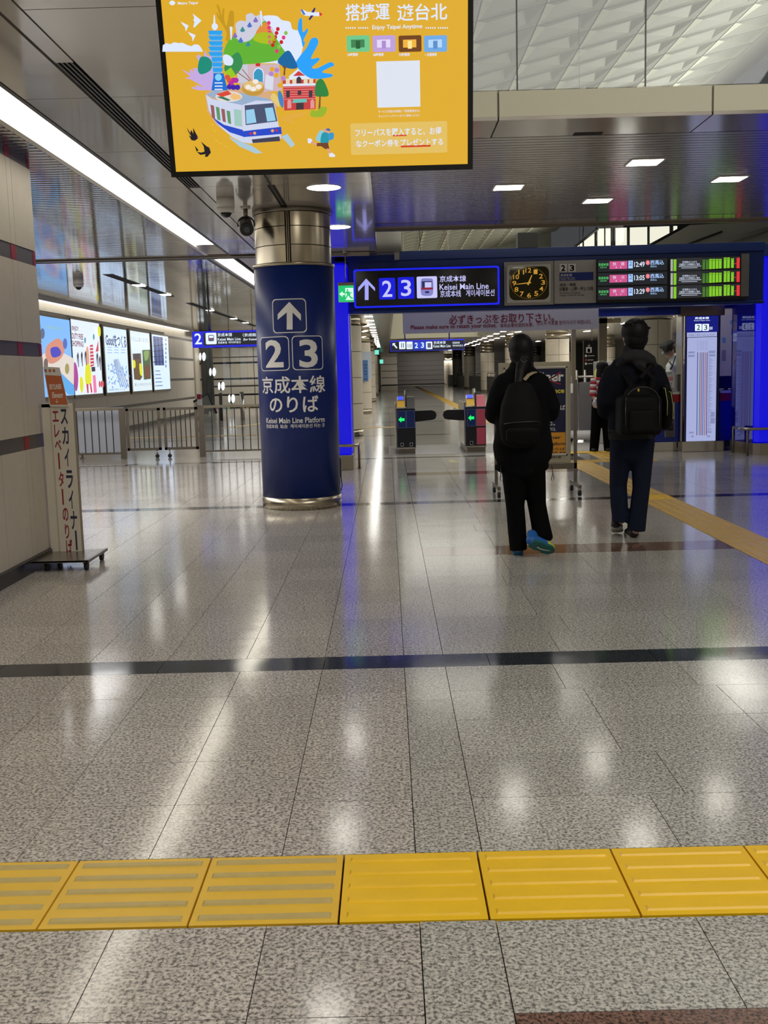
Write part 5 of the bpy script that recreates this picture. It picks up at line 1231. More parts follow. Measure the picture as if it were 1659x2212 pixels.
for ch, a, b_, c, d in (('ス', 224, 545, 292, 695), ('カ', 240, 718, 304, 885), ('イ', 264, 918, 310, 1095), ('ラ', 280, 1130, 345, 1305), ('イ', 305, 1318, 350, 1500), ('ナ', 322, 1520, 384, 1700)): p.text(ch, *qs(a, b_), *qs(c, d), BK_, .025).same()
p.rect(*qs(368, 1708), *qs(384, 1895), BK_).same()
for ch, a, b_, c, d in (('エ', 148, 565, 206, 668), ('レ', 165, 696, 214, 818), ('ベ', 170, 840, 232, 940), ('タ', 208, 1145, 256, 1290), ('の', 246, 1490, 300, 1618), ('り', 268, 1645, 308, 1785), ('ば', 280, 1790, 340, 1955)): p.text(ch, *qs(a, b_), *qs(c, d), RK, .02).same()
p.rect(*qs(204, 966), *qs(218, 1120), RK).same(); p.rect(*qs(240, 1310), *qs(254, 1462), RK).same(); p.build('painted_lettering', sb, RSB)
OR2 = mat('card_orange', (190, 104, 62), .4)
S7 = PY(YS_-.02)
def quadbox(S, pts, m, th, nm, th2=0):
    b = MB(); P = [S.xyz(*S.st(*q)) for q in pts]; n = S.n*th; k = b.mi(m); v = [b.bm.verts.new(q) for q in P]+[b.bm.verts.new(q-n) for q in P]; N = len(P)
    b.bm.faces.new(v[:N]).material_index = k; b.bm.faces.new(v[N:][::-1]).material_index = k
    for i in range(N): j = (i+1) % N; b.bm.faces.new((v[i], v[j], v[N+j], v[N+i])).material_index = k
    return b
quadbox(S7, [qs(60, 140), qs(212, 150), qs(300, 520), qs(122, 520)], WHITE, .01, '').build('card_holder', sb, RSB)
p = Print(S7, .001, .0006); p.poly([qs(78, 222), qs(232, 230), qs(296, 505), qs(128, 505)], OR2); p.text('SKYLINER', *qs(118, 308), *qs(236, 358), WHITEP, .02).same(); p.text('Elevator', *qs(146, 386), *qs(250, 440), WHITEP, .02).same(); p.text('↓', *qs(176, 450), *qs(204, 490), WHITEP).same()
for x in (70, 110, 150): p.text('乗', *qs(x, 165), *qs(x+26, 195), OR2, .03).same()
p.build('orange_card', sb, RSB)
b = MB(); b.box(-2.97, 7.66, .066, -2.24, 7.68, .078, STEELP); b.box(-2.66, 7.66, .07, -2.24, 8.2, .078, mat('base_plate', (150, 146, 138), .25, .8)); b.box(-2.26, 7.66, .064, -2.235, 8.2, .084, STEELD); b.build('base_plate', sb, RSB)
for (x, y) in ((-2.27, 7.72), (-2.27, 8.14), (-2.56, 7.72), (-2.6, 8.14)):
    b = MB(); b.tube([(x-.012, y, .032), (x+.012, y, .032)], .032, RUBBER, 18); b.box(x-.02, y-.02, .05, x+.02, y+.02, .068, DGREY); b.build('castor', sb, RSB)
# ================================================================== TICKET GATES
NAVG, PINKG = mat('gate_navy', (14, 40, 96), .3), mat('gate_pink', (186, 74, 92), .35)
GA = glow('gate_arrow_green', (20, 235, 110), 1.1); GBL = glow('gate_reader_blue', (50, 80, 250), 1.0); GY = mat('gate_yellow', (214, 166, 20), .4)
def gate(x0, x1, y0, pink, flapside, lb):
    R = ((x0+x1)/2, y0, 0); t = thing('ticket_gate', lb, 'ticket gate', R, 'ticket gates'); xm = (x0+x1)/2
    b = MB(); b.box(x0, y0, .09, x1, y0+1.7, .78, mat('gate_black', (16, 19, 26), .3), .012); b.build('body', t, R)
    b = MB(); b.box(x0+.01, y0+.01, 0, x1-.01, y0+1.69, .09, STEELD); b.box(x0-.004, y0-.006, .085, x1+.004, y0+.01, .11, STEELP); b.build('kick_plate', t, R)
    b = MB(); b.box(x0-.03, y0+.1, .1, x0, y0+1.6, .86, STEELP, .008); b.build('side_panel', t, R)
    b = MB(); b.prism([(y0+.02, .78), (y0+.45, .78), (y0+.45, .97), (y0+.18, .97)], xm+.015, x1-.005, PINKG if pink else BLACK, 'x'); b.build('top_housing', t, R)
    b = MB(); b.prism([(y0+.02, .80), (y0+.14, .93), (y0+.14, .80)], x0+.01, xm-.02, GY, 'x'); b.build('card_plate', t, R)
    b = MB(); b.prism([(y0+.12, .92), (y0+.2, .975), (y0+.3, .97), (y0+.3, .9)], x0+.01, xm-.03, WHITE, 'x'); b.build('reader_block', t, R)
    b = MB(); b.prism([(y0+.118, .926), (y0+.198, .98), (y0+.19, .985), (y0+.11, .93)], x0+.025, xm-.045, GBL, 'x'); b.build('card_reader', t, R)
    b = MB(); b.prism([(y0+.1, .8), (y0+.1, 1.02), (y0+.16, 1.08), (y0+.5, 1.08), (y0+.6, .8)], xm-.018, xm-.004, STEELP, 'x'); b.prism([(y0+.09, .8), (y0+.09, 1.02), (y0+.15, 1.09), (y0+.45, 1.09), (y0+.5, .8)], xm-.003, xm+.012, BLACK, 'x'); b.build('shield_fin', t, R)
    b = MB(); b.box(x0+.015, y0-.008, .45, xm-.006, y0, .74, NAVG, .002); b.build('front_panel', t, R)
    b = MB(); b.box(xm+.006, y0-.008, .45, x1-.012, y0, .74, PINKG if pink else NAVG, .002); b.build('front_panel', t, R)
    if pink: b = MB(); b.box(xm+.006, y0-.008, .13, x1-.012, y0, .42, PINKG, .002); b.build('front_panel', t, R)
    p = Print(PY(y0-.008), .002, .001); xc = (x0+xm)/2; zc = .59
    for a, c, d, e in ((x0+.012, .448, xm-.004, .742), (xm+.004, .448, x1-.01, .742)):
        for r in ((a, c, d, c+.004), (a, e-.004, d, e), (a, c, a+.004, e), (d-.004, c, d, e)): p.rect_st(r[0], r[1], r[2], r[3], mat('gate_line', (120, 140, 190), .4)); p.n -= 1
    p.build('panel_outline', t, R)
    p = Print(PY(y0-.008), .004, .001)
    p.poly_st([(xc-.055, zc), (xc-.005, zc+.052), (xc-.005, zc+.024), (xc+.05, zc+.024), (xc+.05, zc-.024), (xc-.005, zc-.024), (xc-.005, zc-.052)], GA); p.build('arrow_light', t, R)
    p = Print(PY(y0), .002, .001)
    for xx in (xc, (xm+x1)/2): p.rect_st(xx-.026, .13, xx+.026, .19, mat('gate_label', (170, 170, 170), .5)); p.n -= 1
    for xx in (xc, (xm+x1)/2): p.rect_st(xx-.018, .14, xx+.018, .18, BLACK); p.n -= 1
    p.build('small_label', t, R)
    s_ = 1 if flapside > 0 else -1; xe = x1 if s_ > 0 else x0
    pts = [(xe, .72), (xe+s_*.30, .725), (xe+s_*.36, .70), (xe+s_*.385, .64), (xe+s_*.36, .575), (xe+s_*.3, .555), (xe, .53)]
    if s_ < 0: pts = pts[::-1]
    b = MB(); b.prism(pts, y0+.35, y0+.38, mat('flap_rubber', (9, 9, 10), .45), 'y'); b.build('flap_door', t, R)
gate(.155, .47, 18.15, False, 1, 'navy ticket gate with flap door left of the passage')
gate(1.345, 1.68, 18.15, True, -1, 'navy and pink ticket gate partly hidden by the walking woman')
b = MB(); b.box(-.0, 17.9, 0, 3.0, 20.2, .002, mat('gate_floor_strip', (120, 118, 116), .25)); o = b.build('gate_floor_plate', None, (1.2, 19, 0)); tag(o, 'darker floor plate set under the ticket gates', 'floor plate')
# ================================================================== BANNER, HALL SIGNS
BNR = mat('banner_white', (206, 204, 212), .5); BR = mat('banner_red', (140, 30, 44), .5)
x0, z0, x1, z1 = fit(870, 676, 1293, 716, 17.0); RBn = ((x0+x1)/2, 17, z0)
bn = thing('ticket_banner', 'long white hanging banner with red writing under the blue beam', 'banner', RBn); z0 = 2.0; z1 = 2.36
b = MB(); b.box(x0, 17.0, z0, x1, 17.03, z1, BNR); b.build('panel', bn, RBn)
for x in (x0+.3, x1-.3): b = MB(); b.tube([(x, 17.015, z1), (x, 17.015, zv(x))], .006, STEELD, 6); b.build('suspension_rod', bn, RBn)
def q9(x, y): return (740+x*480/1659, 480+y*480/1659)
p = Print(PY(17.0), .002, .001); p.text('必ずきっぷをお取り下さい。', 970, 677.5, 1197, 698.5, BR, .012).same(); p.text('Please make sure to retain your ticket.', 887, 700.5, 1073, 712, BR, .02).same(); p.text('请务必拿好您的车票。', 1080, 698, 1153, 706.5, BR, .01).same(); p.text('반드시 차표를 받아가시기 바랍니다.', 1160, 692, 1277, 701.5, BR, .01); p.build('lettering', bn, RBn)
def hang_sign(nm, lb, y, box, fn, hang=True):
    x0, z0, x1, z1 = fit(*box, y); R = ((x0+x1)/2, y, Z); t = thing(nm, lb, 'sign', R)
    b = MB(); b.box(x0, y, z0, x1, y+.15, z1, BLUT, .01); b.build('sign_box', t, R)
    p = Print(PY(y), .004, .003); fn(p); p.build('lit_face', t, R)
    for x in (x0+(x1-x0)*.2, x0+(x1-x0)*.8): b = MB(); b.tube([(x, y+.07, z1), (x, y+.07, Z if x < .2 else zv(x))], .02, STEELD, 6); b.build('rod', t, R)
SW, SBK = glow('far_sign_white', (225, 240, 255), 1.1), glow('far_sign_black', (12, 14, 24), 1)
def q5(x, y): return (820+x*280/1659, 660+y*280/1659)
def fs(p):
    p.rect(*q5(145, 455), *q5(1078, 570), SBK); p.rect(*q5(430, 462), *q5(590, 562), glow('far_tile_blue', (20, 60, 200)))
    p.poly([q5(*q) for q in ((165, 482), (205, 482), (192, 494), (228, 540), (216, 552), (178, 506), (166, 520))], SW).same()
    for a, c in ((250, 330), (343, 422), (594, 675)): p.rect(*q5(a, 462), *q5(c, 558), SW, .1).same()
    p.n += 1
    for a in (275, 300): p.rect(*q5(a, 480), *q5(a+9, 540), SBK).same()
    for a in (362, 385, 402): p.rect(*q5(a, 490), *q5(a+6, 540), SBK).same()
    p.rect(*q5(612, 480), *q5(658, 540), glow('far_icon_grey', (90, 90, 120))).same()
    p.text('2', *q5(450, 475), *q5(490, 545), SW, .02).same(); p.text('3', *q5(530, 472), *q5(568, 542), SW, .02).same()
    p.text('京成本線', *q5(690, 455), *q5(845, 492), SW, .01).same(); p.text('Keisei Main Line', *q5(688, 500), *q5(908, 535), SW, .01).same(); p.text('京成本线', *q5(932, 462), *q5(1024, 490), SW, .01).same(); p.text('게이세이본선', *q5(932, 500), *q5(1064, 526), SW, .01)
hang_sign('hall_sign', 'lit blue and black sign hanging in the hall beyond the ticket gates', 30, (843, 734, 1003, 757), fs)
def q8(x, y): return (380+x*200/1382, 680+y*320/2212)
def ls(p):
    p.rect(*q8(412, 262), *q8(1460, 448), SBK); p.text('2', *q8(280, 278), *q8(386, 440), SW, .01).same(); p.rect(*q8(446, 270), *q8(608, 440), SW, .1)
    p.rect(*q8(485, 300), *q8(570, 395), glow('far_icon_grey', (90, 90, 120)), .2); p.rect(*q8(497, 312), *q8(560, 345), SW).same(); p.rect(*q8(500, 352), *q8(558, 364), glow('icon_red', (140, 30, 60)))
    p.text('京成本線', *q8(622, 272), *q8(840, 325), SW, .01).same(); p.text('Keisei Main Line', *q8(624, 342), *q8(968, 384), SW, .01).same(); p.text('京成本线  게이세이본선', *q8(630, 395), *q8(968, 430), SW, .01).same()
    p.text('（京成船橋方面）', *q8(1000, 272), *q8(1400, 322), SW, .01).same(); p.text('(for Keisei Funabashi)', *q8(1008, 345), *q8(1420, 390), SW, .01)
hang_sign('platform_sign', 'lit blue platform 2 sign hanging left of the round pillar', 22, (415, 714, 600, 749), ls)
# small green exit signs deep in the hall
for k, (px, py, y, sz) in enumerate(((814, 761, 44, .17), (824, 781, 90, .3), (1279, 748, 30, .1))):
    x, z = at(px, py, y); t = MB().box(x-sz/2, y, z-sz*.55, x+sz/2, y+.06, z+sz*.55, glow('far_exit_green', (110, 225, 200) if k < 2 else (60, 225, 170), 1.1))
    t.tube([(x, y+.03, z+sz*.5), (x, y+.03, Z+.02)], .012, STEELD, 6)
    o = t.build('exit_sign', None, (x, y, z)); tag(o, ('small pale green exit sign in the left row of hall lamps', 'tiny exit sign on the far wall of the hall', 'small green exit sign left of the man, above the striped woman')[k], 'sign', 'distant exit signs')
# ================================================================== ADVERTISING STAND (A-board on castors)
YBd = 11.75; bo = thing('poster_stand', 'wheeled steel poster stand hidden behind the walking woman', 'sign stand', (1.65, YBd, 0)); RBo = (1.65, YBd, 0)
CRM = mat('stand_cream_metal', (176, 168, 146), .35, .5); ALU = mat('aluminium_rim', (196, 192, 180), .3, .8)
b = MB(); b.box(1.235, YBd+.0, .35, 2.03, YBd+.03, 1.47, CRM, .006); b.build('back_panel', bo, RBo)
xr = 1.975
b = MB()
for r in ((1.285, .43, 1.31, 1.42), (xr-.005, .43, xr+.02, 1.42), (1.285, 1.395, xr+.02, 1.42), (1.285, .43, xr+.02, .455)): b.box(r[0], YBd-.02, r[1], r[2], YBd, r[3], ALU, .005)
b.build('snap_frame', bo, RBo)
b = MB(); b.box(1.3, YBd-.006, .445, xr, YBd-.001, 1.40, mat('poster_navy', (12, 20, 62), .3)); b.build('poster_sheet', bo, RBo)
SB_ = PY(YBd-.006); OG, YT, RP_ = mat('poster_orange', (216, 146, 30), .45), mat('poster_yellow', (224, 206, 60), .45), mat('poster_red', (190, 20, 50), .45)
p = Print(SB_, .001, .001)
def qb(x, y): return (1100+x*160/1180, 820+y*300/2212)
zo = SB_.st(*qb(800, 840))[1]; p.rect_st(1.305, .455, xr-.006, zo, OG)
p.text('Skyliner', 1122, 803, 1218, 831, WHITEP, .03).same(); p.poly([(1180, 822), (1211, 803), (1212, 805), (1182, 824)], RP_).same(); p.poly([(1180, 821), (1182, 820), (1212, 829), (1211, 831)], RP_)
p.text('No Entrance', 1134, 839, 1219, 850, YT, .03).same(); p.text('スカイライナーのりば', 1105, 876, 1221, 887, WHITEP, .01).same(); p.text('不是入口。', 1140, 911, 1199, 920, WHITEP, .01).same(); p.text('입구가 아닙니다.', 1136, 924, 1201, 932, WHITEP, .01).same()
p.text('Skyliner', 1160, 941, 1212, 951, INK, .02).same(); p.text('for Platform', 1168, 955, 1221, 962, INK, .02).same(); p.text('スカイライナーのりば', 1108, 968, 1220, 974, INK, .015).same(); p.text('(Skyliner) 站台', 1120, 976, 1222, 982, INK, .015).same(); p.text('승강장 안내', 1150, 986, 1211, 991, INK, .015); p.build('poster_print', bo, RBo)
b = MB(); b.box(1.18, YBd+.0, .28, 2.1, YBd+.035, .35, STEELD, .004); b.build('cross_bar', bo, RBo)
for x in (1.18, 2.065):
    b = MB(); b.box(x, YBd, .11, x+.035, YBd+.035, 1.27, STEELD, .003); b.build('upright', bo, RBo)
    b = MB(); b.box(x, YBd-.28, .09, x+.035, YBd+.3, .13, STEELD, .004); b.build('foot_bar', bo, RBo)
    for yy in (YBd-.25, YBd+.26):
        b = MB(); b.tube([(x+.002, yy, .038), (x+.033, yy, .038)], .036, RUBBER, 18); b.box(x+.0, yy-.02, .055, x+.035, yy+.02, .092, STEELP); b.build('castor', bo, RBo)
# ================================================================== TICKET OFFICE
to = thing('ticket_office', 'blue ticket office counter with red stripe and big window', 'counter', (4.6, 17.3, 0)); RTO = (4.6, 17.3, 0)
BLP, RDP = mat('office_blue', (10, 40, 140), .35), mat('office_red', (170, 16, 34), .4)
def offp(nm, bx, m, bev=0):
    for q in bx: b = MB(); b.box(*q, m, bev); b.build(nm, to, RTO)
offp('counter_front', ((3.75, 17.3, .15, 4.75, 17.9, .80), (5.43, 17.35, .15, 6.2, 17.95, .80)), BLP)
offp('red_stripe', ((3.75, 17.29, .80, 4.75, 17.9, .925), (5.43, 17.34, .80, 6.2, 17.95, .925)), RDP)
offp('counter_top', ((3.72, 17.26, .925, 4.75, 17.95, .965), (5.43, 17.3, .925, 6.2, 17.95, .965)), WHITE, .004)
offp('plinth', ((3.77, 17.32, 0, 4.73, 17.9, .15), (5.43, 17.37, 0, 6.2, 17.9, .15)), STEELP)
b = MB(); b.box(2.95, 17.2, 2.20, 4.72, 17.5, 2.30, BLP); b.box(2.95, 17.18, 2.30, 4.72, 17.5, 2.75, mat('office_header_glass', (60, 72, 120), .1, .5)); b.box(4.2, 17.15, 2.28, 6.3, 17.5, 2.6, mat('office_navy', (8, 16, 66), .2)); b.build('header', to, RTO)
b = MB(); b.box(4.72, 17.12, 2.17, 5.42, 17.3, 2.42, mat('header_bronze', (120, 104, 84), .25, .8)); b.build('map_lamp_housing', to, RTO)
offp('mullion', ((4.755, 17.2, .15, 4.79, 17.5, 2.2), (5.375, 17.33, .15, 5.42, 17.5, 2.2)), STEELP)
offp('window_pane', ((3.75, 17.64, .965, 4.75, 17.65, 2.2), (5.42, 17.64, .965, 6.2, 17.65, 2.2)), GLASS)
b = MB(); b.box(5.35, 19.6, 0, 7.5, 19.7, 2.6, mat('office_back_wall', (214, 206, 190), .5)); b.box(5.36, 18.0, 0, 5.42, 19.6, 2.6, WHITE); b.build('back_wall', to, RTO)
b = MB()
for z in (1.2, 1.45, 1.7, 1.95): b.box(5.62, 19.2, z, 5.9, 19.6, z+.03, DGREY)
b.build('shelf', to, RTO)
p = Print(PY(19.6), .002, .002)
for (x, y, w_, h_, c) in ((1583, 696, 6, 8, (120, 170, 210)), (1584, 716, 4, 14, (60, 100, 170)), (1565, 735, 5, 12, (120, 118, 112)), (1565, 768, 6, 24, (150, 148, 140))): p.rect(x-w_, y-h_/2, x+w_*.5, y+h_/2, mat('office_note_%d' % c[0], c, .5)).same()
p.build('pinned_note', to, RTO)
# sheets on the counter front
p = Print(PY(17.3), .003, .002); p.rect(1436, 869, 1457, 944, mat('sheet_grey', (190, 186, 186), .5)); p.rect(1437, 905, 1456, 944, mat('sheet_photo', (90, 84, 82), .5)); p.rect(1440, 880, 1454, 896, mat('sheet_pink', (214, 150, 150), .5)).same(); p.text('切符', 1442, 872, 1456, 878, INK).same(); p.rect(1431, 915, 1454, 930, mat('car_navy', (30, 34, 48), .4)).same(); p.rect(1432, 927, 1455, 928.5, RP_); p.build('counter_sheet', to, RTO)
t = thing('counter_box', 'translucent grey box with a ticket notice on the office counter', 'box', (4.5, 17.45, .965)); R = (4.5, 17.45, .965)
b = MB(); b.box(4.2, 17.35, .967, 4.73, 17.55, 1.24, mat('acrylic_grey', (178, 180, 176), .25), .01); b.build('body', t, R); b = MB(); b.box(4.19, 17.34, 1.24, 4.74, 17.56, 1.255, WHITE); b.build('lid', t, R)
p = Print(PY(17.35), .002, .001); p.rect(1432, 803, 1457, 838, WHITEP); p.text('TICKET', 1434, 805, 1452, 810, INK, .01).same(); p.rect(1436, 814, 1454, 823, mat('sheet_pink', (214, 150, 150), .5)).same(); p.text('RIGHT', 1436, 826, 1452, 831, INK).same(); p.text('NOW!', 1438, 832, 1451, 837, INK); p.build('notice', t, R)
t = thing('monitor', 'black monitor seen from behind on the right office counter', 'monitor', (5.6, 17.6, .965)); R = (5.6, 17.6, .965)
b = MB(); b.box(5.43, 17.5, 1.0, 5.74, 17.54, 1.2, BLACK, .006); b.build('screen_back', t, R); b = MB(); b.box(5.56, 17.52, .965, 5.62, 17.56, 1.02, BLACK); b.box(5.5, 17.47, .965, 5.68, 17.6, .975, BLACK); b.build('stand', t, R); b = MB(); b.box(5.67, 17.497, 1.005, 5.71, 17.5, 1.03, WHITEP); b.build('sticker', t, R)
# route map column
rm = thing('route_map', 'tall lit timetable board with line map for platforms 2 and 3 beside the office window', 'map board', (5.07, 17.1, 0)); RRM = (5.07, 17.1, 0)
b = MB(); b.box(4.80, 17.1, .17, 5.35, 17.19, 2.17, mat('map_navy', (8, 18, 84), .2), .01); b.build('cabinet', rm, RRM)
b = MB(); b.box(4.74, 17.05, 0, 5.42, 17.3, .17, STEELP, .006); b.build('plinth', rm, RRM)
def qm(x, y): return (1380+x*279/1543, 640+y*400/2212)
SM_ = PY(17.1); p = Print(SM_, .002, .001)
p.rect(*qm(566, 236), *qm(950, 430), glow('map_head_blue', (10, 20, 120), 1.0)); p.text('京成本線', *qm(668, 246), *qm(838, 276), SW, .03).same(); p.text('Keisei Main Line', *qm(660, 282), *qm(848, 296), SW).same()
for a, s_ in ((670, '2'), (757, '3')): p.rect(*qm(a, 330), *qm(a+80, 414), SW, .1); p.text(s_, *qm(a+22, 342), *qm(a+60, 402), INK, .01); p.n -= 2
p.n += 2; p.text('番線', *qm(842, 362), *qm(880, 400), SW); p.build('header_print', rm, RRM)
p = Print(SM_, .002, .001); SHEET = glow('map_sheet', (164, 172, 216), 1.0); p.rect(*qm(574, 430), *qm(932, 484), SHEET).same(); p.rect(*qm(570, 490), *qm(924, 1728), SHEET, .02); MI, MGr = glow('map_ink', (84, 88, 130)), glow('map_grey', (132, 138, 182))
p.text('京成線のご案内   Keisei Line Guide', *qm(590, 450), *qm(900, 472), MI).same()
for k, (x, c) in enumerate(((698, (40, 40, 110)), (728, (60, 90, 80)), (748, (150, 30, 40)), (768, (30, 60, 150)), (790, (160, 60, 90)), (812, (50, 40, 60)))):
    top = 670; p.poly([qm(x, top), qm(x+9, top), qm(x-3, 1660), qm(x-12, 1660)], glow('map_line_%d' % k, tuple(int(v*.75+40) for v in c))).same()
    for j in range(8): p.rect(*qm(x, 530+j*15), *qm(x+8, 538+j*15), MGr).same()
p.n += 1
for j in range(60):
    yy = 730+j*15; l = 18+(j*7 % 5)*9; x = 832-(j*.25); p.rect(*qm(x, yy), *qm(x+l, yy+8), MGr).same()
for (a, b_, c, d) in ((588, 660, 665, 682), (588, 700, 665, 725), (832, 650, 912, 680), (832, 692, 912, 718), (600, 1618, 655, 1638), (622, 1664, 655, 1684), (812, 1612, 868, 1632), (812, 1662, 850, 1682), (858, 1380, 904, 1440), (855, 1450, 908, 1520)): p.rect(*qm(a, b_), *qm(c, d), MGr).same()
p.build('map_sheet', rm, RRM)
# hall furniture behind the stand: black information board, grey fence wall, ticket machine edge
t = thing('info_board', 'tall black information board with white lift and toilet symbols in the hall', 'sign', (4.95, 27, 0)); x0, z0, x1, z1 = fit(1261, 736, 1289, 792, 27); R = (4.95, 27, 0)
b = MB(); b.box(x0, 27, .0, x1, 27.12, z1+.0, BLK); b.build('board', t, R)
p = Print(PY(27), .004, .002); p.rect(1266, 750, 1278, 762, WHITEP).same(); p.rect(1269, 753, 1275, 761, BLK)
for k, yy in enumerate((768, 777, 785)): p.rect(1263.5, yy-1.5, 1267.5, yy+3, (WHITEP, mat('red_symbol', (180, 50, 60), .5), WHITEP)[k]).same(); p.rect(1269, yy, 1284-k*2, yy+1.2, WHITEP).same()
p.text('↓', 1269, 743, 1275, 749, WHITEP); p.build('symbols', t, R)
t = thing('grey_barrier', 'grey panel barrier with steel rail behind the poster stand', 'barrier', (3.9, 20.3, 0)); R = (3.9, 20.3, 0); BG = mat('barrier_grey', (112, 110, 112), .45)
x0, z0, x1, z1 = fit(1241, 822, 1300, 822, 20.2)
for a, c in ((3.42, 3.64), (3.65, 4.3)): b = MB(); b.box(a, 20.2, .2, c, 20.25, 1.12 if a > 3.5 else 1.1, BG, .004); b.build('panel', t, R)
b = MB()
for x in (3.5, 3.62, 3.78): b.tube([(x, 20.3, 0), (x, 20.3, 1.35)], .02, STEELP, 10)
b.tube([(3.6, 20.3, 1.22), (4.3, 20.3, 1.22)], .02, STEELP, 10); b.build('rail', t, R)
b = MB(); b.tube([(3.45, 20.15, .12), (4.3, 20.1, .12)], .09, WHITE, 12); b.tube([(3.45, 20.1, .04), (3.5, 20.1, .04)], .04, RUBBER, 12); b.build('foot_tube', t, R)
b = MB(); b.box(3.485, 20.19, .92, 3.53, 20.2, 1.1, WHITEP); b.build('white_tag', t, R)
t = thing('ticket_machine', 'pale ticket machine with yellow edge behind the striped woman', 'machine', (4.0, 19.4, 0)); R = (4.0, 19.4, 0)
b = MB(); b.box(3.84, 19.4, 0, 4.2, 19.8, 1.5, mat('machine_pale', (160, 158, 152), .4), .01); b.build('body', t, R)
b = MB(); b.tube([(3.86, 19.37, .98), (3.80, 19.37, 1.15), (3.81, 19.37, 1.32), (3.88, 19.37, 1.5)], .03, mat('machine_yellow', (220, 220, 110), .4), 10); b.build('yellow_edge', t, R)
b = MB(); b.box(3.92, 19.395, 1.15, 4.0, 19.4, 1.42, mat('machine_panel', (120, 118, 116), .4)); b.build('panel', t, R)
b = MB(); b.box(5.45, 27.3, .0, 5.65, 27.5, Z-.15, STEELD); b.box(4.7, 27.3, 2.5, 6.0, 27.5, 2.62, STEEL); b.box(4.75, 27.3, 0, 4.85, 27.5, 2.6, STEEL); o = b.build('steel_frame', None, (5.0, 27, 0)); tag(o, 'steel door frame standing behind the black information board', 'frame')
# ================================================================== PEOPLE
SKIN = mat('skin', (196, 152, 128), .5); HAIR = mat('hair_black', (7, 5, 6), .55, spec=.25, var=.3, bscale=60, stretch=(1, 1, .05), bump=.4, bdist=.004)
FB = mat('fabric_black', (7, 7, 10), .9, spec=.15, bump=.5, bscale=30, bdist=.006); FB2 = mat('fabric_black_pack', (6, 6, 8), .75, spec=.2, bump=.3, bscale=50)
FTR = mat('trouser_black', (4, 4, 5), .9, spec=.12, bump=.4, bscale=18, bdist=.006)
def J(px, py, Y, dy=0.0):
    x, z = at(px, py, Y); return Vector((x, Y+dy, z))
def hand(b, wrist, d, side, m, s=1.0, curl=.5):
    """palm + four unequal fingers + thumb, curled; d = pointing direction, side = towards the thumb"""
    d = Vector(d).normalized(); side = Vector(side); side = (side-d*side.dot(d)).normalized(); n = d.cross(side).normalized()
    W = Vector(wrist); b.loft([W, W+d*.045*s, W+d*.085*s], [(.026*s, .016*s), (.038*s, .016*s), (.040*s, .014*s)], m, 12, xref=side)
    for i, L in enumerate((.066, .074, .068, .052)):
        base = W+d*.082*s+side*(.03-.02*i)*s; p = [base]; a = 0
        for seg in (.42, .32, .26): a += curl*.75; p.append(p[-1]+(d*cos(a)+n*sin(a))*L*seg*s*1.25)
        b.loft(p, [.0088*s, .0085*s, .0078*s, .0065*s], m, 8)
    t0 = W+d*.03*s+side*.026*s; b.loft([t0, t0+(d*.6+side*.7+n*.3)*.03*s, t0+(d*.9+side*.5+n*.6)*.06*s], [.011*s, .0098*s, .008*s], m, 8)
def head(b, c, s, yaw, pitch, m):
    """skull, jaw, nose, ears; c = centre of the head, face looks along +Y before yaw/pitch"""
    M = Matrix.Translation(c) @ Matrix.Rotation(yaw, 4, 'Z') @ Matrix.Rotation(-pitch, 4, 'X')
    T = lambda x, y, z: M @ Vector((x*s, y*s, z*s)); Rm = Matrix.Rotation(yaw, 4, 'Z') @ Matrix.Rotation(-pitch, 4, 'X')
    b.ball(T(0, -.008, .02), (.077*s, .095*s, .095*s), m, 20, Rm); b.ball(T(0, .022, -.045), (.058*s, .07*s, .068*s), m, 18, Rm); b.ball(T(0, .055, -.085), (.03*s, .03*s, .024*s), m, 12, Rm)
    b.ball(T(0, .1, -.02), (.012*s, .018*s, .022*s), m, 10, Rm); b.ball(T(0, .088, .025), (.05*s, .012*s, .014*s), m, 10, Rm); b.ball(T(0, .086, -.058), (.024*s, .012*s, .009*s), m, 10, Rm)
    for q in (-1, 1): b.ball(T(q*.079, -.005, -.008), (.01*s, .02*s, .032*s), m, 10, Rm)
    return T, Rm
def body_done(b, t, R, vox=.008): return b.build('body', t, R, remesh=vox, smooth_it=2)
def cloth(b, name, t, R, vox=.011, it=3, label=None): return b.build(name, t, R, remesh=vox, smooth_it=it, label=label)
def strap(name, pts, r, m, t, R, flat=2.4):
    b = MB(); b.loft(pts, [(r*flat, r)]*len(pts), m, 10); return b.build(name, t, R)
# ------------------------------------------------------------------ woman in black
Y0 = 7.92; RWm = (.96, Y0, 0)
wm = thing('person', 'woman seen from behind in black jacket and backpack with blue and yellow sneakers, long ponytail', 'person', RWm)
S_ = lambda px, py, dy=0.0: J(px, py, Y0, dy)
b = MB(); hc_ = S_(1125, 760, .02); T_, Rm = head(b, hc_, 1.0, .12, .12, SKIN)
b.loft([hc_+Vector((0, -.02, -.06)), S_(1126, 810, -.0)], [(.05, .052), (.058, .056)], SKIN)
b.loft([S_(1126, 822), S_(1126, 870, .02), S_(1127, 930, .03), S_(1128, 985, .02)], [(.15, .09), (.15, .10), (.13, .09), (.155, .10)], SKIN)
hipL, kneeL, ankL = S_(1110, 1000, .02), S_(1113, 1095, -.0), S_(1117, 1180, -.06)
hipR, kneeR, ankR = S_(1150, 1000, .0), S_(1161, 1092, .03), S_(1166, 1160, -.09)
for a, k, c in ((hipL, kneeL, ankL), (hipR, kneeR, ankR)): b.loft([a, a.lerp(k, .5), k, k.lerp(c, .4), c], [.082, .068, .050, .044, .032], SKIN)
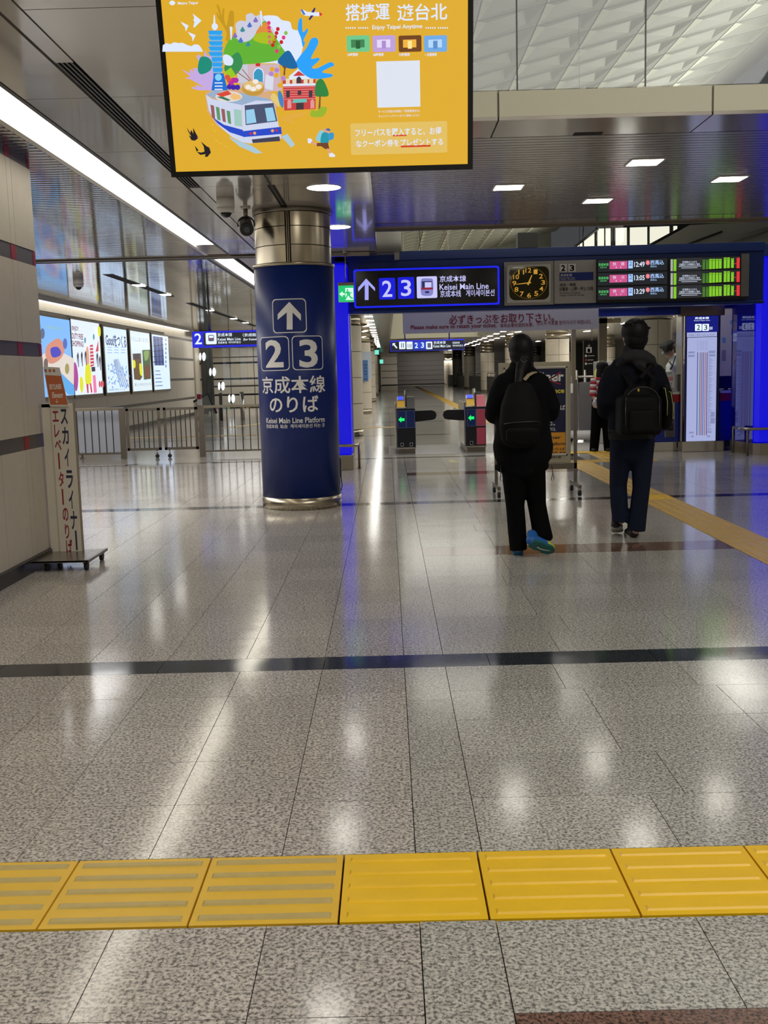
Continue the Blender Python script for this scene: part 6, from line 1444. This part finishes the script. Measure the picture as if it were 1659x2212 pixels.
armL = [S_(1093, 830), S_(1072, 880, .02), S_(1067, 897, .04), Vector(S_(1092, 885, .26))]; armR = [S_(1160, 828), S_(1188, 875, .02), S_(1193, 893, .04), Vector(S_(1168, 880, .26))]
for A in (armL, armR): b.loft(A, [.046, .04, .036, .026], SKIN)
hand(b, armL[-1], (.5, .8, .15), (0, 0, 1), SKIN, .95); hand(b, armR[-1], (-.5, .8, .15), (0, 0, 1), SKIN, .95)
body_done(b, wm, RWm)
b = MB()
b.ball(T_(0, -.022, .03), (.093, .112, .105), HAIR, 24, Rm); b.ball(T_(0, -.03, -.02), (.09, .085, .10), HAIR, 22, Rm); b.ball(T_(0, -.05, -.075), (.062, .06, .06), HAIR, 18, Rm)
pt = [T_(0, -.07, -.08), S_(1121, 800, -.10), S_(1115, 835, -.15), S_(1113, 865, -.155), S_(1112, 888, -.15)]
b.loft(pt, [(.045, .03), (.04, .03), (.033, .022), (.024, .016), (.008, .008)], HAIR, 14); b.loft([T_(.078, -.01, .0), T_(.082, -.005, -.07), S_(1150, 800, -.03)], [(.012, .014), (.014, .014), (.01, .008)], HAIR, 8)
cloth(b, 'hair', wm, RWm, .007, 2)
b = MB(); b.tube([T_(.028*cos(a), -.103+.01*0, -.07+.02*sin(a)) for a in [i*pi/6 for i in range(12)]], .007, BLACK, 6, True); b.build('hair_tie', wm, RWm)
b = MB()   # puffy jacket
b.loft([S_(1126, 812, .0), S_(1127, 840, .0), S_(1128, 880, .02), S_(1130, 925, .02), S_(1130, 965, .01), S_(1130, 990, .0), S_(1130, 1005, .0)], [(.13, .10), (.205, .13), (.20, .14), (.205, .15), (.228, .165), (.215, .155), (.17, .12)], FB, 28)
b.loft([S_(1124, 795, .0), S_(1126, 815, .0)], [(.085, .085), (.12, .1)], FB, 20)
for A, e in ((armL, -1), (armR, 1)):
    b.loft([A[0]+Vector((e*.01, 0, -.0)), A[0].lerp(A[1], .5)+Vector((e*.012, 0, 0)), A[1]+Vector((e*.005, 0, -.02)), A[2]+Vector((-e*.004, .02, .0)), A[2].lerp(A[3], .55), A[3]+Vector((0, .0, 0))], [.085, .083, .078, .07, .058, .046], FB, 20)
b.loft([S_(1100, 985, -.02), S_(1085, 1008, -.0)], [(.09, .08), (.05, .05)], FB); b.loft([S_(1160, 985, -.02), S_(1172, 1005, -.0)], [(.09, .08), (.05, .05)], FB)
cloth(b, 'jacket', wm, RWm, .012, 4)
b = MB()   # flared trousers
for hp, kn, an, fl_ in ((hipL, kneeL, S_(1119, 1187, -.03), 0), (hipR, kneeR, S_(1170, 1163, -.09), 1)):
    b.loft([hp+Vector((0, 0, .05)), hp, hp.lerp(kn, .5), kn, kn.lerp(an, .5), an], [(.10, .11), (.098, .11), (.085, .09), (.070, .074), (.070, .076), (.076 if fl_ else .066, .085)], FTR, 22, rnd=False)
b.loft([S_(1130, 975, .0), S_(1130, 1010, .0)], [(.15, .11), (.15, .11)], FTR, 22); cloth(b, 'trousers', wm, RWm, .010, 2)
b = MB()   # backpack, dark on dark
q0, q1, q2_, q3_ = S_(1118, 838, -.17), S_(1117, 875, -.21), S_(1116, 915, -.22), S_(1116, 945, -.19)
b.loft([q0, q1, q2_, q3_], [(.10, .05), (.145, .085), (.155, .095), (.14, .07)], FB2, 24); cloth(b, 'backpack', wm, RWm, .010, 3)
b = MB(); b.loft([S_(1118, 925, -.31), S_(1118, 945, -.27)], [(.12, .03), (.12, .03)], FB2, 16); b.build('pack_pocket', wm, RWm)
b = MB(); b.tube([S_(1080, 912, -.28), S_(1100, 908, -.325), S_(1140, 906, -.325), S_(1153, 908, -.28)], .004, DGREY, 6); b.build('zip', wm, RWm)
BEI = mat('strap_beige', (150, 136, 106), .7)
strap('shoulder_strap', [S_(1153, 804, -.12), S_(1146, 805, -.135), S_(1136, 810, -.15), S_(1127, 820, -.165)], .0045, BEI, wm, RWm, 3)
strap('shoulder_strap', [S_(1103, 838, -.16), S_(1097, 846, -.165), S_(1091, 854, -.16)], .0045, BEI, wm, RWm, 3)
for k, x in enumerate((1080, 1188)):
    b = MB(); e = 1 if k else -1; b.tube([S_(x, 1003, -.08), S_(x+e*1.5, 1020, -.1), S_(x-2, 1034, -.1), S_(x+2, 1038, -.1), S_(x+4, 1030, -.1), S_(x+e*1, 1012, -.09)], .0028, BLACK, 6); b.build('drawstring', wm, RWm)
SBL, SYE, STE, SOLE = mat('shoe_blue', (30, 96, 170), .5), mat('shoe_yellow', (190, 206, 40), .45), mat('sole_teal', (24, 96, 92), .5), mat('sole_cream', (206, 204, 180), .5)
def shoe(t, R, heel, toe, up, mu, ms, width=.045, name='shoe', accent=None):
    """heel, toe = ends of the sole line, up = towards the ankle"""
    h, e, u = Vector(heel), Vector(toe), Vector(up).normalized(); d = (e-h).normalized(); u = (u-d*u.dot(d)).normalized(); s_ = d.cross(u); L = (e-h).length
    b = MB(); b.loft([h+d*.02+u*.04, h+d*L*.3+u*.045, h+d*L*.6+u*.038, h+d*L*.9+u*.028], [(width*.82, .042), (width*.9, .042), (width, .032), (width*.8, .02)], mu, 18, xref=s_)
    b.loft([h+d*.03+u*.05, h+d*.045+u*.10], [(width*.8, .045), (width*.72, .045)], mu, 16, xref=s_); o = b.build(name, t, R, remesh=.006, smooth_it=2)
    b = MB(); outl = [(-.5, 0), (-.42, .75), (0, .95), (.3, .8), (.6, 1.0), (.85, .8), (1, .3), (1, -.3), (.85, -.8), (.6, -1.0), (.3, -.8), (0, -.95), (-.42, -.75)]
    pts = [((x+.5)/1.5, y) for x, y in outl]; lo = [b.bm.verts.new(h+d*L*x+s_*width*.98*y) for x, y in pts]; hi = [b.bm.verts.new(h+d*L*x+s_*width*.94*y+u*.022) for x, y in pts]
    k = b.mi(ms); b.bm.faces.new(lo).material_index = k; b.bm.faces.new(hi[::-1]).material_index = k
    for i in range(len(lo)): j = (i+1) % len(lo); b.bm.faces.new((lo[i], lo[j], hi[j], hi[i])).material_index = k
    so = b.build('sole', t, R); so.parent = o
    if accent:
        b = MB(); b.loft([h+d*L*.62+u*.04, h+d*L*.92+u*.03], [(width*1.01, .032), (width*.82, .022)], accent, 16, xref=s_); b.build('toe_cap', t, R).parent = o
        b = MB(); ps = [h+d*L*x-u*.0015+s_*width*y for x, y in ((.3, -.2), (.45, -.35), (.62, -.3), (.85, .1), (.8, .2), (.6, -.05), (.45, -.1), (.32, 0))]; b.face(ps, SOLE); b.build('sole_mark', t, R, fixn=False).parent = o
    return o
shoe(wm, RWm, (S_(1119, 1199)[0], Y0-.04, .0), (S_(1122, 1199)[0], Y0+.2, .0), (0, 0, 1), SBL, STE, .046, accent=None)
hR = S_(1137, 1164, -.23); tR = S_(1190, 1188, -.12); shoe(wm, RWm, hR, tR, (.25, .8, .45), SBL, STE, .05, accent=SYE)
# ------------------------------------------------------------------ man with hood and rucksack
Y1 = 8.52; RM = (2.0, Y1, 0); S_ = lambda px, py, dy=0.0: J(px, py, Y1, dy)
mn = thing('person', 'man seen from behind in dark hooded jacket and jeans with a square black rucksack', 'person', RM)
NVY = mat('jacket_navy', (9, 12, 24), .85, spec=.2, bump=.5, bscale=20, bdist=.006); HOOD = mat('hood_grey', (46, 45, 48), .9, spec=.15, bump=.4, bscale=40); JEAN = mat('jeans_blue', (22, 28, 46), .85, spec=.15, var=.25, bscale=7, bump=.4, bdist=.005)
b = MB(); hc_ = S_(1369, 727, .0); T_, Rm = head(b, hc_, 1.08, .25, .02, SKIN)
b.loft([hc_+Vector((0, -.02, -.07)), S_(1370, 780, -.0)], [(.056, .058), (.064, .062)], SKIN)
b.loft([S_(1369, 800), S_(1369, 850, .02), S_(1368, 905, .03), S_(1366, 950, .02)], [(.18, .10), (.18, .11), (.15, .1), (.16, .11)], SKIN)
hipL, kneeL, ankL = S_(1344, 960, .02), S_(1340, 1050, .08), S_(1345, 1125, .06); hipR, kneeR, ankR = S_(1388, 960, .0), S_(1385, 1055, .0), S_(1374, 1145, .0)
for a, k, c in ((hipL, kneeL, ankL), (hipR, kneeR, ankR)): b.loft([a, a.lerp(k, .5), k, k.lerp(c, .4), c], [.085, .072, .052, .046, .034], SKIN)
armL = [S_(1325, 810), S_(1311, 865, .0), S_(1311, 885, .03), Vector(S_(1330, 885, .27))]; armR = [S_(1413, 808), S_(1428, 862, .0), S_(1428, 882, .03), Vector(S_(1405, 885, .27))]
for A in (armL, armR): b.loft(A, [.052, .045, .04, .029], SKIN)
hand(b, armL[-1], (.5, .8, .1), (0, 0, 1), SKIN); hand(b, armR[-1], (-.5, .8, .1), (0, 0, 1), SKIN)
body_done(b, mn, RM)
b = MB(); b.ball(T_(0, -.02, .035), (.105, .117, .108), HAIR, 24, Rm); b.ball(T_(0, -.035, -.02), (.098, .083, .088), HAIR, 22, Rm); b.ball(T_(0, -.05, -.07), (.066, .05, .05), HAIR, 18, Rm)
for k in range(26):
    a = k*2.4; ph = .35+.9*((k*.37) % 1); d = Vector((cos(a)*cos(ph), sin(a)*cos(ph)-.2, sin(ph))); b.loft([T_(0, -.02, .03)+d*.09, T_(0, -.02, .03)+d*.122+Vector((0, 0, -.012))], [(.022, .016), (.008, .008)], HAIR, 8)
cloth(b, 'hair', mn, RM, .007, 2)
b = MB()
b.loft([S_(1369, 792), S_(1369, 818), S_(1369, 860, .01), S_(1369, 905, .02), S_(1366, 938, .02)], [(.19, .11), (.225, .135), (.215, .14), (.20, .135), (.195, .13)], NVY, 28)
for A, e in ((armL, -1), (armR, 1)): b.loft([A[0]+Vector((e*.005, 0, .0)), A[0].lerp(A[1], .5)+Vector((e*.02, 0, 0)), A[1]+Vector((e*.01, 0, -.01)), A[2]+Vector((0, .02, -.01)), A[2].lerp(A[3], .6), A[3]+Vector((0, -.01, 0))], [.085, .08, .075, .068, .055, .047], NVY, 20)
cloth(b, 'jacket', mn, RM, .012, 3)
b = MB(); b.loft([S_(1366, 925, .02), S_(1366, 950, .02)], [(.195, .135), (.186, .13)], HOOD, 26, rnd=False); cloth(b, 'hoodie_hem', mn, RM, .010, 2)
b = MB(); b.loft([S_(1334, 788, -.05), S_(1345, 772, -.11), S_(1362, 768, -.13), S_(1383, 770, -.13), S_(1398, 778, -.11), S_(1409, 790, -.04)], [(.03, .03), (.045, .05), (.052, .055), (.05, .055), (.042, .045), (.028, .03)], HOOD, 16, xref=(0, 0, 1))
b.loft([S_(1372, 775, -.13), S_(1378, 798, -.15)], [(.07, .04), (.03, .02)], HOOD, 16); b.loft([S_(1369, 758, .0), S_(1369, 785, .0)], [(.085, .09), (.12, .11)], HOOD, 20); cloth(b, 'hood', mn, RM, .009, 3)
b = MB()
for hp, kn, an, w_ in ((hipL, kneeL, S_(1343, 1130, .06), .060), (hipR, kneeR, S_(1374, 1146, .0), .074)): b.loft([hp+Vector((0, 0, .04)), hp, hp.lerp(kn, .5), kn, kn.lerp(an, .5), an], [(.098, .11), (.094, .11), (.082, .092), (.070, .078), (.070, .078), (w_, .085)], JEAN, 22, rnd=False)
b.loft([S_(1366, 945, .01), S_(1366, 972, .01)], [(.165, .12), (.16, .12)], JEAN, 22); cloth(b, 'jeans', mn, RM, .010, 2)
b = MB(); x0, z0 = at(1331, 940, Y1-.2); x1, z1 = at(1421, 820, Y1-.2)
b.box(x0, Y1-.37, z0, x1, Y1-.13, z1-.12, FB2, .035); b.loft([Vector(((x0+x1)/2, Y1-.25, z1-.2)), Vector(((x0+x1)/2, Y1-.24, z1-.10))], [((x1-x0)*.46, .11), ((x1-x0)*.34, .07)], FB2, 24, rnd=True); rk = cloth(b, 'rucksack', mn, RM, .010, 2)
def sub(o, p): o.parent = p; return o
b = MB(); b.box(x0+.06, Y1-.405, z0+.03, x1-.06, Y1-.36, z0+.2, FB2, .02); sub(b.build('front_pocket', mn, RM), rk)
b = MB(); cxr = (x0+x1)/2; wr = (x1-x0)*.4
b.tube([(cxr+wr*cos(a), Y1-.385, z1-.16+.11*sin(a)) for a in [pi*i/12 for i in range(13)]], .004, DGREY, 6); b.tube([(cxr-wr, Y1-.382, z1-.16), (cxr-wr, Y1-.382, z0+.08)], .004, DGREY, 6); b.tube([(cxr+wr, Y1-.382, z1-.16), (cxr+wr, Y1-.382, z0+.08)], .004, DGREY, 6); sub(b.build('piping', mn, RM), rk)
lx, lz = at(1379, 843, Y1-.38); b = MB(); b.ball((lx, Y1-.385, lz), (.009, .006, .013), mat('badge_gold', (190, 170, 60), .3, .6), 12); sub(b.build('badge', mn, RM), rk)
for xx, e in ((1352, -1), (1392, 1)): strap('shoulder_strap', [S_(xx, 836, -.25), S_(xx+e*7, 815, -.16), S_(xx+e*14, 800, -.06), S_(xx+e*17, 797, .04), S_(xx+e*18, 815, .13)], .009, FB2, mn, RM, 2.6)
strap('cross_strap', [S_(1368, 793, -.175), S_(1388, 806, -.185), S_(1398, 818, -.19)], .008, FB2, mn, RM, 2.4); strap('cross_strap', [S_(1396, 790, -.16), S_(1384, 801, -.18), S_(1372, 816, -.2)], .008, FB2, mn, RM, 2.4)
sbg = thing('shoulder_bag', 'slim black bag with pale zips hanging at the right side of the man', 'bag', (S_(1430, 918).x, Y1-.1, S_(1430, 918).z)); RSb = tuple(sbg.location)
b = MB(); b.loft([S_(1430, 842, -.1), S_(1431, 862, -.1), S_(1432, 895, -.1), S_(1429, 915, -.1)], [(.045, .09), (.052, .12), (.054, .12), (.048, .10)], FB2, 22); cloth(b, 'bag_body', sbg, RSb, .009, 2)
ZP = mat('zip_pale', (170, 170, 100), .4)
for k, (xa, ya, yb) in enumerate(((1422, 838, 895), (1434, 846, 902))): b = MB(); b.tube([S_(xa-3, ya-1, -.2), S_(xa, ya, -.213), S_(xa+3, (ya+yb)/2, -.235), S_(xa+3, yb, -.228)], .0035, ZP, 6); b.build('zip', sbg, RSb)
MS, MSo = mat('shoe_dark', (24, 24, 28), .6), mat('sole_pale', (170, 164, 152), .55)
xh = S_(1372, 1161).x; shoe(mn, RM, (xh-.005, Y1+.02, 0), (xh+.01, Y1+.28, 0), (0, 0, 1), MS, MSo, .052)
xh = S_(1345, 1130).x; shoe(mn, RM, (xh-.03, Y1+.10, .075), (xh+.03, Y1+.32, .005), (0, .3, 1), MS, MSo, .05)
# ------------------------------------------------------------------ woman in striped top by the office
Y2 = 17.65; RG2 = (3.5, Y2, 0); S_ = lambda px, py, dy=0.0: J(px, py, Y2, dy)
gp = thing('person', 'long-haired person in red and white striped top and black trousers, mostly behind the man', 'person', RG2)
b = MB(); hc_ = S_(1303, 796); T_, Rm = head(b, hc_, .95, -2.4, .1, SKIN); b.loft([hc_+Vector((0, 0, -.07)), S_(1303, 822)], [.05, .055], SKIN)
b.loft([S_(1300, 825), S_(1300, 850), S_(1301, 880)], [(.16, .1), (.14, .1), (.15, .1)], SKIN)
for a, k, c in ((S_(1291, 880), S_(1288, 925), S_(1283, 968)), (S_(1311, 880), S_(1312, 925), S_(1314, 968))): b.loft([a, k, c], [.08, .05, .036], SKIN)
aL = [S_(1283, 828), S_(1279, 850, -.02), S_(1283, 862, -.1)]; b.loft(aL, [.045, .038, .026], SKIN); hand(b, aL[-1], (.2, -.6, -.5), (0, 0, 1), SKIN)
aR = [S_(1316, 828), S_(1320, 850, -.08), S_(1300, 826, -.2)]; b.loft(aR, [.045, .038, .026], SKIN); hand(b, aR[-1], (-.1, -.2, .9), (1, 0, 0), SKIN)
body_done(b, gp, RG2)
b = MB(); b.ball(T_(0, -.02, .03), (.092, .11, .105), HAIR, 20, Rm); b.loft([S_(1301, 790), S_(1299, 812, -.0), S_(1299, 835, .03)], [(.085, .08), (.09, .08), (.06, .05)], HAIR, 18); cloth(b, 'hair', gp, RG2, .009, 2)
def stripes(b, lo, hi, rr, m1, m2, n): 
    for i in range(n):
        a = Vector(lo).lerp(Vector(hi), i/n); c = Vector(lo).lerp(Vector(hi), (i+1)/n); b.loft([a, c], [(rr[0]*(1+.08*i/n), rr[1])]*2, m1 if i % 2 else m2, 18, rnd=False)
SRD, SWH = mat('stripe_red', (160, 24, 40), .7), mat('stripe_white', (200, 190, 190), .7)
b = MB(); stripes(b, S_(1301, 866), S_(1301, 815), (.165, .11), SRD, SWH, 8); b.build('striped_top', gp, RG2)
b = MB(); stripes(b, S_(1281, 856, -.03), S_(1285, 818, -.01), (.068, .07), SWH, SRD, 6); b.build('striped_sleeve', gp, RG2)
b = MB()
for a, k, c in ((S_(1291, 868), S_(1287, 925), S_(1283, 972)), (S_(1311, 868), S_(1312, 925), S_(1314, 970))): b.loft([a, k, c], [(.1, .1), (.085, .085), (.075, .08)], FTR, 18)
b.loft([S_(1301, 862), S_(1301, 885)], [(.15, .11), (.15, .11)], FTR, 18); cloth(b, 'trousers', gp, RG2, .012, 2)
for xx in (1283, 1314): xw = S_(xx, 970).x; shoe(gp, RG2, (xw, Y2+.08, 0), (xw-.02, Y2-.14, 0), (0, 0, 1), MS, MS, .045)
c = S_(1286, 870, -.16); sv = thing('handbag', 'crumpled silver bag held low by the person in the striped top', 'bag', tuple(S_(1286, 877, -.16))); RSv = tuple(sv.location)
b = MB(); b.loft([S_(1286, 863, -.16), S_(1286, 870, -.16), S_(1286, 876, -.16)], [(.06, .04), (.09, .05), (.075, .04)], mat('silver_foil', (190, 188, 190), .25, .6, bump=.9, bscale=30, bdist=.02), 16); b.build('bag_body', sv, RSv)
b = MB(); b.tube([S_(1282, 864, -.16), S_(1284, 858, -.16), S_(1288, 857, -.16), S_(1291, 864, -.16)], .008, mat('handle_yellow', (210, 190, 40), .5), 8); b.build('handle', sv, RSv)
# ------------------------------------------------------------------ clerk
Y3 = 18.1; RC3 = (5.0, Y3, 0); S_ = lambda px, py, dy=0.0: J(px, py, Y3, dy)
ck_ = thing('person', 'clerk in peaked black cap and white shirt looking down behind the office counter', 'person', RC3)
b = MB(); hc_ = S_(1446, 758); T_, Rm = head(b, hc_, 1.0, radians(118), .45, SKIN); b.loft([hc_+Vector((.035, 0, -.05)), S_(1458, 778)], [.055, .06], SKIN)
b.loft([S_(1463, 785), S_(1466, 820), S_(1468, 870), S_(1468, 900)], [(.17, .11), (.16, .12), (.15, .12), (.16, .12)], SKIN)
for xx in (1458, 1480): b.loft([S_(xx, 895), S_(xx, 930), S_(xx, 962)], [.085, .056, .04], SKIN)
for e, pts in ((0, [S_(1448, 792, -.1), S_(1446, 820, -.12), S_(1432, 832, -.14)]), (1, [S_(1474, 790, .1), S_(1476, 820, .1), S_(1455, 834, -.1)])): b.loft(pts, [.05, .042, .03], SKIN); hand(b, pts[-1], (-.9, -.1, -.1), (0, 0, 1), SKIN)
body_done(b, ck_, RC3)
b = MB(); b.ball(T_(0, -.025, .02), (.086, .098, .09), HAIR, 20, Rm); b.ball(T_(0, -.045, -.04), (.07, .055, .06), HAIR, 16, Rm); cloth(b, 'hair', ck_, RC3, .009, 2)
b = MB(); CAPM = mat('cap_black', (10, 13, 16), .8, spec=.15)
M4 = Matrix.Translation(hc_) @ Rm
def ringpts(z, rx, ry, n=28, oy=0): return [M4 @ Vector((rx*cos(2*pi*i/n), ry*sin(2*pi*i/n)+oy, z)) for i in range(n)]
rings = [ringpts(.045, .09, .106), ringpts(.085, .093, .108), ringpts(.115, .125, .142), ringpts(.13, .128, .145), ringpts(.15, .10, .12), ringpts(.156, .04, .05)]
V = [[b.bm.verts.new(p) for p in r] for r in rings]; k = b.mi(CAPM)
for A, B in zip(V, V[1:]):
    for i in range(28): f = b.bm.faces.new((A[i], A[(i+1) % 28], B[(i+1) % 28], B[i])); f.material_index = k; f.smooth = True
b.bm.faces.new(V[-1]).material_index = k; b.bm.faces.new(V[0][::-1]).material_index = k; cap = b.build('peaked_cap', ck_, RC3)
b = MB(); pk = [M4 @ Vector((.092*sin(a), .095*cos(a), .045)) for a in [radians(x) for x in range(-65, 66, 13)]]; pk2 = [M4 @ Vector((.095*sin(a), .16*cos(a)+.0, .022)) for a in [radians(x) for x in range(-65, 66, 13)]]
va, vb = [b.bm.verts.new(p) for p in pk], [b.bm.verts.new(p) for p in pk2]; k = b.mi(BLACK)
for i in range(len(va)-1): b.bm.faces.new((va[i], va[i+1], vb[i+1], vb[i])).material_index = k
o = b.build('cap_peak', ck_, RC3); sub(o, cap); sm = o.modifiers.new('t', 'SOLIDIFY'); sm.thickness = .004
b = MB(); b.tube([T_(q*.032+.018*cos(a), .098, .0+.016*sin(a)) for q in (-1,) for a in [i*pi/6 for i in range(12)]], .003, BLACK, 6, True); b.tube([T_(.032+.018*cos(a), .098, .0+.016*sin(a)) for a in [i*pi/6 for i in range(12)]], .003, BLACK, 6, True)
for q in (-1, 1): b.tube([T_(q*.05, .096, .004), T_(q*.08, .0, .004)], .0025, BLACK, 6)
b.build('glasses', ck_, RC3)
SH = mat('shirt_white', (222, 222, 220), .7, bump=.4, bscale=15, bdist=.006); b = MB()
b.loft([S_(1458, 774), S_(1461, 787), S_(1464, 820), S_(1468, 870), S_(1468, 890)], [(.09, .09), (.18, .15), (.19, .16), (.18, .15), (.18, .14)], SH, 26)
b.loft([S_(1448, 792, -.1), S_(1446, 820, -.12), S_(1434, 831, -.14)], [.07, .062, .05], SH, 16); b.loft([S_(1474, 790, .1), S_(1476, 820, .1), S_(1458, 833, -.1)], [.075, .065, .05], SH, 16); cloth(b, 'shirt', ck_, RC3, .011, 3)
b = MB(); b.loft([S_(1456, 769, -.1), S_(1449, 783, -.17), S_(1443, 797, -.205)], [(.012, .008)]*3, mat('lanyard_navy', (24, 30, 60), .6), 8); b.loft([S_(1441, 782, -.15), S_(1446, 790, -.19), S_(1441, 798, -.2)], [(.014, .007)]*3, MATS['lanyard_navy'], 8); b.build('lanyard', ck_, RC3)
b = MB()
for xx in (1458, 1480): b.loft([S_(xx, 885), S_(xx, 930), S_(xx, 968)], [(.10, .11), (.08, .085), (.07, .08)], FTR, 18)
cloth(b, 'trousers', ck_, RC3, .012, 2)
for xx in (1458, 1480): xw = S_(xx, 970).x; shoe(ck_, RC3, (xw+.05, Y3, 0), (xw-.18, Y3, 0), (0, 0, 1), MS, MS, .045)
